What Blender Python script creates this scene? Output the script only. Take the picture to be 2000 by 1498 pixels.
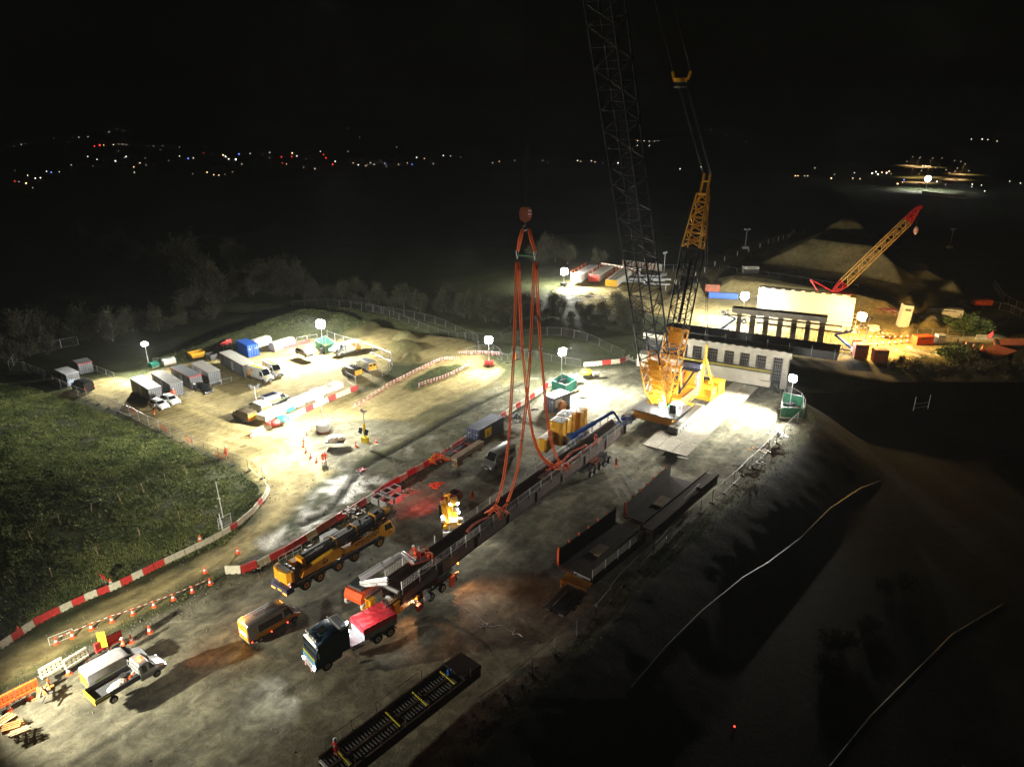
import bpy, math, random
import numpy as np
from mathutils import Vector as V, Matrix
for o in list(bpy.data.objects): bpy.data.objects.remove(o)
SC = bpy.context.scene
COL = SC.collection
rnd = random.Random(7)
# ------------------------------------------------------------ camera
CAMH, PITCH, FPX = 47.0, 20.5, 1387.0
cam = bpy.data.cameras.new('camera'); camo = bpy.data.objects.new('camera', cam); COL.objects.link(camo)
cam.sensor_width = 36.0; cam.lens = FPX/2000*36; cam.clip_start = 0.5; cam.clip_end = 20000
camo.location = (0, 0, CAMH); camo.rotation_euler = (math.radians(90-PITCH), 0, 0)
SC.camera = camo
SC.view_settings.view_transform = 'Standard'; SC.view_settings.look = 'None'
SC.view_settings.exposure = 0.0; SC.view_settings.gamma = 1.0
SC.render.engine = 'CYCLES'
SC.cycles.use_denoising = True
SC.cycles.max_bounces = 5; SC.cycles.diffuse_bounces = 3; SC.cycles.glossy_bounces = 2
SC.cycles.transmission_bounces = 2; SC.cycles.volume_bounces = 0; SC.cycles.transparent_max_bounces = 6
SC.cycles.sample_clamp_indirect = 4.0
SC.cycles.use_light_tree = True
SC.cycles.caustics_reflective = False; SC.cycles.caustics_refractive = False
# ------------------------------------------------------------ night sky
w = bpy.data.worlds.new('World'); SC.world = w; w.use_nodes = True
nt = w.node_tree
sky = nt.nodes.new('ShaderNodeTexSky'); sky.sky_type = 'NISHITA'; sky.sun_disc = False
sky.sun_elevation = math.radians(2.0); sky.sun_rotation = math.radians(200)
sky.dust_density = 4.0
nt.links.new(sky.outputs[0], nt.nodes['Background'].inputs[0])
nt.nodes['Background'].inputs[1].default_value = 0.0016
sl = bpy.data.lights.new('moon_light', 'SUN'); sl.energy = 0.004; sl.angle = math.radians(3); sl.color = (0.9, 0.95, 1.0)
so = bpy.data.objects.new('moon_light', sl); COL.objects.link(so); so.rotation_euler = (math.radians(40), 0, math.radians(200))
LP = 3.1   # overall lamp power factor
# ------------------------------------------------------------ pixel <-> world
_a = math.radians(PITCH); _ca, _sa = math.cos(_a), math.sin(_a)
def P(px, py, z=0.0):
    dx = (px-1000)/FPX; dy = -(py-749)/FPX
    v = (dx, _ca+dy*_sa, -_sa+dy*_ca); t = (z-CAMH)/v[2]
    return V((v[0]*t, v[1]*t, z))
def PX(p):
    x, y, z = p; z -= CAMH
    d = y*_ca-z*_sa; u = y*_sa+z*_ca
    return (1000+FPX*x/d, 749-FPX*u/d)
def ZAT(b, py):           # height of the point above world point b that shows at picture row py
    t = -(py-749)/FPX     # u = t d -> y sa + z ca = t (y ca - z sa)
    return CAMH + b[1]*(t*_ca-_sa)/(_ca+t*_sa)
def head(a, b): return math.atan2(b[1]-a[1], b[0]-a[0])
def dist(a, b): return math.hypot(b[0]-a[0], b[1]-a[1])
def lerp(a, b, t): return a+(b-a)*t
# ------------------------------------------------------------ materials
M = {}
def _mat(key):
    m = bpy.data.materials.new(key); m.use_nodes = True; M[key] = m
    return m, m.node_tree.nodes, m.node_tree.links, m.node_tree.nodes['Principled BSDF']
def mat(key, col, rough=0.6, metal=0.0, var=0.25, scale=1.5, bump=0.0, dirt=0.0, spec=0.4):
    m, N, L, B = _mat(key)
    B.inputs['Roughness'].default_value = rough; B.inputs['Metallic'].default_value = metal
    B.inputs['Specular IOR Level'].default_value = spec
    tc = N.new('ShaderNodeTexCoord'); no = N.new('ShaderNodeTexNoise'); no.inputs['Scale'].default_value = scale
    no.inputs['Detail'].default_value = 6; no.inputs['Roughness'].default_value = 0.65
    L.new(tc.outputs['Object'], no.inputs['Vector'])
    mr = N.new('ShaderNodeMapRange'); mr.inputs[1].default_value = 0.3; mr.inputs[2].default_value = 0.7
    mr.inputs[3].default_value = 1-var; mr.inputs[4].default_value = 1+var*0.6
    L.new(no.outputs['Fac'], mr.inputs[0])
    mx = N.new('ShaderNodeMix'); mx.data_type = 'RGBA'; mx.blend_type = 'MULTIPLY'; mx.inputs[0].default_value = 1
    mx.inputs[6].default_value = (*col, 1); L.new(mr.outputs[0], mx.inputs[7])
    out = mx.outputs[2]
    if dirt > 0:
        n2 = N.new('ShaderNodeTexNoise'); n2.inputs['Scale'].default_value = scale*2.3; n2.inputs['Detail'].default_value = 8
        L.new(tc.outputs['Object'], n2.inputs['Vector'])
        m2 = N.new('ShaderNodeMapRange'); m2.inputs[1].default_value = 0.5; m2.inputs[2].default_value = 0.68
        m2.inputs[3].default_value = 0; m2.inputs[4].default_value = dirt; L.new(n2.outputs['Fac'], m2.inputs[0])
        x2 = N.new('ShaderNodeMix'); x2.data_type = 'RGBA'; L.new(m2.outputs[0], x2.inputs[0])
        L.new(out, x2.inputs[6]); x2.inputs[7].default_value = (0.12, 0.095, 0.065, 1); out = x2.outputs[2]
    L.new(out, B.inputs['Base Color'])
    if bump > 0:
        bp = N.new('ShaderNodeBump'); bp.inputs['Strength'].default_value = bump; bp.inputs['Distance'].default_value = 0.05
        L.new(no.outputs['Fac'], bp.inputs['Height']); L.new(bp.outputs[0], B.inputs['Normal'])
    return m
def emat(key, col, s, nee=False):
    m, N, L, B = _mat(key)
    B.inputs['Base Color'].default_value = (*col, 1); B.inputs['Emission Color'].default_value = (*col, 1)
    B.inputs['Emission Strength'].default_value = s
    if not nee: m.cycles.emission_sampling = 'NONE'
    return m
def stripes(key, ca, cb, period, chevron=False, rough=0.5, axis='y'):
    m, N, L, B = _mat(key); B.inputs['Roughness'].default_value = rough
    tc = N.new('ShaderNodeTexCoord'); sp = N.new('ShaderNodeSeparateXYZ'); L.new(tc.outputs['Object'], sp.inputs[0])
    def mt(op, a, b=None):
        n = N.new('ShaderNodeMath'); n.operation = op
        for i, v in enumerate((a, b)):
            if v is None: continue
            if isinstance(v, (int, float)): n.inputs[i].default_value = v
            else: L.new(v, n.inputs[i])
        return n.outputs[0]
    s = sp.outputs[{'x': 0, 'y': 1}[axis]]
    if chevron: s = mt('ABSOLUTE', s)
    f = mt('ADD', s, sp.outputs[2]) if axis != 'x' or not chevron else s
    f = mt('FRACT', mt('MULTIPLY', mt('ADD', f, 50), 1/period)); g = mt('GREATER_THAN', f, 0.5)
    mx = N.new('ShaderNodeMix'); mx.data_type = 'RGBA'; L.new(g, mx.inputs[0])
    mx.inputs[6].default_value = (*ca, 1); mx.inputs[7].default_value = (*cb, 1); L.new(mx.outputs[2], B.inputs['Base Color'])
    return m
YEL = (0.78, 0.36, 0.015)
mat('white', (0.72, 0.73, 0.72), 0.35, var=0.08, dirt=0.15); mat('offwhite', (0.60, 0.58, 0.50), 0.7, var=0.2, dirt=0.35)
mat('silver', (0.42, 0.43, 0.44), 0.3, 0.5, var=0.08, dirt=0.1); mat('black', (0.012, 0.012, 0.013), 0.45, var=0.2)
mat('darkcar', (0.02, 0.02, 0.022), 0.25, 0.2, var=0.1, spec=0.6); mat('brownvan', (0.07, 0.055, 0.03), 0.35, 0.2, dirt=0.2)
mat('rubber', (0.018, 0.018, 0.018), 0.85, dirt=0.3); mat('glass', (0.012, 0.014, 0.016), 0.08, 0.0, var=0.05, spec=0.8)
mat('rim', (0.35, 0.35, 0.36), 0.35, 0.7); mat('yrim', (0.55, 0.27, 0.02), 0.5, dirt=0.3)
mat('grey', (0.13, 0.14, 0.155), 0.6, var=0.12, dirt=0.25); mat('lgrey', (0.40, 0.41, 0.42), 0.6, var=0.12, dirt=0.25)
mat('dgrey', (0.07, 0.075, 0.08), 0.6, var=0.2, dirt=0.2); mat('roofgrey', (0.27, 0.265, 0.24), 0.7, var=0.3, scale=3, dirt=0.3)
mat('blue', (0.015, 0.09, 0.42), 0.45, var=0.12, dirt=0.15); mat('navy', (0.045, 0.065, 0.15), 0.5, var=0.2, dirt=0.35)
mat('slate', (0.10, 0.13, 0.20), 0.5, var=0.2, dirt=0.3); mat('teal', (0.01, 0.19, 0.14), 0.6, var=0.2, dirt=0.15)
mat('green', (0.03, 0.17, 0.09), 0.6, var=0.2, dirt=0.2); mat('lorryblue', (0.02, 0.045, 0.075), 0.3, 0.3, var=0.1)
mat('cyanblue', (0.10, 0.33, 0.5), 0.4); mat('red', (0.55, 0.025, 0.022), 0.5, var=0.2, dirt=0.15)
mat('barred', (0.52, 0.035, 0.03), 0.55, var=0.3, dirt=0.35); mat('barwhite', (0.58, 0.56, 0.42), 0.6, var=0.25, dirt=0.35)
mat('tarp', (0.85, 0.045, 0.06), 0.5, var=0.15, scale=4, bump=0.6); mat('orange', (0.78, 0.10, 0.015), 0.6, var=0.2)
mat('hivis', (0.95, 0.11, 0.02), 0.7, var=0.25, scale=6); mat('sling', (0.95, 0.17, 0.05), 0.7, var=0.5, scale=14, bump=0.8, dirt=.25)
mat('hvyellow', (0.75, 0.62, 0.03), 0.5, var=0.15); mat('yellow', YEL, 0.45, var=0.15, dirt=0.12)
mat('cyellow', (0.78, 0.40, 0.02), 0.45, var=0.2, dirt=0.15); mat('latblack', (0.009, 0.012, 0.021), 0.5, 0.0, var=0.3, spec=0.18); mat('dullgalv', (0.16, 0.16, 0.155), 0.6, 0.2)
mat('steel', (0.30, 0.30, 0.30), 0.45, 0.8, var=0.2); mat('galv', (0.50, 0.51, 0.50), 0.4, 0.6, var=0.15)
mat('mat', (0.29, 0.27, 0.21), 0.75, var=0.25, scale=0.8, dirt=0.35, bump=0.2); mat('cormat', (0.045, 0.028, 0.02), 0.8, var=0.5, scale=2, bump=0.3)
mat('corten', (0.080, 0.045, 0.030), 0.75, var=0.45, scale=1.3, bump=0.2); mat('concrete', (0.50, 0.48, 0.40), 0.85, var=0.18, scale=0.7, bump=0.15, dirt=0.1)
mat('dconcrete', (0.42, 0.38, 0.30), 0.9, var=0.3, scale=1, bump=0.2, dirt=0.2); mat('panel', (0.46, 0.44, 0.35), 0.8, var=0.08, scale=0.5)
mat('timber', (0.34, 0.25, 0.15), 0.8, var=0.35, scale=3, bump=0.3); mat('otimber', (0.34, 0.15, 0.045), 0.75, var=0.35, scale=4, bump=0.3)
mat('spoil', (0.17, 0.155, 0.12), 0.95, var=0.4, scale=0.6, bump=0.9); mat('splice', (0.14, 0.145, 0.15), 0.5, 0.3); mat('spoilbrown', (0.30, 0.21, 0.10), 0.95, var=0.45, scale=0.12, bump=0.6)
mat('spoilcap', (0.42, 0.38, 0.27), 0.95, var=0.3, scale=0.5, bump=0.4); mat('bag', (0.62, 0.60, 0.52), 0.85, var=0.2, scale=3, bump=0.5)
mat('redrust', (0.35, 0.10, 0.05), 0.7, var=0.3, dirt=0.3); mat('wire', (0.02, 0.02, 0.02), 0.6)
mat('meshwire', (0.10, 0.10, 0.10), 0.6, 0.3); mat('skin', (0.45, 0.25, 0.17), 0.6, var=0.1); mat('bark', (0.11, 0.095, 0.075), 0.9, var=0.4, scale=4, bump=0.5)
mat('twig', (0.05, 0.05, 0.028), 0.9, var=0.5, scale=0.35); mat('leaf', (0.06, 0.10, 0.025), 0.8, var=0.5, scale=0.5)
mat('lime', (0.35, 0.55, 0.03), 0.5); mat('tape', (0.75, 0.72, 0.68), 0.6); mat('solar', (0.02, 0.025, 0.05), 0.2, spec=0.8)
mat('cable', (0.55, 0.53, 0.52), 0.6); mat('mudcone', (0.5, 0.42, 0.25), 0.8); mat('housewall', (0.20, 0.17, 0.13), 0.9, scale=0.3)
mat('houseroof', (0.08, 0.06, 0.05), 0.9, scale=0.3); mat('letter', (0.02, 0.02, 0.03), 0.6, var=0.05); mat('rooflet', (0.10, 0.07, 0.06), 0.6, var=0.05)
mat('craneyellow', (0.55,0.33,0.08), 0.5); mat('pink', (0.62, 0.10, 0.22), 0.6); mat('ylw_rail', (0.75, 0.65, 0.04), 0.5)
stripes('chev', (0.80, 0.70, 0.03), (0.50, 0.03, 0.02), 0.30, True); stripes('chevdk', (0.75, 0.62, 0.05), (0.05, 0.04, 0.03), 0.36)
stripes('redwhite', (0.75, 0.74, 0.72), (0.6, 0.03, 0.03), 0.45); stripes('tapestripe', (0.8, 0.78, 0.74), (0.5, 0.08, 0.06), 0.5, True, axis='x')
emat('lampglow', (1.0, 0.99, 0.95), 200.0); emat('warmglow', (1.0, 0.62, 0.22), 90.0); emat('headlight', (0.92, 0.96, 1.0), 60.0)
emat('redlight', (1.0, 0.04, 0.02), 14.0); emat('beacon', (1.0, 0.25, 0.02), 10.0); emat('dimwhite', (1.0, 0.95, 0.85), 5.0)
emat('farwhite', (1.0, 0.88, 0.70), 4.5); emat('farwarm', (1.0, 0.60, 0.28), 4.0); emat('farred', (1.0, 0.05, 0.03), 4.0); emat('farblue', (0.15, 0.25, 1.0), 4.0)
emat('fardim', (1.0, 0.8, 0.55), 0.7); emat('greenled', (0.05, 1.0, 0.35), 4.0)
# ------------------------------------------------------------ mesh builder
class MB:
    def __init__(s, m='white'): s.v = []; s.f = []; s.i = []; s.ms = []; s.cur = 0; s.m(m)
    def m(s, k):
        if k not in s.ms: s.ms.append(k)
        s.cur = s.ms.index(k); return s
    def add(s, vs, fs):
        b = len(s.v); s.v += [tuple(p) for p in vs]
        for f in fs: s.f.append([b+q for q in f]); s.i.append(s.cur)
        return s
    def bx(s, x0, x1, y0, y1, z0, z1):
        return s.add([(x0,y0,z0),(x1,y0,z0),(x1,y1,z0),(x0,y1,z0),(x0,y0,z1),(x1,y0,z1),(x1,y1,z1),(x0,y1,z1)],
                     [(3,2,1,0),(4,5,6,7),(0,1,5,4),(1,2,6,5),(2,3,7,6),(3,0,4,7)])
    def cb(s, x0, x1, y0, y1, z0, z1, c=0.05):      # box with chamfered long edges (axis x)
        pr = [(y0+c,z0),(y1-c,z0),(y1,z0+c),(y1,z1-c),(y1-c,z1),(y0+c,z1),(y0,z1-c),(y0,z0+c)]
        return s.pry([(y, z) for y, z in pr], x0, x1, ax='x')
    def pry(s, pr, lo, hi, ax='y', lo2=None, hi2=None):    # prism: profile (a,b) extruded along ax
        n = len(pr); vs = []
        for k, t in enumerate((lo, hi)):
            for a, b in pr:
                vs.append({'y': (a, t, b), 'x': (t, a, b), 'z': (a, b, t)}[ax])
        fs = [tuple(range(n))[::-1], tuple(range(n, 2*n))]+[(q, (q+1) % n, n+(q+1) % n, n+q) for q in range(n)]
        return s.add(vs, fs)
    def beam(s, p, q, w=0.1, h=None):
        h = h or w; p = V(p); q = V(q); d = (q-p)
        if d.length < 1e-6: return s
        d.normalize(); u = V((0,0,1)) if abs(d.z) < 0.95 else V((1,0,0))
        a = d.cross(u).normalized(); b = a.cross(d).normalized(); a = a*w/2; b = b*h/2
        return s.add([p-a-b, p+a-b, p+a+b, p-a+b, q-a-b, q+a-b, q+a+b, q-a+b],
                     [(3,2,1,0),(4,5,6,7),(0,1,5,4),(1,2,6,5),(2,3,7,6),(3,0,4,7)])
    def tube(s, pts, r, n=6, cap=True):
        pts = [V(p) for p in pts]; k = len(pts); vs = []; fs = []
        for i, p in enumerate(pts):
            d = (pts[min(i+1, k-1)]-pts[max(i-1, 0)])
            if d.length < 1e-6: d = V((0,0,1))
            d.normalize(); u = V((0,0,1)) if abs(d.z) < 0.9 else V((1,0,0))
            a = d.cross(u).normalized(); b = a.cross(d).normalized(); rr = r[i] if isinstance(r, (list, tuple)) else r
            for j in range(n):
                t = 2*math.pi*j/n; vs.append(p+a*rr*math.cos(t)+b*rr*math.sin(t))
        for i in range(k-1):
            for j in range(n): fs.append((i*n+j, i*n+(j+1) % n, (i+1)*n+(j+1) % n, (i+1)*n+j))
        if cap: fs += [tuple(range(n))[::-1], tuple(range((k-1)*n, k*n))]
        return s.add(vs, fs)
    def cyl(s, p, q, r, n=14, r2=None): return s.tube([p, q], [r, r if r2 is None else r2], n)
    def lathe(s, prof, n=14, c=(0,0,0)):
        vs = []; fs = []; k = len(prof)
        for r, z in prof:
            for j in range(n):
                t = 2*math.pi*j/n; vs.append((c[0]+r*math.cos(t), c[1]+r*math.sin(t), c[2]+z))
        for i in range(k-1):
            for j in range(n): fs.append((i*n+j, i*n+(j+1) % n, (i+1)*n+(j+1) % n, (i+1)*n+j))
        fs += [tuple(range(n))[::-1], tuple(range((k-1)*n, k*n))]
        return s.add(vs, fs)
    def ball(s, c, r, n=10, k=6, sz=1.0, jit=0.0):
        pr = [(max(0.001, r*math.sin(math.pi*i/k)), -r*sz*math.cos(math.pi*i/k)) for i in range(k+1)]
        b = len(s.v); s.lathe(pr, n, c)
        if jit:
            for i in range(b, len(s.v)):
                q = V(s.v[i])-V(c); s.v[i] = tuple(V(c)+q*(1+rnd.uniform(-jit, jit)))
        return s
    def poly(s, pts): return s.add(pts, [tuple(range(len(pts)))])
    def slab(s, pts, z0, z1):       # prism from ground polygon
        return s.pry([(p[0], p[1]) for p in pts], z0, z1, ax='z')
    def plate(s, pts, n, t=0.012):       # thin raised plate over a planar polygon
        n = V(n).normalized()*t; k = len(pts); a = [V(p) for p in pts]
        return s.add(a+[p+n for p in a], [tuple(range(k))[::-1], tuple(range(k, 2*k))]+[(q, (q+1) % k, k+(q+1) % k, k+q) for q in range(k)])
    def build(s, name, parent=None, smooth=False, loc=None, rz=0):
        me = bpy.data.meshes.new(name); me.from_pydata(s.v, [], s.f)
        for k in s.ms: me.materials.append(M[k])
        me.polygons.foreach_set('material_index', s.i)
        if smooth:
            me.polygons.foreach_set('use_smooth', [True]*len(s.f))
            if smooth == 'auto':
                me.polygons.foreach_set('use_smooth', [True]*len(s.f)); me.set_sharp_from_angle(angle=math.radians(38))
        me.update(); o = bpy.data.objects.new(name, me); COL.objects.link(o)
        if parent: o.parent = parent
        if loc is not None: o.location = loc
        o.rotation_euler[2] = rz
        return o
def tag(o, label, cat, group=None, kind=None):
    if label: o['label'] = label
    if cat: o['category'] = cat
    if group: o['group'] = group
    if kind: o['kind'] = kind
    return o
def thing(name, label, cat, loc=(0,0,0), rz=0, group=None):
    o = bpy.data.objects.new(name, None); COL.objects.link(o); o.location = loc; o.rotation_euler = (0, 0, rz)
    o.empty_display_size = 0.3
    return tag(o, label, cat, group)
def dup(root, loc, rz=None, label=None, group=None, sc=None):
    def cp(o, par):
        c = o.copy(); COL.objects.link(c)
        if par: c.parent = par
        for ch in kids.get(o.name, ()): cp(ch, c)
        return c
    kids = {}
    for a in root.children:
        kids.setdefault(root.name, []).append(a)
        for b in a.children: kids.setdefault(a.name, []).append(b)
    r = cp(root, None); r.location = loc
    if rz is not None: r.rotation_euler = (0, 0, rz)
    if sc: r.scale = (sc,)*3
    if label: r['label'] = label
    if group: r['group'] = group
    return r
def text(name, s, size, parent, loc, xd, yd, mk='letter', ext=0.004, bold=0.0):
    c = bpy.data.curves.new(name, 'FONT'); c.body = s; c.size = size; c.align_x = 'CENTER'; c.align_y = 'CENTER'
    c.extrude = ext; c.offset = bold; c.materials.append(M[mk]); c.resolution_u = 2
    o_ = bpy.data.objects.new(name, c); COL.objects.link(o_); me = bpy.data.meshes.new_from_object(o_.evaluated_get(bpy.context.evaluated_depsgraph_get())); bpy.data.objects.remove(o_)
    o = bpy.data.objects.new(name, me); COL.objects.link(o); o.parent = parent
    x = V(xd).normalized(); y = V(yd).normalized(); z = x.cross(y)
    m = Matrix((x, y, z)).transposed().to_4x4(); m.translation = V(loc); o.matrix_local = m
    return o
ORD = ['first','second','third','fourth','fifth','sixth','seventh','eighth','ninth','tenth','eleventh','twelfth','thirteenth','fourteenth',
       'fifteenth','sixteenth','seventeenth','eighteenth','nineteenth','twentieth']
TENS = {2:'twenty',3:'thirty',4:'forty',5:'fifty',6:'sixty',7:'seventy',8:'eighty',9:'ninety'}
def nth(i):
    if i < 20: return ORD[i]
    t, u = divmod(i+1, 10)
    return (TENS[t][:-1]+'ieth') if u == 0 else TENS[t]+'-'+ORD[u-1]
def lamp(kind, name, parent, loc, power, col, r=0.3, aim=None, cone=150, blend=0.6):
    l = bpy.data.lights.new(name, kind); l.energy = power*LP; l.color = col; l.shadow_soft_size = r
    if kind == 'SPOT': l.spot_size = math.radians(cone); l.spot_blend = blend
    o = bpy.data.objects.new(name, l); COL.objects.link(o); o.parent = parent; o.location = loc
    if aim is not None:
        o.rotation_euler = V(aim).to_track_quat('-Z', 'Y').to_euler()
    return o
def path_pts(px, z=0.0): return [P(a, b, z) for a, b in px]
def resample(pts, step):
    out = [pts[0].copy()]; hd = []; i = 0; cur = pts[0].copy(); k = 1
    need = step
    while k < len(pts):
        d = dist(cur, pts[k])
        if d >= need:
            nx = cur.lerp(pts[k], need/d); out.append(nx.copy()); cur = nx; need = step
        else: need -= d; cur = pts[k].copy(); k += 1
    return out
# ============================================================ ground
def vnoise(x, y, sc, seed, octv=4):
    r = np.random.RandomState(seed); T = r.rand(256, 256); out = np.zeros_like(x, dtype=float); a = 1.0; s = 0
    X = x/sc; Y = y/sc
    for o in range(octv):
        xi = np.floor(X).astype(int); yi = np.floor(Y).astype(int); fx = X-xi; fy = Y-yi
        fx = fx*fx*(3-2*fx); fy = fy*fy*(3-2*fy)
        g = lambda i, j: T[i % 256, j % 256]
        v = (g(xi,yi)*(1-fx)+g(xi+1,yi)*fx)*(1-fy)+(g(xi,yi+1)*(1-fx)+g(xi+1,yi+1)*fx)*fy
        out += a*(v-0.5)*2; s += a; a *= 0.5; X = X*2.03+17.3; Y = Y*2.03+5.1
    return out/s
def sdist(x, y, poly):     # signed distance, positive inside
    poly = [(p[0], p[1]) for p in poly]; n = len(poly); d = np.full(x.shape, 1e9); ins = np.zeros(x.shape, bool)
    for i in range(n):
        ax, ay = poly[i]; bx, by = poly[(i+1) % n]; ex, ey = bx-ax, by-ay
        t = np.clip(((x-ax)*ex+(y-ay)*ey)/(ex*ex+ey*ey+1e-9), 0, 1)
        d = np.minimum(d, np.hypot(x-ax-t*ex, y-ay-t*ey))
        c = ((ay > y) != (by > y)) & (x < (bx-ax)*(y-ay)/((by-ay) if by != ay else 1e-9)+ax); ins ^= c
    return np.where(ins, d, -d)
def sst(v, a, b): t = np.clip((v-a)/(b-a), 0, 1); return t*t*(3-2*t)
R_YARD = path_pts([(-500,1560),(-200,1400),(0,1345),(110,1285),(200,1235),(330,1178),(440,1118),(510,1105),(640,1032),(760,952),(870,888),(1000,806),(1080,748),
    (1140,716),(1250,705),(1330,702),(1420,722),(1510,748),(1568,790),(1580,822),(1500,905),(1400,985),(1300,1065),(1180,1195),(1060,1305),(960,1385),(850,1520),(700,1800),(-300,1900)])
R_ROAD = path_pts([(-300,1420),(-100,1315),(0,1272),(100,1222),(234,1152),(330,1105),(430,1060),(490,1012),(525,962),(515,930),(450,892),(330,838),(250,800),(170,765),(120,762),(150,738),
    (215,728),(262,735),(300,715),(420,686),(500,668),(560,662),(640,655),(700,662),(765,690),(742,735),(700,748),(690,765),(760,735),(830,705),(880,688),(905,690),(960,700),(985,715),(960,735),
    (900,762),(840,790),(740,838),(715,865),(700,890),(660,905),(610,930),(590,960),(560,1000),(520,1040),(470,1080),(420,1105),(340,1140),(240,1190),(130,1240),(30,1300),(-60,1345),(-260,1450)])
R_ISL = path_pts([(640,905),(598,880),(592,850),(615,825),(650,815),(720,808),(790,812),(840,822),(800,845),(715,880),(680,905)])
R_PALE = path_pts([(520,1035),(600,985),(640,935),(690,908),(722,925),(690,960),(640,990),(560,1030),(520,1050)])
R_STRIP = path_pts([(790,752),(800,735),(850,712),(905,706),(920,712),(900,722),(850,742),(810,756)])
R_BANK = path_pts([(255,728),(275,705),(380,660),(470,630),(560,600),(640,590),(720,600),(760,610),(700,640),(600,660),(480,672),(380,695),(300,712)])
R_NEST = path_pts([(660,650),(740,625),(860,640),(930,665),(940,690),(880,700),(780,700),(720,672)])
R_FAR = path_pts([(1090,565),(1130,535),(1220,522),(1330,520),(1400,520),(1490,492),(1560,462),(1700,452),(1790,500),(1800,545),(1820,580),(1860,620),(1880,650),(1960,655),(2120,640),(2160,690),
    (1990,705),(1880,690),(1760,700),(1650,695),(1560,690),(1400,660),(1340,650),(1310,610),(1240,600),(1180,590),(1120,575)])
R_FGRASS = path_pts([(1740,700),(1770,680),(1860,672),(1930,690),(1915,720),(1820,725),(1750,720)])
R_HAUL = path_pts([(1330,600),(1340,520),(1430,480),(1560,445),(1800,420),(1800,440),(1580,470),(1480,505),(1400,540),(1380,600)])
R_RAIL = path_pts([(-400,520),(300,575),(600,592),(900,628),(1250,668),(1330,640),(1560,705),(1750,735),(2200,800),(2600,900),(2600,960),(2100,850),(1700,790),(1560,770),(1330,720),(1200,690),(900,655),(600,612),(300,600),(-400,550)])
MS_Y = np.exp(np.arange(math.log(22), math.log(335), 0.0062)); MS_X = np.arange(-150, 262, 0.62)
GX, GY = np.meshgrid(MS_X, MS_Y)
n1 = vnoise(GX, GY, 6, 1); n2 = vnoise(GX, GY, 1.6, 2); n3 = vnoise(GX, GY, 25, 3)
w = n1*1.6+n2*0.8
def mk(poly, soft=1.2, warp=1.0): return sst(sdist(GX, GY, poly)+w*warp, -soft, soft)
yard_sd = sdist(GX, GY, R_YARD)
m_yard = sst(yard_sd+w*0.7, -1, 1); m_road = mk(R_ROAD); m_isl = mk(R_ISL, 1, 0.4); m_pale = sst(sdist(GX, GY, R_PALE)+n2*3.2+n1*2, -1.2, 1.2)
m_far = mk(R_FAR, 2, 1.5); m_fg = mk(R_FGRASS, 2, 1.5); m_haul = mk(R_HAUL, 2, 1); m_strip = mk(R_STRIP, 0.8, 0.6); m_bank = mk(R_BANK, 2, 1.2); m_nest = mk(R_NEST, 2, 1)
# verge between haul road and yard: part grass part mud
R_VERGE = path_pts([(440,1112),(500,1075),(560,1035),(620,990),(700,920),(760,868),(880,810),(960,755),(1040,725),(1140,712),(1075,750),(1000,800),(870,884),(760,948),(640,1028),(510,1100)])
m_verge = mk(R_VERGE, 1.5, 1)
tan = np.clip(m_road+m_far*0.9+m_haul*0.5+m_nest*0.8, 0, 1)*(1-m_isl*0.75)*(1-m_fg)
m_gp = mk(path_pts([(1205,880),(1240,862),(1325,888),(1290,925),(1230,925)]), .8, 1.4); grey = np.maximum(m_yard, m_isl*0.85); grey = np.maximum(grey, m_verge*(0.75+.3*n1)*(1-m_yard))
tan = tan*(1-m_yard); pale_patch = m_pale*(1-m_yard)*0.9
R_TRACK = path_pts([(740,875),(870,815),(960,762),(1040,730),(1000,722),(930,742),(850,780),(750,838)]); m_trk = mk(R_TRACK, 2, 1.4)
tan = np.maximum(tan, m_trk*0.30*(1-m_yard))
pale_patch = np.maximum(pale_patch, sst(vnoise(GX, GY, 1.6, 9), 0.2, 0.5)*m_verge*0.35*(1-m_yard))
tan = np.maximum(tan, m_far*.95); grass = np.clip(1-tan-grey, 0, 1); grass = np.maximum(grass, np.maximum(m_strip, m_bank)); tan = tan*(1-np.maximum(m_strip, m_bank)); grey = grey*(1-m_strip)
# heights
HZ = 0.03*n2+0.05*n1*(1-m_yard)
HZ += grass*(0.10*n2+0.14*n1)*sst(yard_sd+9+60*((GX < lerp(-14, 50, np.clip((GY-38)/85, 0, 1))) | (GY > 128)), 0, 9)
bk = sdist(GX, GY, path_pts([(-600,1300),(-600,760),(10,735),(120,760),(250,815),(400,880),(480,925),(505,965),(440,1035),(300,1095),(120,1180),(0,1230)]))
HZ += np.clip(bk-1.0, 0, 16)*0.10
HZ += m_strip*0.5+m_bank*np.clip(sdist(GX, GY, R_BANK), 0, 8)*0.28
drop = sst(-yard_sd, 0.6, 15.0)*((GX > lerp(-14, 50, np.clip((GY-38)/85, 0, 1))) & (GY < 128))*7.0
# keep the drop only on the outer right side
HZ -= drop
rail = sst(sdist(GX, GY, R_RAIL), 0, 5); HZ -= rail*2.2*(1-m_yard)
HZ += m_verge*(0.10*n2+0.1*n1); HZ -= m_pale*0.12
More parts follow.
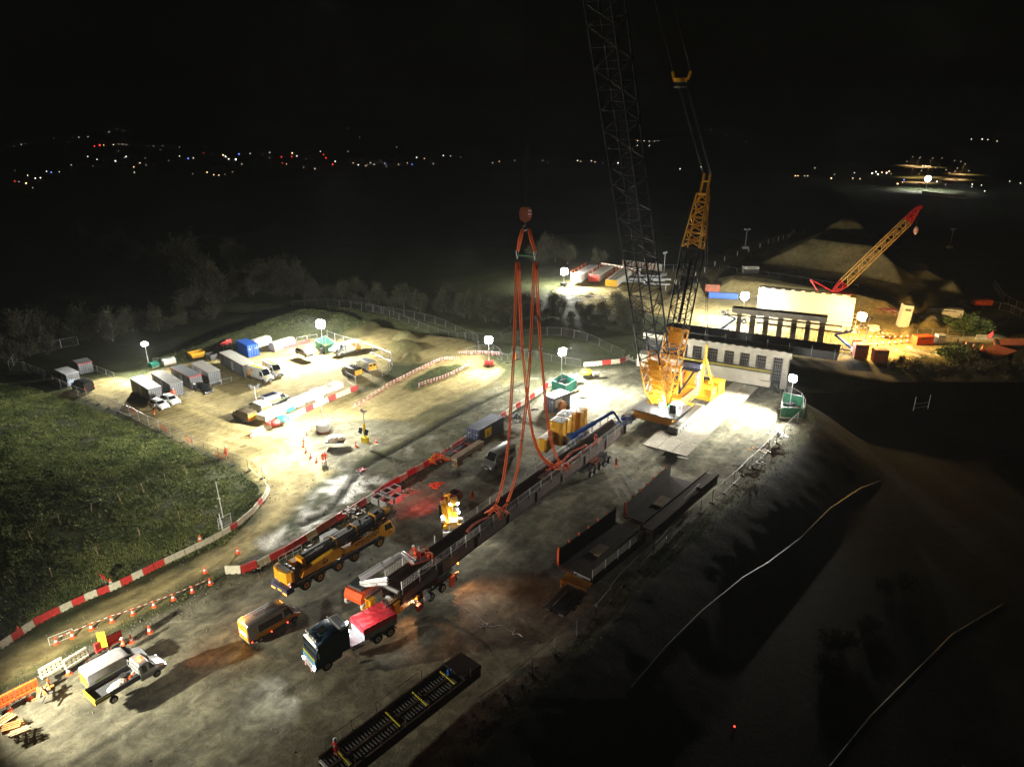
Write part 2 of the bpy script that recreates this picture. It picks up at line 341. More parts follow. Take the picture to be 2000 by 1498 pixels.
# earthworks across the railway
def hump(px, slope, top, wob=.25, tn=.95):
    global HZ, tan
    sd = sdist(GX, GY, path_pts(px))+n1*1.2; HZ = HZ+np.minimum(np.clip(sd, 0, 99)*slope, top)*(1+wob*n1); tan = np.maximum(tan, sst(sd, -1, 2)*tn) if tn > .5 else tan*(1-sst(sd, -2, 1)*(1-tn))
hump([(1487,508),(1560,514),(1650,528),(1765,550),(1795,540),(1770,495),(1730,470),(1660,458),(1590,458),(1530,480)], .55, 7.5, .05)
hump([(1607,478),(1640,481),(1690,482),(1680,466),(1620,462)], .5, 2.6, .1)
hump([(1385,565),(1490,577),(1650,600),(1765,614),(1775,600),(1640,572),(1500,548),(1400,537)], .5, 3.2, .1)
hump([(1755,592),(1790,606),(1800,590),(1780,566),(1758,572)], .7, 4.0); hump([(1795,634),(1848,634),(1852,618),(1815,606),(1792,614)], .6, 3.0); hump([(1765,652),(1800,642),(1798,615),(1776,612),(1762,630)], .5, 2.2)
hump([(1836,562),(1884,568),(1880,548),(1846,543)], .6, 2.5); hump([(1772,542),(1850,542),(1835,520),(1785,505)], .4, 3.0); hump([(1860,590),(1900,596),(1896,580),(1866,576)], .5, 2.0); hump([(1285,592),(1330,602),(1395,562),(1386,536),(1330,560)], .5, 2.8)
hump([(766,654),(790,658),(816,654),(806,644),(776,645)], 1.2, 1.2, .4, .25); hump([(756,674),(790,680),(822,674),(812,660),(776,660)], 1.0, 1.4, .4, .3); hump([(655,667),(700,652),(752,630),(748,616),(700,626),(658,648)], .7, 1.3, .3, .3); hump([(786,697),(810,695),(806,684),(794,682)], 1.2, .8, .3, .3)
hump([(1130,592),(1200,604),(1262,602),(1262,576),(1180,570),(1140,572)], -.2, -1.0)
# tyre ruts in road
HZ += m_road*0.035*vnoise(GX*0.2+GY*0.8, GY*0.1, 0.5, 12, 2)
tan = tan*(1-rail); grey = np.clip(grey*(1-rail), 0, 1)
edge = np.minimum(np.minimum(GX+150, 262-GX), np.minimum(335-GY, GY-22)); 
# tyre-worn streaks that follow the haul road and the yard
def along(px):
    pts = [(p.x, p.y) for p in path_pts(px)]; best = np.full(GX.shape, 1e9); sd = np.zeros_like(best); sa = np.zeros_like(best); acc = 0
    for (ax, ay), (bx, by) in zip(pts, pts[1:]):
        ex, ey = bx-ax, by-ay; L2 = ex*ex+ey*ey; t = np.clip(((GX-ax)*ex+(GY-ay)*ey)/L2, 0, 1); dx, dy = GX-ax-t*ex, GY-ay-t*ey; d = np.hypot(dx, dy); m_ = d < best
        best = np.where(m_, d, best); sd = np.where(m_, np.sign(ex*dy-ey*dx)*d, sd); sa = np.where(m_, acc+t*math.sqrt(L2), sa); acc += math.sqrt(L2)
    return best, sd, sa
wear = np.ones_like(GX)
for cl, wd_, amp in (([(-120,1330),(60,1262),(230,1185),(400,1105),(500,1050),(565,985),(590,930),(575,880),(540,850),(470,835),(380,815),(280,780),(200,745)], 9, .8), ([(590,930),(650,880),(760,840),(870,790),(960,740),(1000,705)], 7, .6), ([(640,790),(740,755),(830,712),(900,690)], 6, .5)):
    b_, d_, a_ = along(cl); k_ = vnoise(d_*2.2+40, a_*.06, 1, 31, 3)*.6+vnoise(d_*.8+40, a_*.04, 1, 33, 2)*.5; f_ = sst(wd_-b_, 0, 3)*(1-m_yard)
    wear += f_*amp*k_; HZ += f_*.05*k_
th_ = math.radians(55); u_ = GX*math.cos(th_)+GY*math.sin(th_); v_ = -GX*math.sin(th_)+GY*math.cos(th_)
k_ = vnoise(v_*1.6+u_*.05*np.sin(u_*.05)+99, u_*.05+50, 1, 35, 3); wear += m_yard*.38*k_+m_yard*.35*vnoise(GX, GY, 5, 41)
b_, d_, a_ = along([(300,1520),(560,1330),(760,1200),(960,1090),(1150,960),(1280,900)]); wear += m_yard*sst(5-b_, 0, 3)*.35*vnoise(d_*2+60, a_*.05+9, 1, 43, 3)
wear += m_gp*m_yard*.25; HZ += m_gp*m_yard*.12*vnoise(GX, GY, .8, 47)
wear = np.clip(wear, .35, 1.9)
bottom = sst(18-edge, 0, 18)
HZ = np.maximum(HZ, -7.3); HZ = HZ*(1-bottom)+(-7.9)*bottom
# moraine-like spoil ridge of the far site
def hgt(x, y):
    j = int(np.clip(np.searchsorted(MS_Y, y)-1, 0, len(MS_Y)-2)); i = int(np.clip((x-MS_X[0])/0.62, 0, len(MS_X)-2))
    fx = np.clip((x-MS_X[i])/0.62, 0, 1); fy = np.clip((y-MS_Y[j])/(MS_Y[j+1]-MS_Y[j]), 0, 1)
    return float((HZ[j,i]*(1-fx)+HZ[j,i+1]*fx)*(1-fy)+(HZ[j+1,i]*(1-fx)+HZ[j+1,i+1]*fx)*fy)
def Pg(px, py, dz=0.0):
    z = 0.0
    for _ in range(5):
        p = P(px, py, z); z = hgt(p.x, p.y)
    p.z += dz; return p
def on(p): return V((p[0], p[1], hgt(p[0], p[1])))
# ground material
m, N, L, B = _mat('groundmat'); B.inputs['Roughness'].default_value = 0.9; B.inputs['Specular IOR Level'].default_value = 0.12
at = N.new('ShaderNodeAttribute'); at.attribute_name = 'mask'; sp = N.new('ShaderNodeSeparateColor'); L.new(at.outputs['Color'], sp.inputs[0])
tc = N.new('ShaderNodeTexCoord')
def NZ(sc, det=8, rough=0.65, vec=None, dist=0.0):
    n = N.new('ShaderNodeTexNoise'); n.inputs['Scale'].default_value = sc; n.inputs['Detail'].default_value = det
    n.inputs['Roughness'].default_value = rough; n.inputs['Distortion'].default_value = dist; L.new(vec or tc.outputs['Object'], n.inputs['Vector']); return n.outputs['Fac']
def RMP(f, *st):
    r = N.new('ShaderNodeValToRGB'); r.color_ramp.elements[0].position = st[0][0]; r.color_ramp.elements[0].color = (*st[0][1], 1)
    r.color_ramp.elements[1].position = st[-1][0]; r.color_ramp.elements[1].color = (*st[-1][1], 1)
    for p, c in st[1:-1]: e = r.color_ramp.elements.new(p); e.color = (*c, 1)
    L.new(f, r.inputs[0]); return r.outputs[0]
def MX(f, a, b, mode='MIX'):
    x = N.new('ShaderNodeMix'); x.data_type = 'RGBA'; x.blend_type = mode
    if isinstance(f, float): x.inputs[0].default_value = f
    else: L.new(f, x.inputs[0])
    L.new(a, x.inputs[6]); L.new(b, x.inputs[7]); return x.outputs[2]
big = NZ(0.09, 5, 0.6); mid = NZ(0.55, 8, 0.7, dist=0.6); fine = NZ(5.0, 6, 0.7); micro = NZ(22.0, 3, 0.7)
mp = N.new('ShaderNodeMapping'); mp.inputs['Rotation'].default_value = (0, 0, math.radians(-56)); m2 = N.new('ShaderNodeMapping'); m2.inputs['Scale'].default_value = (0.22, 1.6, 1)
L.new(tc.outputs['Object'], mp.inputs[0]); L.new(mp.outputs[0], m2.inputs[0]); streak = NZ(0.8, 7, 0.7, m2.outputs[0], 0.5)
c_yard = MX(0.30, RMP(mid, (0.36,(0.082,0.077,0.050)), (0.50,(0.165,0.155,0.103)), (0.64,(0.30,0.285,0.19))), RMP(streak, (0.38,(0.055,0.053,0.042)), (0.52,(0.14,0.135,0.105)), (0.66,(0.23,0.22,0.175))))
c_tan = MX(0.40, RMP(mid, (0.35,(0.20,0.155,0.062)), (0.5,(0.34,0.275,0.118)), (0.65,(0.48,0.41,0.20))), RMP(streak, (0.38,(0.19,0.15,0.06)), (0.64,(0.46,0.38,0.18))))
c_grass = MX(0.55, RMP(mid, (0.30,(0.026,0.029,0.012)), (0.52,(0.052,0.055,0.026)), (0.70,(0.095,0.09,0.05))), RMP(fine, (0.30,(0.016,0.020,0.008)), (0.55,(0.055,0.068,0.024)), (0.75,(0.12,0.11,0.06))))
c_pale = RMP(fine, (0.35,(0.22,0.21,0.17)), (0.52,(0.6,0.58,0.52)), (0.7,(0.78,0.77,0.72)))  # very pale colour for the patch and the verge blotches
gn = N.new('ShaderNodeMath'); gn.operation = 'GREATER_THAN'; gn.inputs[1].default_value = 0.5
soil_unlit = RMP(mid, (0.38,(0.005,0.005,0.003)), (0.62,(0.013,0.012,0.007))); c_grass = MX(sp.outputs[1], c_grass, c_grass); c_grass = MX(at.outputs['Alpha'], soil_unlit, c_grass); c = MX(sp.outputs[0], c_grass, c_tan); c = MX(sp.outputs[1], c, c_yard); c = MX(sp.outputs[2], c, c_pale)  # near-black soil, also ditch earth; darkness of the unlit ground is painted in
va = RMP(big, (0.3,(0.72,0.72,0.72)), (0.7,(1.18,1.18,1.18))); c = MX(1.0, c, va, 'MULTIPLY')
vm = RMP(micro, (0.33,(0.6,0.6,0.6)), (0.67,(1.35,1.35,1.35))); c = MX(1.0, c, vm, 'MULTIPLY')
wa = N.new('ShaderNodeAttribute'); wa.attribute_name = 'wear'; c = MX(1.0, c, wa.outputs['Color'], 'MULTIPLY')
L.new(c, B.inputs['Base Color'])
ad = N.new('ShaderNodeMath'); ad.operation = 'MULTIPLY_ADD'; L.new(fine, ad.inputs[0]); ad.inputs[1].default_value = 0.6; L.new(mid, ad.inputs[2])
bp = N.new('ShaderNodeBump'); bp.inputs['Strength'].default_value = 0.7; bp.inputs['Distance'].default_value = 0.12; L.new(ad.outputs[0], bp.inputs['Height']); L.new(bp.outputs[0], B.inputs['Normal'])
rr = N.new('ShaderNodeMapRange'); rr.inputs[1].default_value = 0; rr.inputs[2].default_value = 1; rr.inputs[3].default_value = 0.9; rr.inputs[4].default_value = 0.55
L.new(sp.outputs[2], rr.inputs[0]); L.new(rr.outputs[0], B.inputs['Roughness'])
# dark ditches and damp earth of the verge
ditch = np.zeros_like(GX)
for px_, wd_ in (([(585,1010),(640,985),(700,905),(780,862),(880,805),(960,765),(1020,738)], .55), ([(505,1095),(640,1018),(760,940),(860,880),(1000,796),(1060,752)], .7)):
    b_, d_, a_ = along(px_); k_ = sst(wd_+.4*n2-b_, -.3, .3)*(1-m_yard); ditch = np.maximum(ditch, k_); HZ -= .28*k_
tan = tan*(1-ditch); grey = grey*(1-ditch); pale_patch = pale_patch*(1-ditch)
damp = np.clip(m_verge+m_trk*.5, 0, 1)*(1-m_yard)*sst(vnoise(GX, GY, 4, 51)+.15, -.2, .4)*.55; tan = tan*(1-damp*.7)
# unlit darkness painted on the soil east of the yard
painted_dark = sst(-yard_sd+w*.7, .3, 2.0)*sst(GX-lerp(-14, 50, np.clip((GY-38)/85, 0, 1))+w, 0, 4)*sst(150-GY, 0, 8)
# faces split by what the ground is
ny, nx = GX.shape; idx = np.arange(ny*nx).reshape(ny, nx)
quads = np.stack([idx[:-1,:-1], idx[:-1,1:], idx[1:,1:], idx[1:,:-1]], -1).reshape(-1, 4)
fc = lambda a: ((a[:-1,:-1]+a[1:,1:]+a[:-1,1:]+a[1:,:-1])/4).reshape(-1)
fy, ft, fpale, fr = fc(grey*np.maximum(m_yard, m_isl)), fc(tan), fc(pale_patch), fc(rail); fgx = fc(GX); fgy = fc(GY); ffar = fc(m_far)
cls = np.zeros(len(quads), int); cls[ft > 0.45] = 2; cls[(ft > 0.45) & (ffar > 0.5)] = 4; cls[fc(m_yard) > 0.5] = 1; cls[(fpale > 0.5) & (cls != 1)] = 3; cls[fr > 0.5] = 5
coords = np.stack([GX, GY, HZ], -1).reshape(-1, 3); grey = grey*(1-damp*.75)
cols = np.stack([tan, grey, pale_patch, 1-np.clip(np.maximum(painted_dark, np.maximum(ditch, damp*.5)), 0, 1)], -1).reshape(-1, 4).astype(np.float32)
for k, nm in enumerate(['field', 'gravel_yard', 'haul_road', 'muddy_ground', 'earthworks_ground', 'railway_ground']):
    q = quads[cls == k]
    if not len(q): continue
    u, inv = np.unique(q, return_inverse=True); me = bpy.data.meshes.new(nm)
    me.vertices.add(len(u)); me.vertices.foreach_set('co', coords[u].ravel()); me.loops.add(len(q)*4); me.loops.foreach_set('vertex_index', inv.ravel().astype(np.int32))
    me.polygons.add(len(q)); me.polygons.foreach_set('loop_start', np.arange(0, len(q)*4, 4, dtype=np.int32)); me.polygons.foreach_set('loop_total', np.full(len(q), 4, dtype=np.int32))
    me.polygons.foreach_set('use_smooth', np.ones(len(q), bool)); me.update(calc_edges=True)
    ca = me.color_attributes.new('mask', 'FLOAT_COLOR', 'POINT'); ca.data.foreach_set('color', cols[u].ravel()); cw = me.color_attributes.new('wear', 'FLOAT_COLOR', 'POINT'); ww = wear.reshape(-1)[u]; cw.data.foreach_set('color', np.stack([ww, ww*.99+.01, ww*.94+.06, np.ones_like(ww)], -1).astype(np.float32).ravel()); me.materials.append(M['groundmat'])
    o = bpy.data.objects.new(nm, me); COL.objects.link(o); o['kind'] = 'structure'
# outer land to the horizon
mat('land', (0.045, 0.055, 0.022), 0.95, var=0.5, scale=0.01)
mb = MB('land'); z = -7.7
mb.add([(-9000,-300,z),(9000,-300,z),(9000,12000,z),(-9000,12000,z)], [(0,1,2,3)]); tag(mb.build('land'), None, None, kind='structure')
# low hills on the horizon
mb = MB('land'); 
for k in range(2):
    y0 = 5200+k*1500; n = 60; vs = []; fs = []
    for i in range(n+1):
        x = -8500+17000*i/n; h = 40+k*70+55*math.sin(i*0.23+k*2)+30*math.sin(i*0.61+k)+ (120*math.exp(-((x+3300)/1900)**2) if k == 0 else 0)
        vs += [(x, y0-900, -5), (x, y0, max(h, 5)), (x, y0+1200, -5)]
    for i in range(n):
        for j in range(2): a = i*3+j; fs.append((a, a+3, a+4, a+1))
    mb.add(vs, fs)
tag(mb.build('hills', smooth=True), None, None, kind='structure')
# ------------------------------------------------------------ grass tussocks
def clumps(name, polys, n, h0, h1, mk, seed, cond=None, nb=5, wd=0.09, kindlabel=None):
    r = np.random.RandomState(seed); vs = []; fs = []; cnt = 0
    for poly, share in polys:
        xs = [p[0] for p in poly]; ys = [p[1] for p in poly]; got = 0; tries = 0
        while got < n*share and tries < 40:
            tries += 1; X = r.uniform(min(xs), max(xs), 4000); Y = r.uniform(min(ys), max(ys), 4000)
            ok = (sdist(X, Y, poly) > -0.2) & (vnoise(X, Y, 3.0, seed+5) > -0.25+r.uniform(-0.3, 0.3, 4000))
            for x, y in zip(X[ok], Y[ok]):
                if got >= n*share: break
                z = hgt(x, y)-0.03; H = r.uniform(h0, h1)*(0.6+0.4*r.rand())
                for b in range(nb):
                    t = r.uniform(0, 6.283); l = H*r.uniform(0.25, 0.9); bx, by = x+r.uniform(-.18,.18), y+r.uniform(-.18,.18)
                    c, s = math.cos(t+1.57)*wd, math.sin(t+1.57)*wd; k = len(vs)
                    vs += [(bx-c, by-s, z), (bx+c, by+s, z), (bx+math.cos(t)*l, by+math.sin(t)*l, z+H*r.uniform(.5, 1))]; fs.append((k, k+1, k+2))
                got += 1
    me = bpy.data.meshes.new(name); me.from_pydata(vs, [], fs); me.materials.append(M[mk]); o = bpy.data.objects.new(name, me); COL.objects.link(o)
    o['kind'] = 'stuff'; o['label'] = kindlabel; return o
m, N, L, B = _mat('grassblade'); B.inputs['Roughness'].default_value = 0.8; B.inputs['Specular IOR Level'].default_value = 0.2
ge = N.new('ShaderNodeNewGeometry'); tc = N.new('ShaderNodeTexCoord'); cr = RMP(ge.outputs['Random Per Island'], (0.0,(0.08,0.118,0.030)), (0.5,(0.14,0.19,0.052)), (1.0,(0.28,0.275,0.15)))
nn = NZ(0.22, 4, 0.6); cv = RMP(nn, (0.38,(0.55,0.62,0.5)), (0.5,(1.0,1.0,.9)), (0.62,(1.45,1.35,1.2))); L.new(MX(1.0, cr, cv, 'MULTIPLY'), B.inputs['Base Color'])
clumps('grass', [(path_pts([(-60,1215),(-60,730),(60,750),(120,768),(250,815),(400,882),(492,930),(516,965),(440,1045),(300,1095),(120,1180),(0,1228)]), 1.0)],
       42000, 0.15, 0.45, 'grassblade', 21, nb=7, wd=.045, kindlabel='rough tussocky green grass covering the bank beside the haul road')
clumps('grass', [(R_STRIP, 0.12), (R_BANK, 0.45), (path_pts([(-100,1360),(0,1330),(110,1275),(330,1168),(440,1108),(420,1100),(330,1150),(120,1255),(0,1310)]), 0.03), (R_FGRASS, 0.2), (R_VERGE, 0.12)],
       11000, 0.08, 0.28, 'grassblade', 22, nb=6, wd=.04, kindlabel='short grass and weeds on the strips between the tracks and on the far bank')

# loose stones and clods
def stones(name, n, seed, label, mk='stonemat'):
    r = np.random.RandomState(seed); vs = []; fs = []; gy, gx = GX.shape; edge_ = np.exp(-(yard_sd/1.3)**2)*1.0+m_yard*.05+m_road*.04+m_verge*.16+m_gp*.10+.25*np.exp(-(sdist(GX, GY, R_ROAD)/1.0)**2)
    wgt = (edge_*(GY < 150)*np.gradient(MS_Y)[:, None]).ravel(); wgt /= wgt.sum(); pick = r.choice(len(wgt), n, p=wgt)
    for q in pick:
        x = GX.ravel()[q]+r.uniform(-.35,.35); y = GY.ravel()[q]+r.uniform(-.35,.35); z = hgt(x, y); s_ = .022+.10*r.rand()**5; a_ = r.uniform(0, 6.28); k = len(vs); c, s2 = math.cos(a_)*s_, math.sin(a_)*s_
        vs += [(x+c,y+s2,z-.01),(x-s2,y+c*.8,z-.01),(x-c*.9,y-s2,z-.01),(x+s2,y-c,z-.01),(x+c*.3,y+s2*.3,z+s_*r.uniform(.7,1.3)),(x-c*.35,y-s2*.2,z+s_*r.uniform(.5,1.2))]
        fs += [(k,k+1,k+4),(k+1,k+5,k+4),(k+1,k+2,k+5),(k+2,k+3,k+5),(k+3,k+4,k+5),(k+3,k,k+4)]
    me = bpy.data.meshes.new(name); me.from_pydata(vs, [], fs); me.materials.append(M[mk]); o = bpy.data.objects.new(name, me); COL.objects.link(o); o['kind'] = 'stuff'; o['label'] = label
mat('stonemat', (.20,.19,.15), .95, var=.5, scale=6)
stones('gravel', 20000, 77, 'loose stones and clods scattered over the yard and banked along its edges')
# ============================================================ lighting towers
WH = (1.0, 0.97, 0.86)
def tower(base, headpx, label, power, aim=None, col=WH, kind='trailer', glow='lampglow', cone=165, heads=4, r=0.35, blend=0.9, back=0.0, dz=0.0, group='lighting towers', sc=1.0, spread=0.34):
    b = Pg(*base); h = ZAT(b, headpx[1])-b.z
    t = thing('lighting_tower', label, 'light tower', b, 0, group)
    a = math.atan2(aim[1]-b.y, aim[0]-b.x) if aim is not None else math.radians(-90)
    mb = MB('galv').tube([(0,0,0.6),(0,0,h*0.5)], 0.09, 8).tube([(0,0,h*0.5),(0,0,h)], 0.06, 8)
    mb.build('mast', t)
    mb = MB('galv'); ca, sa = math.cos(a), math.sin(a)
    mb.beam((-sa*-spread*1.4*sc, ca*-spread*1.4*sc, h), (-sa*spread*1.4*sc, ca*spread*1.4*sc, h), 0.08); mb.build('crossbar', t)
    for k in range(heads):
        off = (k % 2-0.5)*2*spread*sc; zz = h+(0.28 if k < 2 else -0.28)*sc if heads > 1 else h
        c = V((-sa*off, ca*off, zz)); d = V((ca, sa, -0.55)).normalized()
        lm = MB('dgrey').cyl(c-d*0.15, c+d*0.06, 0.16*sc, 10, 0.34*sc).build('lamp_head', t)
        MB(glow).ball(tuple(c+d*0.16), 0.50*sc, 16, 10).build('bulb', lm)
    if kind == 'trailer':
        mb = MB('dgrey').bx(-0.9,0.9,-0.6,0.6,0.45,1.25); mb.m('black').cyl((-0.1,-0.75,0.33),(-0.1,0.75,0.33),0.33,12); mb.m('galv').beam((0.9,0,0.5),(1.9,0,0.4),0.08)
        for sx in (-1, 1):
            for sy in (-1, 1): mb.beam((sx*0.7,sy*0.5,0.5),(sx*1.25,sy*1.1,0.08),0.07); mb.cyl((sx*1.25,sy*1.1,0),(sx*1.25,sy*1.1,0.1),0.14,8)
        mb.build('generator_base', t, rz=0.6)
    elif kind == 'red':
        MB('red').cb(-0.9,0.9,-0.6,0.6,0.4,1.3,0.2).m('black').cyl((-0.1,-0.7,0.33),(-0.1,0.7,0.33),0.33,12).m('galv').beam((0.9,0,0.5),(1.7,0,0.4),0.08).build('generator_base', t, smooth='auto')
    elif kind == 'tank':
        MB('white').lathe([(0.9,0.25),(1.15,0.5),(1.2,1.2),(1.1,1.6),(0.6,1.85),(0.1,1.9)], 16).m('redrust').cyl((0,0,0),(0,0,0.25),0.9,14).build('ballast_tank', t, smooth='auto')
    l = None
    if power > 0:
        if back < 0:      # heads turned all ways
            for k_, f_ in enumerate((1, (1-back)/2, -back, (1-back)/2)):
                u_, v_ = math.cos(a+k_*math.pi/2), math.sin(a+k_*math.pi/2)
                lamp('SPOT', 'lamp_light', t, (u_*1.1, v_*1.1, h), power*f_*.62, col, r, V((u_, v_, -.42)), 150, 1.0)
        elif aim is not None:
            d = V((aim[0]-b.x, aim[1]-b.y, -h*0.9)); l = lamp('SPOT', 'lamp_light', t, (ca*0.6*sc, sa*0.6*sc, h), power, col, r, d, cone, blend)
            if back: d2 = V((-d.x, -d.y, d.z)); lamp('SPOT', 'lamp_light', t, (-ca*0.6*sc, -sa*0.6*sc, h), power*back, col, r, d2, cone, blend)

    return t
T1 = tower((291,716), (285,673), 'slim white light mast above the end cabin at the foot of the green slope', 12000, P(200,790), heads=2, spread=0.3, kind='none', sc=0.8)
T2 = tower((632,690), (631,632), 'blazing light tower rising from the green hoarded box in the car park', 26000, P(500,790), kind='trailer', sc=1.15, back=-.8)
T3 = tower((632,843), (624,772), 'tall blazing light tower on a round white tank beside the coned island', 16000, P(380,860), kind='tank', sc=1.1, back=-.5)
T4 = tower((955,716), (957,663), 'light tower on a red generator at the road junction by the mesh gates', 10000, P(960,860), kind='red', back=-.5, sc=0.95)
T5 = tower((1096,752), (1098,686), 'light tower standing inside the teal mesh box beside the white-roofed container', 32000, P(1240,830), kind='trailer', back=-.15, sc=0.95)
T6 = tower((1101,560), (1103,530), 'distant blazing light tower at the corner of the girder storage yard', 32000, P(1200,590), kind='trailer', back=-.4, sc=1.3)
T7 = tower((1541,800), (1545,738), 'light tower inside the dark green hoarded box at the right corner of the yard', 36000, P(1330,840), kind='trailer', cone=128, sc=0.85)
T9 = tower((1449,632), (1453,578), 'bright light tower in front of the large pale abutment wall', 40000, P(1400,600), kind='trailer', back=-.6, sc=1.2)
T10 = tower((1673,676), (1675,618), 'orange sodium light tower with red and white base beyond the abutment wall', 36000, P(1810,650), col=(1.0,0.60,0.18), glow='warmglow', kind='red', back=-.12, sc=1.2)
for t_, aim_, pw_ in ((T5, P(1255,790), 30000), (T7, P(1400,800), 24000), (T3, P(330,815), 21000), (T3, P(450,1030), 24000), (T2, P(400,745), 24000), (T2, P(540,745), 12000), (T1, P(215,745), 5000)):
    d_ = aim_-t_.location; d_.z = -9
    lamp('SPOT', 'lamp_light', t_, V((d_.x, d_.y, 0)).normalized()*1.2+V((0,0,8.6)), pw_, WH, .35, d_, 95, 1.0)
# tower just outside the lower left edge that throws the long shadows of the parked vans
_b = P(-110, 1470); T14 = thing('lighting_tower', 'light tower standing beyond the stacked timbers at the lower left', 'light tower', _b, 0, 'lighting towers')
MB('galv').tube([(0,0,0.5),(0,0,7)], 0.07, 8).build('mast', T14); MB('dgrey').bx(-0.9,0.9,-0.6,0.6,0.3,1.25).build('generator_base', T14)
MB('lampglow').bx(-0.5,0.5,-0.1,0.1,6.9,7.3).build('lamp_head', T14)
lamp('SPOT', 'lamp_light', T14, (0.4,0.4,6.9), 19000, (1.0,0.93,0.75), 0.3, V((P(500,1180)-_b).xy.to_3d())+V((0,0,-4.5)), 130, 0.9)
# ============================================================ vehicles (x forward, z up, origin on the ground)
def interp(st, x):
    if x <= st[0][0]: return st[0][1:]
    for a, b in zip(st, st[1:]):
        if a[0] <= x <= b[0]:
            t = (x-a[0])/(b[0]-a[0]+1e-9); return tuple(lerp(a[i], b[i], t) for i in range(1, 6))
    return st[-1][1:]
def shell(mb, st, c=0.13):
    vs = []; fs = []; n = 10
    for x, zb, zm, zt, wb, wt in st:
        zm = min(zm, zt-0.1)
        vs += [(x,-wb*0.92,zb),(x,-wb,zb+0.12),(x,-wb,zm),(x,-wt,zt-c*0.6),(x,-wt+c,zt),(x,wt-c,zt),(x,wt,zt-c*0.6),(x,wb,zm),(x,wb,zb+0.12),(x,wb*0.92,zb)]
    for i in range(len(st)-1):
        for j in range(n): a = i*n+j; b = i*n+(j+1) % n; fs.append((a, b, b+n, a+n))
    fs += [tuple(range(n))[::-1], tuple(range((len(st)-1)*n, len(st)*n))]
    return mb.add(vs, fs)
def sidept(st, x, z, sg, off=0.015):
    zb, zm, zt, wb, wt = interp(st, x); zm = min(zm, zt-0.1)
    y = wb if z <= zm else lerp(wb, wt, min(1, (z-zm)/max(0.05, zt-0.08-zm)))
    return V((x, sg*(y+off), z))
def sidepoly(mb, st, pts, sg, t=0.012):
    q = [sidept(st, x, z, sg, 0.004) for x, z in pts]
    if sg < 0: q = q[::-1]
    n = V((0, sg, 0)); return mb.plate(q, n, t)
def wheels(par, xs, w, r=0.34, tw=0.22, rim='rim', name='wheel'):
    for x in xs:
        for s in (-1, 1):
            y = s*(w-tw/2+0.03)
            t = MB('rubber').lathe([(r*0.62,-tw/2),(r*0.93,-tw/2),(r,-tw/2+0.03),(r,tw/2-0.03),(r*0.93,tw/2),(r*0.62,tw/2)], 18)
            t.v = [(a, c, b) for a, b, c in t.v]; o = t.build(name, par, smooth='auto'); o.location = (x, y, r)
            h = MB(rim).cyl((0,s*(tw/2-0.05),0), (0,s*(tw/2+0.012),0), r*0.6, 14, r*0.52); h.m('dgrey').cyl((0,s*(tw/2+0.012),0), (0,s*(tw/2+0.03),0), r*0.2, 8)
            o2 = h.build('rim', o)
def arches(par, st, xs, r=0.43):
    for x in xs:
        for s in (-1, 1):
            mb = MB('black')
            zb = interp(st, x)[0]; pts = [(x+r*math.cos(a), max(zb+0.01, 0.34+r*math.sin(a))) for a in [math.pi*k/10 for k in range(11)]]
            sidepoly(mb, st, pts, s, 0.006); mb.build('wheel_arch', par)
def lights(par, x, w, z, front=True, on=False, size=(0.2, 0.16), key=None):
    for s in (-1, 1):
        k = key or ('headlight' if on else 'galv') if front else (key or 'redlight' if on else 'red')
        MB(k).bx(x-0.03, x+0.03, s*(w-size[0]/2)-size[0]/2, s*(w-size[0]/2)+size[0]/2, z-size[1]/2, z+size[1]/2).build('headlight' if front else 'tail_light', par)
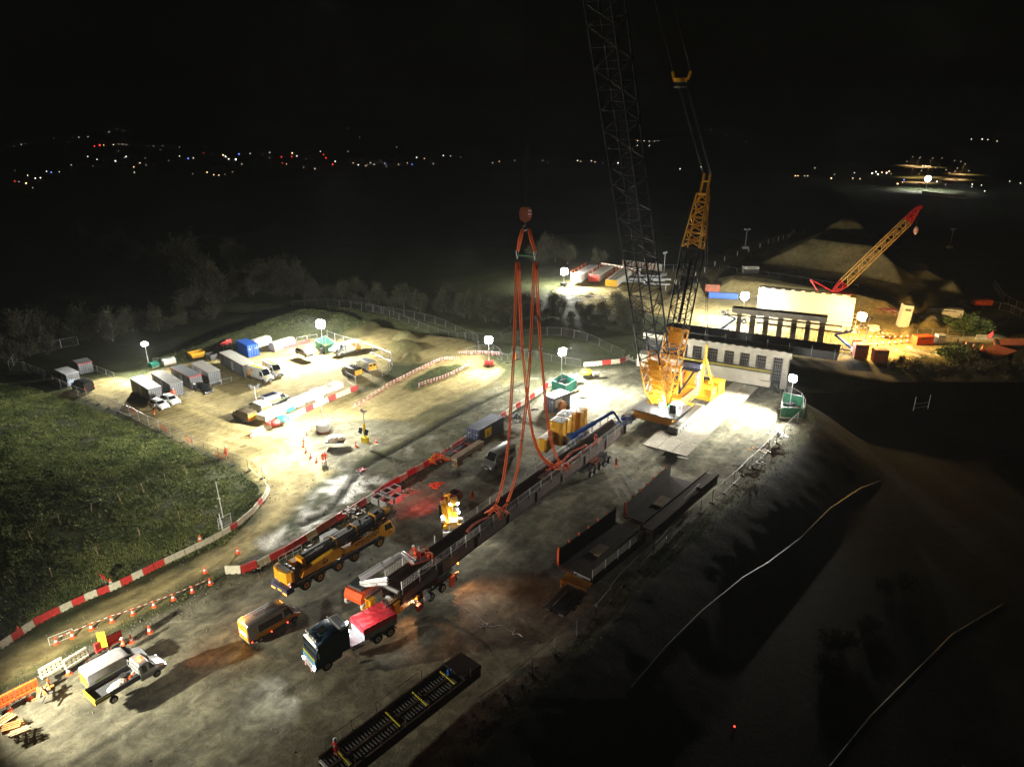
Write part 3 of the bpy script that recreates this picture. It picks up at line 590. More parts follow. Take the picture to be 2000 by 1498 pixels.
def van(label, a, b, body='white', L=5.9, H=2.45, W=1.0, livery=None, rear='chev', lit=False, group='parked vans', glassside=False, roof=None, name='van'):
    """a = rear, b = front as picture points on the ground"""
    pa, pb = Pg(*a), Pg(*b); c = (pa+pb)/2; c.z = 0.0 if abs(c.z) < 0.2 else c.z
    t = thing(name, label, 'van', c, head(pa, pb), group)
    h = L/2; hx = h-0.08
    st = [(-h,.42,1.25,H-.12,W*.95,W*.86),(-h+.12,.40,1.3,H,W,W*.9),(h-2.1,.38,1.3,H,W,W*.9),(h-1.75,.36,1.3,H-.07,W,W*.87),(h-1.35,.34,1.25,H-.42 if H > 2.2 else H-.3,W,W*.84),
          (h-.95,.33,1.1,1.28,W*.99,W*.90),(h-.30,.33,.85,1.02,W*.96,W*.88),(h-.06,.36,.7,.84,W*.88,W*.78),(h,.40,.6,.72,W*.8,W*.7)]
    if H < 2.1: st = [(x,a1,min(b1,1.05),c1,d1,e1) for x,a1,b1,c1,d1,e1 in st]
    shell(MB(body), st, 0.12).build('body', t, smooth='auto')
    zs, zw = (1.32, H-.42) if H > 2.1 else (1.1, H-.28)
    def sw(q, s): g = MB('glass'); sidepoly(g, st, q, s); g.build('side_window', t)
    for s in (-1, 1):
        sw([(h-1.98,zs),(h-1.06,zs),(h-1.38,zw),(h-1.98,zw+.05)], s)
        if glassside: sw([(-h+.35,zs),(h-3.5,zs),(h-3.5,zw),(-h+.35,zw)], s); sw([(h-3.35,zs),(h-2.15,zs),(h-2.15,zw),(h-3.35,zw)], s)
    z1 = interp(st, h-1.62)[2]; z0 = interp(st, h-.98)[2]
    q = [V((h-.98+.02,-W*.76,z0+.03)),V((h-.98+.02,W*.76,z0+.03)),V((h-1.62+.03,W*.72,z1+.0)),V((h-1.62+.03,-W*.72,z1+.0))]
    zm = interp(st, h-1.35)[2]
    g = MB('glass'); g.plate([q[0]-V((0,0,0)), q[1], V((h-1.33,W*.75,zm+.02)), V((h-1.33,-W*.75,zm+.02))], (0.7,0,0.7), .02)
    g.plate([V((h-1.33,-W*.75,zm+.02)), V((h-1.33,W*.75,zm+.02)), V((h-1.66,W*.72,H-.12)), V((h-1.66,-W*.72,H-.12))], (0.7,0,0.7), .02)
    g.build('windscreen', t)
    arches(t, st, (-h+1.15, h-.95)); MB('black').bx(h-.05,h+.04,-W*.78,W*.78,.38,.60).build('bumper', t)
    for s in (-1, 1): MB('black').bx(h-1.25,h-1.10,s*W-(.0 if s > 0 else .2),s*W+(.2 if s > 0 else .0),1.3,1.58).build('wing_mirror', t)
    lights(t, h-.10, W*.82, .78, True, lit); lights(t, -h-.01, W*.93, 1.05, False, False, (.12, .5))
    wheels(t, (-h+1.15, h-.95), W)
    if rear:
        r = MB(rear); zr = H-.35; r.bx(-h-.025,-h+.01,-W*.84,-.02,.55,zr if rear != 'whitechev' else 1.2); r.bx(-h-.025,-h+.01,.02,W*.84,.55,zr); 
        if livery != 'orange': r.m('glass').bx(-h-.032,-h,-W*.74,-.12,1.42,H-.5).bx(-h-.032,-h,.12,W*.74,1.42,H-.5)
        r.build('rear_door', t)
    sm = MB('dgrey')
    for x in (h-2.02, h-3.15, h-1.02 if 0 else h-2.04): pass
    for s in (-1, 1):
        for x in (h-2.05, h-3.3):
            sm = MB('dgrey'); sidepoly(sm, st, [(x,.5),(x+.035,.5),(x+.035,H-.3),(x,H-.3)], s, .005); sm.build('door_seam', t)
        hd_ = MB('black'); sidepoly(hd_, st, [(h-2.0,1.02),(h-1.8,1.02),(h-1.8,1.08),(h-2.0,1.08)], s, .03); hd_.build('door_handle', t)
        tr_ = MB('dgrey'); sidepoly(tr_, st, [(-h+.2,.44),(h-1.4,.42),(h-1.4,.56),(-h+.2,.58)], s, .02); tr_.build('sill_strip', t)
    if not roof and livery != 'orange':
        for k in range(5): MB(body).bx(-h+.5+k*(2*h-3.0)/5,-h+.56+k*(2*h-3.0)/5,-W*.72,W*.72,H,H+.022).build('roof_rib', t)
    MB('black').bx(h-.02,h+.012,-W*.5,W*.5,.66,.82).build('grille', t); MB('white').bx(h+.04,h+.055,-.26,.26,.42,.53).build('number_plate', t)
    if livery == 'triangles':
        y = MB('cyellow')
        for s in (-1, 1):
            sidepoly(y, st, [(-h+.1,.6),(-h+1.8,.6),(-h+1.15,1.2),(-h+.1,1.25)], s, .008); sidepoly(y, st, [(-h+.2,1.3),(-h+1.25,1.3),(-h+.75,2.15)], s, .008)
            sidepoly(y, st, [(-h+1.5,1.45),(-h+2.5,2.2),(-h+1.3,2.25)], s, .008)
        y.plate([(h-.86,-.5,1.275),(h-.86,.3,1.275),(h-.35,.1,1.09),(h-.35,-.5,1.09)], (.3,0,1), .02); y.build('livery', t)
        MB('hvyellow').bx(-h+.5,h-1.9,-.30,.35,H,H+.05).build('roof_panel', t)
        l = MB('black'); 
        for s in (-1, 1): sidepoly(l, st, [(-h+.3,.50),(h-1.5,.45),(h-1.5,.55),(-h+.3,.60)], s, .02)
        l.build('rubbing_strip', t)
    if livery == 'yellowband':
        y = MB('lime')
        for s in (-1, 1): sidepoly(y, st, [(-h+.5,.95),(h-.9,.9),(h-.9,1.12),(-h+.5,1.25)], s, .008)
        y.build('livery', t)
    if livery == 'orange':
        y = MB('cyellow')
        for s in (-1, 1): sidepoly(y, st, [(-h+.7,.55),(h-.3,.5),(h-.3,.85),(h-1.2,1.15),(-h+.7,1.1)], s, .008)
        y.build('livery', t)
        y = MB('chevdk')
        for s in (-1, 1): sidepoly(y, st, [(-h+.05,.5),(-h+.65,.5),(-h+.65,1.9),(-h+.05,2.0)], s, .014)
        y.m('white').bx(-h-.06,-h-.03,-W*.7,W*.7,1.05,1.55); y.build('rear_marking', t)
        y = MB('dgrey')
        for s in (-1, 1): sidepoly(y, st, [(-h+1.1,1.2),(h-2.2,1.2),(h-2.2,1.95),(-h+1.1,1.95)], s, .01)
        y.build('side_panel', t)
        for k in range(5): MB('dgrey').bx(-h+.4,h-2.0,-.62+k*.3,-.60+k*.3,H,H+.02).build('roof_rib', t) if k in (0,4) else None
        MB('beacon').lathe([(.1,0),(.1,.1),(.04,.15)], 10, (-h+.35,.6,H)).build('beacon', t); lamp('POINT', 'beacon_light', t, (-h-.5,.5,H+.35), 75, (1,.42,.05), .1); lamp('POINT', 'beacon_light', t, (-h+.5,.75,H+.5), 26, (1,.30,.03), .08)
        for q_ in (-h+.25,-.6,1.2): MB('redlight').bx(q_-.05,q_+.05,-W-.03,-W+.02,.5,.6).build('side_marker_lamp', t)
        text('lettering', 'Boton', 0.95, t, (-.5, 0, H+.03), (-1,0,0), (0,-1,0), 'rooflet', bold=.02)
    if roof: MB(roof).bx(-h+.5,h-2.4,-W*.6,W*.6,H,H+.04).build('roof_panel', t)
    return t
def car(label, a, b, body='white', L=4.3, H=1.48, W=.9, group='parked cars', est=False, lit=False):
    pa, pb = Pg(*a), Pg(*b); c = (pa+pb)/2; c.z = 0
    t = thing('parked_car', label, 'car', c, head(pa, pb), group); h = L/2
    st = [(-h,.35,.62,.80,W*.85,W*.75),(-h+.12,.30,.85,1.02,W*.95,W*.86),(-h+(.25 if est else .55),.28,.93,H-.12,W,W*.74),(-h+1.1,.27,.93,H,W,W*.72),(h-2.2,.27,.92,H,W,W*.72),(h-1.75,.27,.9,H-.14,W,W*.74),
          (h-1.15,.27,.86,.98,W,W*.84),(h-.35,.28,.72,.84,W*.95,W*.82),(h-.05,.32,.58,.68,W*.82,W*.7),(h,.36,.5,.6,W*.75,W*.62)]
    shell(MB(body), st, .12).build('body', t, smooth='auto')
    for s in (-1, 1):
        for q in ([(-h+.55,.98),(-h+1.75,.96),(-h+1.75,H-.15),(-h+.85,H-.17)], [(-h+1.85,.96),(h-1.35,.95),(h-1.85,H-.2),(-h+1.85,H-.15)]):
            g = MB('glass'); sidepoly(g, st, q, s); g.build('side_window', t)
    MB('glass').plate([(h-1.18,-W*.7,1.0),(h-1.18,W*.7,1.0),(h-1.78,W*.62,H-.12),(h-1.78,-W*.62,H-.12)], (.6,0,.7), .03).build('windscreen', t)
    MB('glass').plate([(-h+.2,-W*.66,1.04),(-h+.58,-W*.6,H-.12),(-h+.58,W*.6,H-.12),(-h+.2,W*.66,1.04)], (-.6,0,.5), .05).build('rear_window', t)
    arches(t, st, (-h+.85, h-.8), .38); MB('black').bx(h-.06,h+.02,-W*.6,W*.6,.35,.5).build('bumper', t)
    lights(t, h-.10, W*.85, .64, True, lit, (.28, .13)); lights(t, -h+.01, W*.9, .86, False, False, (.22, .16)); wheels(t, (-h+.85, h-.8), W-.02, .31, .2)
    for s in (-1, 1): MB(body).bx(h-1.75,h-1.6,s*W-(.0 if s > 0 else .16),s*W+(.16 if s > 0 else .0),.98,1.1).build('wing_mirror', t)
    return t
van('white and orange van with chevron rear and amber glow parked behind the yellow mobile crane', (488,1252), (573,1203), 'silver', livery='orange', rear='chev', H=2.5, name='service_van')
van('white van with bright yellow tail and open side door beside the dropside truck', (188,1338), (268,1293), 'lgrey', livery='yellowband', H=2.1, L=5.3, rear='chev')
van('silver minibus with side windows parked near the hanging orange slings', (997,893), (951,920), 'silver', glassside=True, rear=None, H=2.5)
van('white van with yellow triangle livery in front of the long grey cabin', (484,733), (536,750), 'white', livery='triangles', H=2.55, L=6.2)
van('white van with orange panel parked just behind the triangle-liveried van', (517,722), (553,741), 'white', livery='triangles', H=2.45, L=5.6)
van('white and orange high-roof van beside the mesh fence near the green hoarded box', (702,684), (655,697), 'white', livery='triangles', H=2.55, L=5.9)
van('black van with red and yellow chevron doors at the corner of the car park', (700,737), (674,727), 'darkcar', H=1.95, L=4.9)
van('grey van with chevron rear doors, the taller of the two at the corner fence', (727,727), (703,716), 'silver', H=2.3, L=5.4)
van('silver van with a dark roof panel and yellow side band beside the covered pallets', (515,797), (560,781), 'silver', livery='yellowband', H=2.1, L=5.2, roof='solar')
van('white van dazzlingly lit at the end of the covered pallets', (524,811), (492,797), 'white', H=2.0, L=4.9)
van('dark brown van with white chevron doors at the edge of the bright car park', (494,826), (463,813), 'brownvan', H=1.95, L=4.9)
car('white hatchback with an orange-clad worker at its door', (298,800), (330,813), 'white'); car('white saloon parked beside the hatchback near the end cabin', (322,790), (351,804), 'white')
car('black estate car parked in front of the middle grey cabin', (383,767), (416,784), 'darkcar', est=True, L=4.6); car('small white car half hidden by the glare beside the high-roof van', (668,690), (651,698), 'white', L=3.9)
car('dark silver estate car standing alone in the middle of the bright car park', (580,697), (612,709), 'brownvan', est=True, L=4.7)
# dark van with its front lamps lit next to the small cabins
pv_ = van('black van with blue-white headlamps lit beside the two small cabins', (178,768), (148,757), 'darkcar', H=2.2, L=5.0, rear=None, lit=True)
lamp('SPOT', 'lamp_light', pv_, (2.6,0,.8), 60, (.8,.88,1), .1, (1,0,-.12), 90, .6)
# ------------------------------------------------------------ dropside truck
def dropside():
    a, b = Pg(197,1394), Pg(312,1322); c = (a+b)/2; c.z = 0; HD = head(a, b)
    t = thing('dropside_truck', 'dropside truck with orange glowing cab roof and spare wheel on its open bed', 'truck', c, head(a, b)); h = 3.1
    st = [(.75,.42,1.15,1.9,.98,.82),(.85,.40,1.15,2.12,1.0,.86),(1.55,.38,1.15,2.15,1.0,.86),(1.85,.36,1.12,1.85,1.0,.84),(2.25,.35,1.05,1.26,.98,.9),(2.85,.36,.85,1.0,.95,.86),(3.08,.4,.65,.8,.85,.76)]
    shell(MB('silver'), st, .16).build('cab', t, smooth='auto')
    g = MB('glass')
    for s in (-1, 1): sidepoly(g, st, [(.95,1.2),(2.1,1.18),(1.75,1.85),(.95,1.92)], s)
    g.plate([(2.22,-.8,1.32),(2.22,.8,1.32),(1.72,.72,2.02),(1.72,-.72,2.02)], (.7,0,.6), .03); g.build('window', t)
    MB('beacon').lathe([(.12,0),(.12,.08),(.05,.14)], 10, (1.25,0,2.17)).build('beacon', t)
    lamp('POINT', 'beacon_light', t, (1.25,0,2.55), 28, (1,.22,.02), .05); lamp('SPOT', 'beacon_light', t, (2.9,-.3,1.6), 260, (1,.25,.04), .1, (1,-.05,-.5), 60, 1)
    bd_ = MB('dgrey').bx(-3.1,.65,-1.02,1.02,.82,.92); bd_.build('bed_floor', t)
    for s in (-1, 1): MB('dgrey').bx(-3.1,.65,s*1.02-.03,s*1.02+.03,.93,1.35).build('side_board', t)
    MB('chev').bx(-3.16,-3.1,-1.05,1.05,.80,1.33).build('tail_board', t); MB('hvyellow').bx(-3.15,-3.08,-1.06,1.06,1.33,1.37).build('tail_rail', t)
    MB('chevdk').bx(-3.1,-1.9,-1.06,-1.052,.86,1.22).build('side_marking', t)
    MB('galv').beam((.66,-.98,1.35),(.66,.98,1.35),.06).beam((.66,-.98,.9),(.66,-.98,1.9),.05).beam((.66,.98,.9),(.66,.98,1.9),.05).beam((.66,-.98,1.9),(.66,.98,1.9),.05).build('headboard', t)
    MB('black').bx(-3.0,2.2,-.5,.5,.45,.8).build('chassis', t); lights(t, 3.0, .86, .72, True, True, (.26,.16)); wheels(t, (-1.7,2.1), 1.0, .35)
    lamp('SPOT', 'lamp_light', t, (3.2,.55,.7), 110, (1,.9,.75), .05, (1,.06,-.14), 22, .5)
    MB('rubber').lathe([(.2,0),(.34,0),(.36,.12),(.34,.22),(.2,.22)], 16, (0,0,0)).build('spare_wheel', None)
    sw = bpy.data.objects['spare_wheel']; M4 = Matrix.Rotation(HD, 4, 'Z'); sw.location = V(c)+M4@V((-.15,.35,.93)); tag(sw, 'spare wheel lying on the bed of the dropside truck', 'wheel')
    MB('rim').lathe([(.05,.05),(.2,.05),(.2,.18),(.05,.16)], 12).build('rim', sw)
    sk = MB('bag').ball((0,0,.12), .5, 12, 7, .35, .12).ball((.5,.1,.12), .4, 12, 7, .4, .12).ball((-.45,-.1,.1), .4, 10, 6, .35, .12).build('sacks', None, smooth=True); sk.name = 'sack_pile'
    sk.location = V(c)+M4@V((-1.1,-.35,.94)); sk.rotation_euler[2] = HD; tag(sk, 'grey sacks slumped on the dropside truck bed', 'sacks')
    tl = MB('orange'); 
    for k in range(9): x, y = rnd.uniform(-.3,.3), rnd.uniform(-.5,.5); tl.m(('orange','bag','dgrey')[k % 3]).beam((x-.2,y,.06+k*.03),(x+.25,y+rnd.uniform(-.3,.3),.1+k*.03),.12,.09)
    o = tl.build('tool_heap', None, rz=HD); o.location = V(c)+M4@V((.25,-.45,.95)); tag(o, 'jumbled orange and grey tools behind the truck cab', 'tools')
dropside()
# ------------------------------------------------------------ tractor lorry with ballast box
def lorry():
    a, b = Pg(752,1245), Pg(628,1315); c = (a+b)/2; c.z = 0; rz = head(a, b); c += V((0,0,0))
    t = thing('heavy_tractor_lorry', 'dark blue heavy haulage lorry with white light bar, headlamps on', 'lorry', c, rz); h = 4.4; W = 1.25
    st = [(1.75,.95,2.2,3.35,W,W*.97),(1.85,.6,2.2,3.62,W,W*.98),(2.6,.5,2.2,3.66,W,W*.97),(3.3,.5,2.15,3.48,W,W*.92),(3.95,.5,2.1,3.02,W,W*.90),(4.25,.5,1.9,2.35,W*.99,W*.95),(4.35,.45,1.4,1.65,W*.98,W*.94),(4.4,.45,1.0,1.3,W*.95,W*.9)]
    shell(MB('lorryblue'), st, .22).build('cab', t, smooth='auto')
    MB('glass').plate([(4.30,-1.08,1.95),(4.30,1.08,1.95),(4.08,1.02,2.75),(4.08,-1.02,2.75)], (1,0,.25), .04).build('windscreen', t)
    g = MB('glass')
    for s in (-1, 1): sidepoly(g, st, [(3.0,1.95),(3.95,1.9),(3.75,2.55),(3.0,2.6)], s)
    g.build('side_window', t)
    MB('lorryblue').cb(.9,1.7,-1.2,1.2,1.0,3.3,.1).build('rear_tank', t)
    MB('black').plate([(2.55,-.42,3.66),(3.35,-.42,3.49),(3.35,.42,3.49),(2.55,.42,3.66)], (0.2,0,1), .05).build('roof_hatch', t)
    MB('dimwhite').bx(4.12,4.22,-1.0,1.0,3.02,3.1).m('white').beam((4.12,-1.25,2.95),(4.12,1.25,2.95),.16,.16).bx(3.95,4.12,-.72,.72,3.12,3.42).m('lime').bx(4.121,4.14,-.5,.5,3.17,3.36).build('roof_light_bar', t)
    for s in (-.9,-.45,.45,.9): MB('white').cyl((3.95,s,3.5),(4.05,s,3.5),.12,10).build('spot_lamp', t)
    MB('white').cb(.85,1.7,-1.15,1.15,3.32,3.62,.08).m('dgrey').bx(.95,1.6,-.95,.95,3.62,3.64).m('galv').beam((1.8,-1.2,3.75),(1.8,1.2,3.75),.07).build('air_deflector', t)
    MB('hvyellow').bx(4.36,4.42,-1.12,1.12,1.55,1.68).build('yellow_stripe', t); MB('cyanblue').bx(4.38,4.44,-1.16,1.16,.95,1.5).build('grille_panel', t)
    MB('lgrey').bx(4.42,4.50,-.9,.9,.6,1.2).build('grille', t); MB('lgrey').cb(4.2,4.55,-1.2,1.2,.42,.75,.06).build('bumper', t)
    for s in (-1, 1):
        MB('headlight').bx(4.50,4.58,s*1.0-.14,s*1.0+.14,.66,.86).build('headlight', t)
        MB('redwhite').bx(4.56,4.60,s*.55-.14,s*.55+.14,.2,.5).build('marker_board', t)
        lamp('SPOT', 'lamp_light', t, (4.75,s*1.0,.8), 420, (.92,.95,1.0), .15, (1,s*.12,-.27), 80, 1.0)
        MB('black').bx(4.0,4.15,s*1.45-.12,s*1.45+.12,1.9,2.5).beam((4.07,s*1.2,2.5),(4.07,s*1.45,2.5),.05).build('wing_mirror', t)
    MB('galv').tube([(3.9,-1.29,1.3),(3.9,-1.36,1.5),(3.9,-1.36,2.0),(3.9,-1.29,2.15)], .03, 6).build('grab_rail', t)
    MB('dgrey').bx(-4.2,4.2,-.5,.5,.65,1.0).build('chassis', t)
    for x in (-3.4,-2.0,3.3): 
        for s in (-1, 1): MB('black').pry([(x+.72*math.cos(q), .55+.68*math.sin(q)) for q in [math.pi*k/8 for k in range(9)]]+[(x-.66,.55),(x-.6,.75),(x,1.13),(x+.6,.75),(x+.66,.55)], s*.95-.28, s*.95+.28).build('mudguard', t)
    MB('galv').bx(-.9,.8,-1.1,1.1,1.0,1.06).m('lgrey').cb(-.5,.6,.6,1.15,.45,.95,.1).cb(-.5,.6,-1.15,-.6,.45,.95,.1).build('deck_plate', t)
    wheels(t, (-3.4,-2.0,3.3), 1.22, .52, .34)
    for k, (x, y, z) in enumerate([(1.2,-1.26,.8),(-1.0,-1.25,.9)]): MB('redlight').bx(x-.06,x+.06,y-.03,y+.02,z-.05,z+.05).build('side_marker_lamp', t); lamp('POINT', 'marker_light', t, (x,y-.12,z), 3, (1,.03,.02), .03)
    MB('headlight').cyl((.7,.55,2.55),(.6,.55,2.5),.09,8).cyl((.7,-.55,1.5),(.6,-.55,1.45),.09,8).build('work_lamp', t)
    lamp('SPOT', 'work_light', t, (.55,.5,2.5), 60, (.9,.95,1), .05, (-1,0,-.5), 150, .8); lamp('SPOT', 'work_light', t, (.55,-.6,1.5), 45, (.9,.95,1), .05, (-1,-.2,-.3), 150, .8)
    MB('headlight').cyl((.85,.8,3.75),(.75,.8,3.72),.09,8).build('work_lamp', t); lamp('SPOT', 'work_light', t, (.7,.8,3.95), 260, (1,.96,.92), .1, (-1,-.25,-.5), 120, .9)
    # ballast box is a load of its own
    bb = thing('ballast_box', 'ballast box covered by a creased red tarpaulin behind the lorry cab', 'ballast box', c+Matrix.Rotation(rz, 4, 'Z')@V((-2.2,0,1.08)), rz)
    MB('lgrey').bx(-1.95,1.6,-1.22,1.22,0,1.3).build('box', bb)
    ms = MB('tarp'); nx_, ny_ = 22, 16; vs = []; fs = []
    for i in range(nx_+1):
        for j in range(ny_+1):
            x = -2.0+3.65*i/nx_; y = -1.27+2.54*j/ny_; e = min(i, nx_-i, j, ny_-j)
            zz = 1.40+.035*math.sin(x*2.3+y*3.1)*math.sin(y*4)+.012*math.sin(x*9+y*5)-.03*math.cos(x*1.2)
            zz = zz if e > 0 else (1.28+.03*math.sin(i*1.7+j*2.3)); vs.append((x,y,zz))
    for i in range(nx_):
        for j in range(ny_): a_ = i*(ny_+1)+j; fs.append((a_, a_+ny_+1, a_+ny_+2, a_+1))
    b0 = len(vs); ring = [(0,j) for j in range(ny_+1)]+[(i,ny_) for i in range(1,nx_+1)]+[(nx_,j) for j in range(ny_-1,-1,-1)]+[(i,0) for i in range(nx_-1,0,-1)]
    for q, (i, j) in enumerate(ring): p = vs[i*(ny_+1)+j]; vs.append((p[0]*1.01, p[1]*1.01, .72+.07*math.sin(q*1.3)+.05*math.sin(q*.37)))
    nr = len(ring)
    for q in range(nr): i, j = ring[q]; i2, j2 = ring[(q+1) % nr]; fs.append((i*(ny_+1)+j, b0+q, b0+(q+1) % nr, i2*(ny_+1)+j2))
    ms.add(vs, fs); ms.build('tarpaulin', bb, smooth=True)
lorry()
# ------------------------------------------------------------ five-axle mobile crane
def ablogo(mb, x, y, z, s, sg=-1):      # the black angular mark
    for p in ([(0,0),(.16,0),(.52,.86),(.40,1.0)], [(0,0),(.95,0),(.95,.17),(.08,.17)], [(.62,.32),(.95,.17),(.95,.42),(.72,.55)]):
        q = [V((x+u*s, y, z+v*s)) for u, v in p]; mb.plate(q, (0,sg,0), .01)
def mobile_crane():
    a, b = Pg(586,1158), Pg(742,1066); c = (a+b)/2; c.z = 0; d_ = dist(a, b)
    t = thing('mobile_crane', 'yellow five-axle mobile crane parked with its boom lowered', 'mobile crane', c, head(a, b)); W = 1.42; h = 7.0
    MB('dgrey').bx(-h,h-2.2,-W+.25,W-.25,.85,1.25).bx(-h+.3,h-2.6,-W,W,1.25,1.5).m('black').bx(-h,h-2.2,-W,W,.95,1.02).build('chassis', t)
    MB('galv').beam((-h+.2,-W-.02,1.5),(h-2.7,-W-.02,1.5),.05).build('side_rail', t)
    xs = (-5.7,-3.9,-1.4,.9,4.6); wheels(t, xs, W, .62, .42, 'yrim')
    for x in xs:
        for s in (-1, 1): MB('dgrey').pry([(x+.78*math.cos(q), .66+.74*math.sin(q)) for q in [math.pi*k/8 for k in range(9)]]+[(x-.7,.66),(x-.6,.95),(x,1.3),(x+.6,.95),(x+.7,.66)], s*(W-.2)-.24, s*(W-.2)+.24).build('mudguard', t)
    st = [(h-2.3,1.1,1.6,2.55,W,W*.96),(h-2.1,.9,1.6,2.75,W,W*.96),(h-1.1,.7,1.6,2.78,W,W*.95),(h-.35,.65,1.5,2.5,W,W*.92),(h,.65,1.3,1.75,W*.95,W*.9),(h+.15,.7,1.1,1.35,W*.85,W*.8)]
    shell(MB('yellow'), st, .15).build('cab', t, smooth='auto')
    g = MB('glass')
    for s in (-1, 1): sidepoly(g, st, [(h-1.5,1.7),(h-.35,1.65),(h-.5,2.4),(h-1.5,2.5)], s)
    g.plate([(h+.02,-1.2,1.72),(h+.02,1.2,1.72),(h-.32,1.15,2.48),(h-.32,-1.15,2.48)], (1,0,.4), .03); g.build('window', t)
    q = MB('yellow').bx(h-6.2,h-2.3,-W-.01,-W+.45,1.52,2.45).bx(h-6.2,h-2.3,W-.45,W+.01,1.52,2.45).build('side_panel', t)
    text('lettering', 'AINSCOUGH', .62, t, (h-4.25,-W-.03,2.08), (1,0,0), (0,0,1), 'letter', bold=.012); text('lettering', 'CRANE HIRE', .26, t, (h-4.5,-W-.03,1.68), (1,0,0), (0,0,1), 'letter')
    l = MB('letter'); ablogo(l, h-1.0, -W-.02, 1.1, .42); l.build('logo', t); l = MB('letter'); ablogo(l, -3.6, -W-.22, 2.15, .75); l.build('logo', t)
    MB('cyellow').cb(.2,-0.0+.3,-W-.05,W+.05,1.5,1.55,.01).build('deck_edge', t)
    # upper works
    MB('cyellow').pry([(-6.3,1.9),(-1.2,1.75),(-.9,2.1),(-1.1,2.95),(-2.0,3.05),(-5.9,2.55)], -W-.2, -W+.35).build('engine_housing', t)
    MB('yellow').bx(-5.8,-1.4,.5,1.3,1.7,2.6).build('side_housing', t)
    MB('yellow').cb(-.4,1.9,-W-.02,-.6,1.55,2.25,.12).build('tool_locker', t); MB('dgrey').bx(-5.9,-1.2,-.95,.5,1.55,2.1).build('slewing_platform', t)
    MB('lgrey').bx(-1.6,.5,.55,1.35,2.2,3.5).m('glass').bx(-1.5,.54,.6,1.38,2.6,3.42).m('yellow').bx(-1.65,.4,.52,1.38,2.15,2.55).build('crane_cab', t)
    MB('yellow').pry([(-7.75,-1.1),(-7.95,0),(-7.75,1.1),(-7.3,1.35),(-7.0,1.4),(-7.0,-1.4),(-7.3,-1.35)], 1.75, 3.0, ax='z').m('dgrey').bx(-7.5,-7.05,-1.0,1.0,3.0,3.03).build('counterweight', t)
    mb = MB('dgrey'); 
    for y in (-.6,.1,.7): mb.cyl((-6.6,y-.2,2.4),(-6.6,y+.2,2.4),.42,14)
    mb.build('winch', t)
    mb = MB('galv')
    for x in (-6.9,-6.0,-5.1,-4.0): mb.beam((x,1.3,2.7),(x,1.3,3.6),.05); 
    mb.beam((-6.9,1.3,3.6),(-4.0,1.3,3.6),.05).beam((-6.9,1.3,3.15),(-4.0,1.3,3.15),.04).build('handrail', t)
    bo = MB('dgrey'); A = V((-5.4,-.15,2.75)); Bp = V((7.2,-.15,3.35))
    for k, (s0, s1, w_, h_) in enumerate([(0,.72,.95,1.15),(.72,.80,.88,1.05),(.80,.88,.80,.95),(.88,.95,.7,.85)]):
        bo.beam(A.lerp(Bp, s0), A.lerp(Bp, s1), w_, h_)
    bo.m('yellow').beam(A+V((0,0,-.05)), A.lerp(Bp, .03), 1.1, 1.3)
    for s_ in (.35,.58,.80): bo.beam(A.lerp(Bp, s_), A.lerp(Bp, s_+.012), 1.12, 1.3)
    bo.m('lgrey').beam(A.lerp(Bp,.05)+V((0,.3,.6)), A.lerp(Bp,.9)+V((0,.3,.5)), .3, .06)
    bo.m('yellow').beam(Bp-V((.8,0,0)), Bp, .75, .9).m('dgrey').cyl(Bp+V((.1,-.4,-.2)), Bp+V((.1,.4,-.2)), .38, 12).cyl(Bp+V((.3,-.35,.35)), Bp+V((.3,.35,.35)), .25, 12)
    bo.build('boom', t)
    fj = MB('latblack'); lattice_in(fj, (0.5,-1.05,2.7), (7.6,-1.0,3.1), .55, .6, .4, .4, 9, .05, .03); fj.build('fly_jib', t)
    rb = MB('black'); 
    for k in range(6): rb.tube([(6.6,-.8+k*.15,3.1),(7.0+k*.05,-.9+k*.2,2.7),(6.5,-.9+k*.2,2.4)], .05, 5)
    rb.m('yellow').bx(6.3,6.9,-.9,-.5,2.6,2.9).bx(6.9,7.3,.2,.5,2.8,3.1).build('hook_block', t)
    gr = random.Random(8)
    for nm_, n_, x0, x1, y0, y1, z0, z1 in (('deck_fittings', 26, -6.4, 4.0, -1.2, 1.2, 1.6, 2.5), ('boom_fittings', 30, -4.5, 7.3, -.65, .45, 3.2, 3.9)):
        mb = MB('dgrey')
        for k in range(n_): a_ = V((gr.uniform(x0,x1), gr.uniform(y0,y1), gr.uniform(z0,z1))); mb.m(gr.choice(['dgrey','black','galv','yellow','lgrey','black'])).beam(a_, a_+V((gr.uniform(-.8,.8), gr.uniform(-.1,.1), gr.uniform(-.08,.08))), gr.uniform(.04,.16), gr.uniform(.04,.14))
        mb.build(nm_, t)
    # rear outrigger box
    MB('navy').cb(-h-1.1,-h-.2,-W,W,.55,1.25,.1).m('black').bx(-h-.3,-h+.1,-.5,.5,.7,1.1).build('outrigger_box', t)
    MB('yellow').bx(-h-.55,-h-.5,-1.0,1.0,1.3,1.85).m('redwhite').bx(-h-.56,-h-.49,1.0,1.42,1.3,1.85).bx(-h-.56,-h-.49,-1.42,-1.0,1.3,1.85).build('rear_marker_board', t)
    MB('beacon').bx(-h-1.13,-h-1.1,-1.3,-.7,.6,.72).build('tail_light', t); MB('beacon').bx(-h-1.13,-h-1.1,.7,1.3,.6,.72).build('tail_light', t); MB('hvyellow').bx(-h-1.12,-h-1.08,-.5,.2,.7,.95).build('number_plate', t)
    return t
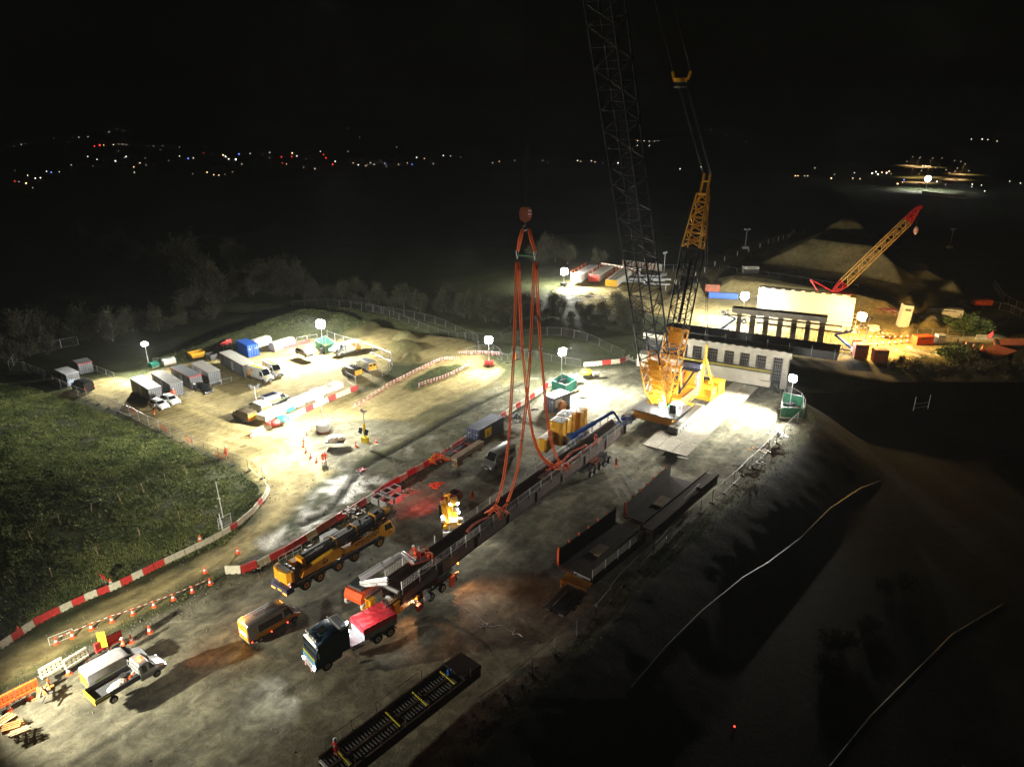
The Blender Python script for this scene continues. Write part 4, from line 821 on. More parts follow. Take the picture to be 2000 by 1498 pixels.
def lattice_in(mb, A, B, wa, ha, wb, hb, n, rc=.07, rb=.045, up=None, alt=0):
    A = V(A); B = V(B); d = (B-A).normalized(); u = V(up) if up is not None else V((0,0,1)) if abs(d.z) < .9 else V((1,0,0))
    a = d.cross(u).normalized(); b = a.cross(d).normalized()
    cr = [(-1,-1),(1,-1),(1,1),(-1,1)]
    def pt(k, s): w_ = lerp(wa, wb, s)/2; h_ = lerp(ha, hb, s)/2; return A.lerp(B, s)+a*cr[k][0]*w_+b*cr[k][1]*h_
    for k in range(4): mb.tube([pt(k, 0), pt(k, 1)], rc, 6)
    for i in range(n):
        s0, s1 = i/n, (i+1)/n
        for k in range(4):
            k2 = (k+1) % 4
            if (i+k+alt) % 2: mb.tube([pt(k, s0), pt(k2, s1)], rb, 4, False)
            else: mb.tube([pt(k2, s0), pt(k, s1)], rb, 4, False)
            mb.tube([pt(k, s1), pt(k2, s1)], rb*.8, 4, False)
    return pt
mobile_crane()
# ============================================================ boxes: cabins and containers
def boxat(p0, p1, W, side=1):
    """p0, p1: ground picture points of the long bottom edge nearest to us; W width away from it. returns centre, heading, length"""
    a, b = Pg(*p0), Pg(*p1); h = head(a, b); L = dist(a, b); n = V((-math.sin(h), math.cos(h), 0))*side
    c = (a+b)/2+n*W/2; c.z = min(a.z, b.z, 0.05) if min(a.z, b.z) > -.3 else (a.z+b.z)/2; return c, h, L
def container(label, p0, p1, W, col, H=2.6, L=None, doors=1, roofc=None, sign=None, side=1, name='shipping_container', group='site containers'):
    c, h, L0 = boxat(p0, p1, W, side); 
    if L: a = Pg(*p0); c = a+V((math.cos(h)*L/2, math.sin(h)*L/2, 0))+V((-math.sin(h), math.cos(h), 0))*side*W/2; c.z = max(c.z, 0); L0 = L
    t = thing(name, label, 'container', c, h, group); l = L0/2; w_ = W/2
    mb = MB(col); n = max(6, int(L0/.14)); 
    for s in (-1, 1):     # corrugated side
        for i in range(n):
            x0 = -l+.12+(L0-.24)*i/n; x1 = -l+.12+(L0-.24)*(i+.5)/n; mb.bx(x0, x1, s*w_-.03, s*w_+.0, .14, H-.12)
    mb.bx(-l+.05,l-.05,-w_+.03,w_-.03,.12,H-.06)
    for x in (-l, l-.14):
        for y in (-w_-.005, w_-.115): mb.bx(x, x+.14, y, y+.12, 0, H)
    for z in (.0, H-.13):
        for y in (-w_-.004, w_-.116): mb.bx(-l+.14, l-.14, y, y+.12, z, z+.13)
        for x in (-l-.003, l-.117): mb.bx(x, x+.12, -w_+.115, w_-.115, z, z+.13)
    mb.build('shell', t)
    r = MB(roofc or col).bx(-l+.1,l-.1,-w_+.1,w_-.1,H-.06,H-.01)
    for i in range(int(L0/.5)): r.bx(-l+.3+i*.5,-l+.42+i*.5,-w_+.15,w_-.15,H-.01,H+.012)
    r.build('roof', t)
    for s in ((doors,) if doors else ()):
        d = MB(col)
        for y0, y1 in ((-w_+.12,-.02),(.02,w_-.12)):
            d.bx(*( (s*l-.0, s*l+.03) if s > 0 else (s*l-.03, s*l) ), y0, y1, .14, H-.14)
            for z in (.5, 1.05, 1.6, 2.1): d.bx(*( (l+.03, l+.045) if s > 0 else (-l-.045, -l-.03) ), y0+.08, y1-.08, z, z+.3)
        d.m('galv')
        for y in (-w_+.4,-.3,.3,w_-.4): d.tube([(s*(l+.07),y,.15),(s*(l+.07),y,H-.15)], .03, 6)
        d.m('white')
        for y in (-w_+.2,.5): d.bx(*((l+.046,l+.052) if s > 0 else (-l-.052,-l-.046)), y, y+.45, 1.72, 1.86)
        d.build('door', t)
    if sign:
        sx, col2, side_s = sign; y = side_s*w_; 
        sg = MB(col2).bx(sx-.85, sx+.85, y-(.0 if side_s > 0 else .05), y+(.05 if side_s > 0 else 0), .75, 2.2)
        sg.m('letter'); ablogo(sg, sx-.35, y+side_s*.055, 1.2, .6, side_s); sg.m('letter').bx(sx-.5,sx+.5,y+side_s*.052-.004,y+side_s*.052+.004,.95,1.05); sg.build('sign_board', t)
    return t
def cabin(label, p0, p1, W, H=2.6, col='grey', roofc='roofgrey', trim=None, L=None, name='site_cabin', ends=1, steps=True, win=True):
    c, h, L0 = boxat(p0, p1, W, 1); 
    t = thing(name, label, 'cabin', c, h, 'site cabins'); l = L0/2; w_ = W/2
    MB(col).bx(-l,l,-w_,w_,.15,H-.05).m('black').bx(-l+.2,l-.2,-w_+.1,w_-.1,0,.15).build('wall', t)
    r = MB(roofc).bx(-l-.05,l+.05,-w_-.05,w_+.05,H-.05,H+.03); n = int(L0/.9)
    for i in range(n): r.bx(-l+.3+i*.9,-l+.36+i*.9,-w_+.05,w_-.05,H+.03,H+.06)
    r.build('roof', t)
    if trim: MB(trim).bx(-l-.07,l+.07,-w_-.08,-w_-.05,H-.16,H+.0).bx(-l-.07,l+.07,w_+.05,w_+.08,H-.16,H).bx(l+.05,l+.08,-w_-.08,w_+.08,H-.16,H).bx(-l-.08,-l-.05,-w_-.08,w_+.08,H-.16,H).build('fascia', t)
    d = MB('dgrey')
    for i, x in enumerate(np.linspace(-l+1.2, l-1.4, 3)):
        d.m('lgrey' if i == 1 else 'dgrey').bx(x,x+.9,-w_-.035,-w_,.2 if i == 1 else 1.0,2.15)
    d.build('door', t)
    d = MB('lgrey'); 
    for y in np.linspace(-w_+.25, w_-.3, 6): d.bx(l,l+.02,y,y+.04,.2,H-.2)
    d.build('end_ribs', t); d = None
    if win: MB('glass').bx(l,l+.03,-.5,.5,1.1,1.9).build('window', t)
    return t
# the row of grey cabins: bottom edge runs from the far-left corner to the near corner of the dark long side
cabin('grey cabin at the open end of the row with a white notice on its end', (258,764), (294,787), 2.3, roofc='lgrey', win=False)
cabin('grey cabin second in the row, pale mossy roof', (299,753), (336,777), 2.3, roofc='roofgrey', win=False)
cabin('dark grey cabin with a red roof edge, third in the row', (337,742), (374,762), 2.3, roofc='grey', trim='red', win=False)
cabin('mossy roofed grey cabin fourth in the row, behind the black estate car', (377,733), (410,753), 2.3, roofc='roofgrey', trim=None, win=False)
cabin('long grey cabin with rounded red end behind the triangle-liveried van', (431,712), (478,738), 2.5, roofc='roofgrey', trim='redrust')
cabin('small grey store with ribbed roof beside the black van', (112,745), (134,757), 2.3, roofc='lgrey', H=2.5, win=False)
cabin('small grey cabin with red fascia behind the black van', (147,725), (157,733), 2.5, roofc='lgrey', H=2.3, trim='red', win=False)
container('bright blue container with white markings on its doors behind the long cabin', (464,688), (486,699), 2.45, 'blue', doors=1, H=2.7)
container('dark blue container with a yellow logo sign beside the barrier row', (936,871), (984,842), 2.44, 'navy', doors=-1, sign=(-1.0,'hvyellow',-1), roofc='slate')
container('short blue container with a pale roof and cable drum leaning on it', (1082,806), (1113,792), 2.44, 'slate', doors=-1, roofc='white', sign=(-1.0,'offwhite',-1))
def tagp(o, label, cat, group=None): return tag(o, label, cat, group)
# low beige tanks and skips behind the blue container
def loaf(label, p0, p1, W, H, col, base=None, name='covered_stack', cat='covered stack'):
    c, h, L = boxat(p0, p1, W); t = thing(name, label, cat, c, h); l = L/2
    mb = MB(col).pry([(-W/2,.3),(W/2,.3),(W/2,H*.75),(W*.3,H),(-W*.3,H),(-W/2,H*.75)], -l, l, ax='x'); mb.build('cover', t)
    MB(base or 'timber').bx(-l,l,-W/2+.1,W/2-.1,0,.3).build('base', t); return t
loaf('olive covered stack behind the bright blue container', (502,685), (532,675), 2.2, 2.2, 'bag'); loaf('long cream box stack behind the low red barriers', (538,688), (578,676), 2.2, 1.9, 'offwhite')
loaf('white wrapped pallets behind the end cabins', (322,716), (345,711), 1.6, 1.3, 'white'); loaf('teal tank behind the row of grey cabins', (298,722), (312,716), 1.4, 1.2, 'teal')
def skip_(label, p0, p1, col, name='skip'):
    c, h, L = boxat(p0, p1, 1.9); t = thing(name, label, 'skip', c, h); l = L/2
    mb = MB(col); th = .06
    for s in (-1, 1): mb.pry([(-l*.7,.2),(l*.7,.2),(l,1.3),(-l,1.3)], s*.95-th/2, s*.95+th/2)
    mb.add([(-l*.7,-.9,.2),(l*.7,-.9,.2),(l*.7,.9,.2),(-l*.7,.9,.2),(-l,-.9,1.3),(l,-.9,1.3),(l,.9,1.3),(-l,.9,1.3)], [(0,1,2,3),(0,3,7,4),(1,5,6,2)]); mb.beam((-l,-.97,1.3),(l,-.97,1.3),.1).beam((-l,.97,1.3),(l,.97,1.3),.1)
    mb.build('body', t); return t
skip_('orange skip behind the mossy roofed cabins', (374,703), (402,698), 'cyellow'); skip_('black open crate beside the orange skip', (411,706), (426,702), 'dgrey', 'open_crate')
# hoarded light tower boxes
def hoardbox(label, corners, H, col, mesh=False):
    pts = [Pg(*c) for c in corners]; c = sum(pts, V((0,0,0)))/4; c.z = pts[0].z; t = thing('mesh_enclosure', label, 'enclosure', c, 0, 'light tower enclosures')
    for i in range(4):
        a = pts[i]-c; b = pts[(i+1) % 4]-c; d = (b-a).normalized(); n = V((-d.y, d.x, 0))
        fr = MB('galv').tube([a+V((0,0,.05)), a+V((0,0,H)), b+V((0,0,H)), b+V((0,0,.05))], .04, 6); fr.beam(a+V((0,0,.1)), b+V((0,0,.1)), .05); fr.build('panel_frame', t)
        pn = MB(col); a2, b2 = a+d*.08, b-d*.08; 
        k = 12
        for q in range(k):
            u, v = a2.lerp(b2, q/k), a2.lerp(b2, (q+1)/k); o = n*.05*math.sin(q*1.9); o2 = n*.05*math.sin((q+1)*1.9); o3 = n*.02
            pn.add([u+o+V((0,0,.1)), v+o2+V((0,0,.1)), v+V((0,0,H-.15)), u+V((0,0,H-.15)), u+o+o3+V((0,0,.1)), v+o2+o3+V((0,0,.1)), v+o3+V((0,0,H-.15)), u+o3+V((0,0,H-.15))], [(0,1,2,3),(7,6,5,4)])
        pn.build('screen_sheet', t)
    return t
hoardbox('green sheeted enclosure round the light tower in the car park', [(616,681),(636,692),(656,686),(637,672)], 2.0, 'green')
hoardbox('teal mesh enclosure round the light tower behind the short blue container', [(1077,762),(1105,772),(1126,760),(1098,748)], 2.0, 'teal')
hoardbox('dark green sheeted enclosure at the right end of the yard', [(1523,816),(1567,818),(1566,795),(1527,786)], 2.0, 'green')
# ------------------------------------------------------------ barriers
def barrier_proto(col, L, H=.8, W=.5, name='barrier'):
    t = thing('water_barrier', 'x', 'barrier', (0,0,0)); l = L/2-.015
    b = MB(col)
    pr = [(-W/2,0),(-W/2,.16),(-W/2+.09,.30),(-.10,H-.06),(-.07,H),(.07,H),(.10,H-.06),(W/2-.09,.30),(W/2,.16),(W/2,0)]
    n = max(2, int(L/.35)); 
    for i in range(n):
        x0 = -l+2*l*i/n; x1 = -l+2*l*(i+1)/n; g = .03
        b.pry([(y*(1.0 if i % 2 else .93), z) for y, z in pr], x0, x1-(.0 if i % 2 else .0), ax='x')
    b.build('body', t)
    f = MB('black'); f.bx(-l*.55,-l*.25,-W/2-.004,W/2+.004,0,.09).bx(l*.25,l*.55,-W/2-.004,W/2+.004,0,.09).build('fork_slot', t)
    return t
_bp = {}
def barrier(col, L, p, rz, label, group, H=.8):
    k = (col, round(L, 2), H)
    if k not in _bp: _bp[k] = barrier_proto(col, L, H); t = _bp[k]; t.location = p; t.rotation_euler[2] = rz; t['label'] = label; t['group'] = group; return t
    return dup(_bp[k], p, rz, label, group)
def barrier_row(px, step, seq, where, group, H=.8, j=.03):
    pts = resample([Pg(*p) for p in px], step); i = 0; cnt = {'R':0,'W':0}
    for a, b in zip(pts, pts[1:]):
        ch = seq[i] if i < len(seq) else seq[-1]
        if ch in 'RWM':
            col = {'R':'barred','W':'barwhite','M':'redrust'}[ch]; nm = {'R':'red','W':'cream','M':'muddy red'}[ch]; cnt[ch] = cnt.get(ch, 0)+1
            c = (a+b)/2; c.z = hgt(c.x, c.y); c.x += rnd.uniform(-j, j); c.y += rnd.uniform(-j, j)
            barrier(col, step, c, head(a, b)+rnd.uniform(-j, j), '%s %s water-filled barrier %s' % (nth(cnt[ch]-1), nm, where), group, H)
        i += 1
    return pts
barrier_row([(0,1268),(60,1225),(135,1187),(234,1145),(330,1098),(400,1065),(455,1035),(495,1002),(520,970),(527,950)], 1.22,
    'WRWRRWRWRWRWRRWWWWWWWRWWWWRWWWWWRWWWWWWWWW', 'from the left along the grass edge of the haul road', 'barriers along the haul road', .75)
barrier_row([(441,1119),(473,1118),(511,1106),(535,1092),(560,1080),(615,1045),(650,1022),(700,994),(725,977),(748,960),(782,940),(820,918),(862,894),(912,860),(940,845),(970,825),(1000,804),(1030,784),(1060,763),(1080,750)], 1.75,
    'WRWRRRWMMRRRWRRRWRWRRWWRRWRWRWWRWWRWWRWWRWRWRWRWRW', 'counted from the road end of the yard edge row', 'barriers along the yard edge', .95)
barrier_row([(1140,716),(1180,712),(1215,709),(1250,705),(1268,702)], 2.0, 'WWRWRWWWWWWWW', 'along the far edge of the yard left of the tall crane', 'barriers at the far edge of the yard', .95)
barrier_row([(492,852),(540,832),(590,808),(640,785),(672,772),(706,757)], 1.9, 'WWRWWWRWWRWWRWRRW', 'beside the covered pallets in the car park', 'barriers by the covered pallets', .95)
barrier_row([(535,687),(560,682),(590,674),(606,668)], 1.6, 'RRRRRRR', 'in front of the cream box stack', 'low red barriers', .8)
barrier_row([(1905,663),(1930,663),(1938,655),(1934,640),(1955,636),(1968,634)], 2.6, 'WRRWRRWW', 'round the bend of the far lit road', 'barriers on the far road bend', 1.1)
barrier_row([(1318,640),(1345,648),(1384,658)], 2.4, 'RRRRR', 'behind the near abutment by the tall crane', 'barriers behind the abutment', 1.0)
barrier_row([(452,668),(440,672),(430,677)], 1.6, 'RRRR', 'behind the long grey cabin', 'low red barriers', .8)
# plastic road barriers with cut-outs in the lower left corner
def slot_barrier(label, a, b, col, H=1.0):
    A, B = P(*a), P(*b); c = (A+B)/2; L = dist(A, B); t = thing('plastic_barrier', label, 'barrier', c, head(A, B), 'slotted plastic barriers'); l = L/2
    mb = MB(col)
    for z0, z1, w_ in ((0,.22,.4),(.42,.55,.2),(.78,H,.22)): mb.bx(-l,l,-w_/2,w_/2,z0,z1)
    n = 5
    for i in range(n+1): x = -l+2*l*i/n; mb.bx(max(-l,x-.12),min(l,x+.12),-.1,.1,.22,.42).bx(max(-l,x-.12),min(l,x+.12),-.1,.1,.55,.78)
    mb.build('body', t)
    for x in (-l+.2, l-.2): MB('black').bx(x-.12,x+.12,-.35,.35,0,.06).build('foot', t)
slot_barrier('orange slotted barrier lowest in the line at the lower left', (-14,1388), (30,1365), 'orange'); slot_barrier('orange slotted barrier next to the cream ones', (32,1364), (76,1342), 'orange')
slot_barrier('cream slotted barrier beside the orange ones', (80,1325), (124,1300), 'barwhite'); slot_barrier('cream slotted barrier nearest the red gate barrier', (128,1307), (172,1280), 'barwhite')
slot_barrier('red slotted barrier behind the white van', (208,1262), (240,1247), 'barred'); slot_barrier('faded red barrier beside the yellow board', (188,1275), (206,1264), 'barred')
# tall yellow board
t = thing('yellow_board', 'tall yellow upright board at the gap beside the red barrier', 'board', P(204,1268), .3); MB('hvyellow').bx(-.35,.35,-.03,.03,.3,2.0).build('board', t); MB('galv').tube([(0,.06,0),(0,.06,2.05)], .03, 6).build('post', t)
# ------------------------------------------------------------ cones
def cone_proto():
    t = thing('traffic_cone', 'x', 'cone', (0,0,0))
    MB('hivis').lathe([(.24,.0),(.24,.04),(.17,.06),(.13,.22),(.095,.42),(.05,.66),(.035,.70)], 12).build('body', t)
    MB('white').lathe([(.137,.22),(.102,.42)], 12).build('sleeve', t); return t
CONE = cone_proto(); _first = [True]
def cone(px, label, group, sc=1.15):
    p = Pg(*px)
    if _first[0]: _first[0] = False; CONE.location = p; CONE.scale = (sc,)*3; CONE['label'] = label; CONE['group'] = group; return CONE
    return dup(CONE, p, rnd.uniform(0, 3), label, group, sc)
tp = [(412,1140),(376,1156),(339,1171),(301,1185),(260,1200),(219,1214),(179,1229),(142,1245),(110,1257)]
for i, p in enumerate(tp): cone(p, '%s cone down the taped line beside the haul road from the crane end' % nth(i), 'cones joined by striped tape')
mb = MB('tapestripe'); q = [Pg(a, b, .74) for a, b in tp]
for a, b in zip(q, q[1:]): m_ = (a+b)/2-V((0,0,.08)); mb.beam(a, m_, .012, .07).beam(m_, b, .012, .07)
tag(mb.build('barrier_tape'), 'red and white tape strung between the cones beside the haul road', 'tape')
tp2 = [(293,1235),(257,1254),(216,1275),(173,1296),(135,1316),(97,1340),(57,1364),(18,1388)]
for i, p in enumerate(tp2): cone(p, '%s cone from the top in the lower-left line past the parked vans' % nth(i), 'cones beside the parked vans', 1.3)
mb = MB('tapestripe'); q = [P(a, b, .8) for a, b in tp2[:4]]
for a, b in zip(q, q[1:]): m_ = (a+b)/2-V((0,0,.1)); mb.beam(a, m_, .012, .07).beam(m_, b, .012, .07)
tag(mb.build('barrier_tape'), 'red and white tape sagging behind the white van', 'tape')
for i, p in enumerate([(649,816),(637,821),(622,831),(609,841),(600,851),(593,862),(593,873),(598,883),(607,893),(618,902)]): cone(p, '%s cone round the edge of the lit island' % nth(i), 'cones round the island', 1.1)
for p, l in (((391,1056),'lone cone in the grass above the cream barrier row'),((465,1080),'upper of two muddy cones beside the curve of the haul road'),((401,1118),'lower of two muddy cones beside the haul road'),((217,1143),'cone beside the red road sign in the grass'),
             ((37,1236),'cone in the grass at the left picture edge'),((695,872),'cone left of the yellow camera mast'),((735,864),'cone right of the yellow camera mast'),((490,855),'small cone at the tip of the pallet barriers'),
             ((411,1141),'cone at the crane end of the taped line')): cone(p, l, 'cones standing alone', 1.2)
# red sign in the grass
t = thing('road_sign', 'small red sign with white lines leaning in the grass beside the haul road', 'sign', Pg(206,1141), 2.6); MB('red').plate([(-.45,0,.6),(.45,0,.6),(.45,.2,1.4),(-.45,.2,1.4)], (0,-1,.2), .03).build('sign_plate', t)
MB('white').plate([(-.38,-.04,.66),(.38,-.04,.66),(.38,-.02,.76),(-.38,-.02,.76)], (0,-1,.2), .02).plate([(-.3,.03,.98),(.3,.03,.98),(.3,.05,1.04),(-.3,.05,1.04)], (0,-1,.2), .02).build('sign_border', t); MB('galv').beam((-.3,.1,0),(-.3,.12,.8),.05).beam((.3,.1,0),(.3,.12,.8),.05).build('post', t)
# ------------------------------------------------------------ mesh fences
def panel_mesh(L, H, infill, frame, dens):
    mb = MB(frame); mb.tube([(0,0,.1),(0,0,H)], .032, 5).tube([(L,0,.1),(L,0,H)], .032, 5).tube([(0,0,H),(L,0,H)], .028, 5).tube([(0,0,.15),(L,0,.15)], .02, 5)
    n = int(L/dens/1.6) if dens < 1 else 1; mb.m('meshwire' if 'galv' in frame else frame)
    for i in range(1, n): mb.beam((L*i/n,0,.15),(L*i/n,0,H), .009)
    for z in (.6,1.1,1.6): 
        if z < H: mb.beam((0,0,z),(L,0,z), .009)
    return mb
_pm = {}
def fence(px, label, L=3.4, H=2.0, frame='galv', dens=.16, feet=True, gaps=(), group=None, lean=.0, z=None, name='mesh_fence'):
    pts = resample([(P(*p, z) if z is not None else Pg(*p)) for p in px], L); t = thing(name, label, 'fence', pts[0], 0, group); o0 = pts[0].copy()
    key = (L, H, frame, dens)
    for i, (a, b) in enumerate(zip(pts, pts[1:])):
        if i in gaps: continue
        a = a.copy(); b = b.copy()
        if z is None: a.z = hgt(a.x, a.y); b.z = hgt(b.x, b.y)
        if key not in _pm:
            o = panel_mesh(L-.06, H, None, frame, dens).build('panel', t); _pm[key] = o.data
        else: o = bpy.data.objects.new('panel', _pm[key]); COL.objects.link(o); o.parent = t
        o.location = a-o0; o.rotation_euler = (rnd.uniform(-lean, lean), -math.atan2(b.z-a.z, L), head(a, b))
        if feet:
            if 'foot' not in _pm: f = MB('black').cb(-.33,.33,-.11,.11,0,.14,.03).build('foot_block', t); _pm['foot'] = f.data
            else: f = bpy.data.objects.new('foot_block', _pm['foot']); COL.objects.link(f); f.parent = t
            f.location = a-o0; f.rotation_euler = (0, 0, head(a, b)+math.pi/2)
    return t
fence([(20,725),(40,722),(80,738),(130,766),(190,790),(250,812),(300,838),(350,862),(400,888),(440,902),(480,918),(515,935),(527,958)], 'mesh fence along the top of the grass bank beside the car park')
fence([(20,725),(35,704),(62,693),(95,685),(130,678),(165,672)], 'mesh fence bending round the dark corner behind the small cabins')
fence([(172,722),(200,730),(226,741)], 'short mesh fence run beside the small red-edged cabin', H=1.3)
fence([(640,662),(665,668),(700,681),(735,694),(768,708),(765,724),(745,738),(715,752),(687,756),(678,742)], 'mesh fence wrapping the chevron vans at the car park corner')
fence([(572,600),(620,600),(680,602),(740,612),(800,622),(860,634),(905,645),(960,655),(1020,664)], 'long outer mesh fence in front of the dark trees', frame='dullgalv')
fence([(715,606),(760,620),(830,636),(890,654),(934,668),(934,682)], 'inner mesh fence beyond the spoil heaps', frame='dullgalv')
fence([(985,655),(1085,672),(1140,682),(1220,694),(1248,696)], 'mesh fence on the dark grass left of the tall crane', frame='dullgalv')
fence([(1000,690),(1060,704),(1100,712),(1140,718)], 'mesh fence behind the teal light tower enclosure', H=1.6, frame='dullgalv')
fence([(1012,702),(984,712),(975,694),(960,686),(920,692),(898,702)], 'mesh fence by the junction light tower', H=1.8, frame='dullgalv')
fence([(1500,735),(1520,762),(1545,778),(1568,790),(1572,812),(1545,838),(1520,862),(1490,892),(1460,920),(1430,948),(1400,975),(1370,1000),(1340,1030)], 'mesh fence at the lit right edge of the yard', lean=.03)
fence([(1330,1040),(1290,1075),(1250,1110),(1200,1160),(1180,1195),(1120,1250),(1070,1290),(1025,1330),(985,1365),(940,1395),(905,1425)], 'dim mesh fence running down the lower right edge of the yard', lean=.05)
fence([(300,712),(330,706),(345,712)], 'short fence behind the end cabins', H=1.6); fence([(438,688),(452,682),(464,679)], 'fence stub left of the bright blue container', H=1.8, L=2.0)
fence([(326,780),(345,783),(372,775)], 'low pedestrian fence before the second cabin', H=1.05, feet=False, L=1.6); fence([(412,758),(440,750),(470,741)], 'low pedestrian fence between the cabins and the liveried van', H=1.05, feet=False, L=2.2)
def wirefence(px, label, step):
    pts = resample([Pg(*p) for p in px], step); t = thing('wire_fence', label, 'fence', pts[0]); o = pts[0]
    for i, a in enumerate(pts):
        a = on(a)-o; tp_ = a+V((rnd.uniform(-.25,.1), rnd.uniform(-.2,.2), 1.35)); MB('timber').tube([a, tp_], .05, 5).build('post', t)
        if i: MB('galv').tube([pv, pv.lerp(tp_, .5)-V((0,0,.08)), tp_], .008, 3).build('wire', t)
        pv = tp_
wirefence([(0,1088),(45,1068),(105,1030),(152,1012),(200,995),(255,975),(300,950),(345,935),(400,905)], 'old wire fence with crooked posts crossing the grass bank', 3.6)
wirefence([(0,1170),(60,1145),(158,1105),(225,1065),(283,1045),(340,1020),(398,995)], 'low wire fence along the foot of the grass bank', 5)
fence([(580,668),(605,660),(625,657)], 'low fence behind the cream box stack', H=1.1, L=2.4, feet=False)
# fallen panels by the haul road
t = fence([(428,1036),(458,1020)], 'white mesh cage leaning at the foot of the bank', H=1.6, L=1.9, dens=.12, feet=False, frame='white', name='mesh_cage'); fence([(437,1044),(429,1018)], 'white mesh barrier beside the leaning cage', H=1.6, L=1.3, dens=.12, feet=False, frame='white', name='mesh_barrier')
t = thing('thin_pole', 'slim white pole standing in the grass above the mesh cage', 'pole', Pg(436,1012)); MB('white').tube([(0,0,0),(-.2,0,5.2)], .05, 6).bx(-.35,.1,-.03,.03,2.8,2.9).build('pole', t)
def rail_fence(px, label, step=1.5, H=.9, group=None):
    pts = resample([Pg(*p) for p in px], step); t = thing('pedestrian_barrier', label, 'barrier', pts[0], 0, group); o = pts[0]
    for i, (a, b) in enumerate(zip(pts, pts[1:])):
        a = on(a)-o; b = on(b)-o; MB('redwhite').beam(a, a+V((0,0,H)), .09).m('barred').beam(a-V((.2,0,-.03)), a+V((.2,0,.03)), .3, .08).build('post', t)
        MB('tapestripe').beam(a+V((0,0,H-.12)), b+V((0,0,H-.12)), .03, .13).beam(a+V((0,0,H*.45)), b+V((0,0,H*.45)), .03, .08).build('rail', t)
rail_fence([(692,798),(720,782),(760,755),(800,735),(830,720),(860,706),(885,704),(905,706)], 'red and white post barrier along the track beside the grass strip')
rail_fence([(818,756),(850,745),(880,735),(905,722),(922,712)], 'red and white post barrier along the lower side of the grass strip')
rail_fence([(975,695),(930,692),(895,694)], 'red and white post barrier across the junction')
fence([(98,1262),(122,1258),(148,1240)], 'short pale crowd barrier pair in the lower-left gravel', H=1.0, L=2.1, dens=.14, feet=False, frame='offwhite')
# red mesh panels in fence
for i, (a, b) in enumerate([((249,800),(262,812)),((310,838),(325,846)),((362,862),(374,868)),((421,893),(436,900)),((489,912),(503,928))]):
    A, B = Pg(*a), Pg(*b); t = thing('orange_mesh', '%s orange plastic mesh sheet along the bank fence' % nth(i), 'mesh sheet', A, head(A, B), 'orange mesh sheets'); L = dist(A, B)
    MB('hivis').bx(0,L,.10,.12,.2,.28).bx(0,L,.10,.12,.45,.5).bx(0,L,.10,.12,.7,.75).bx(0,L,.10,.12,.95,1.05).bx(0,.05,.10,.12,.2,1.05).bx(L-.05,L,.10,.12,.2,1.05).build('sheet', t)
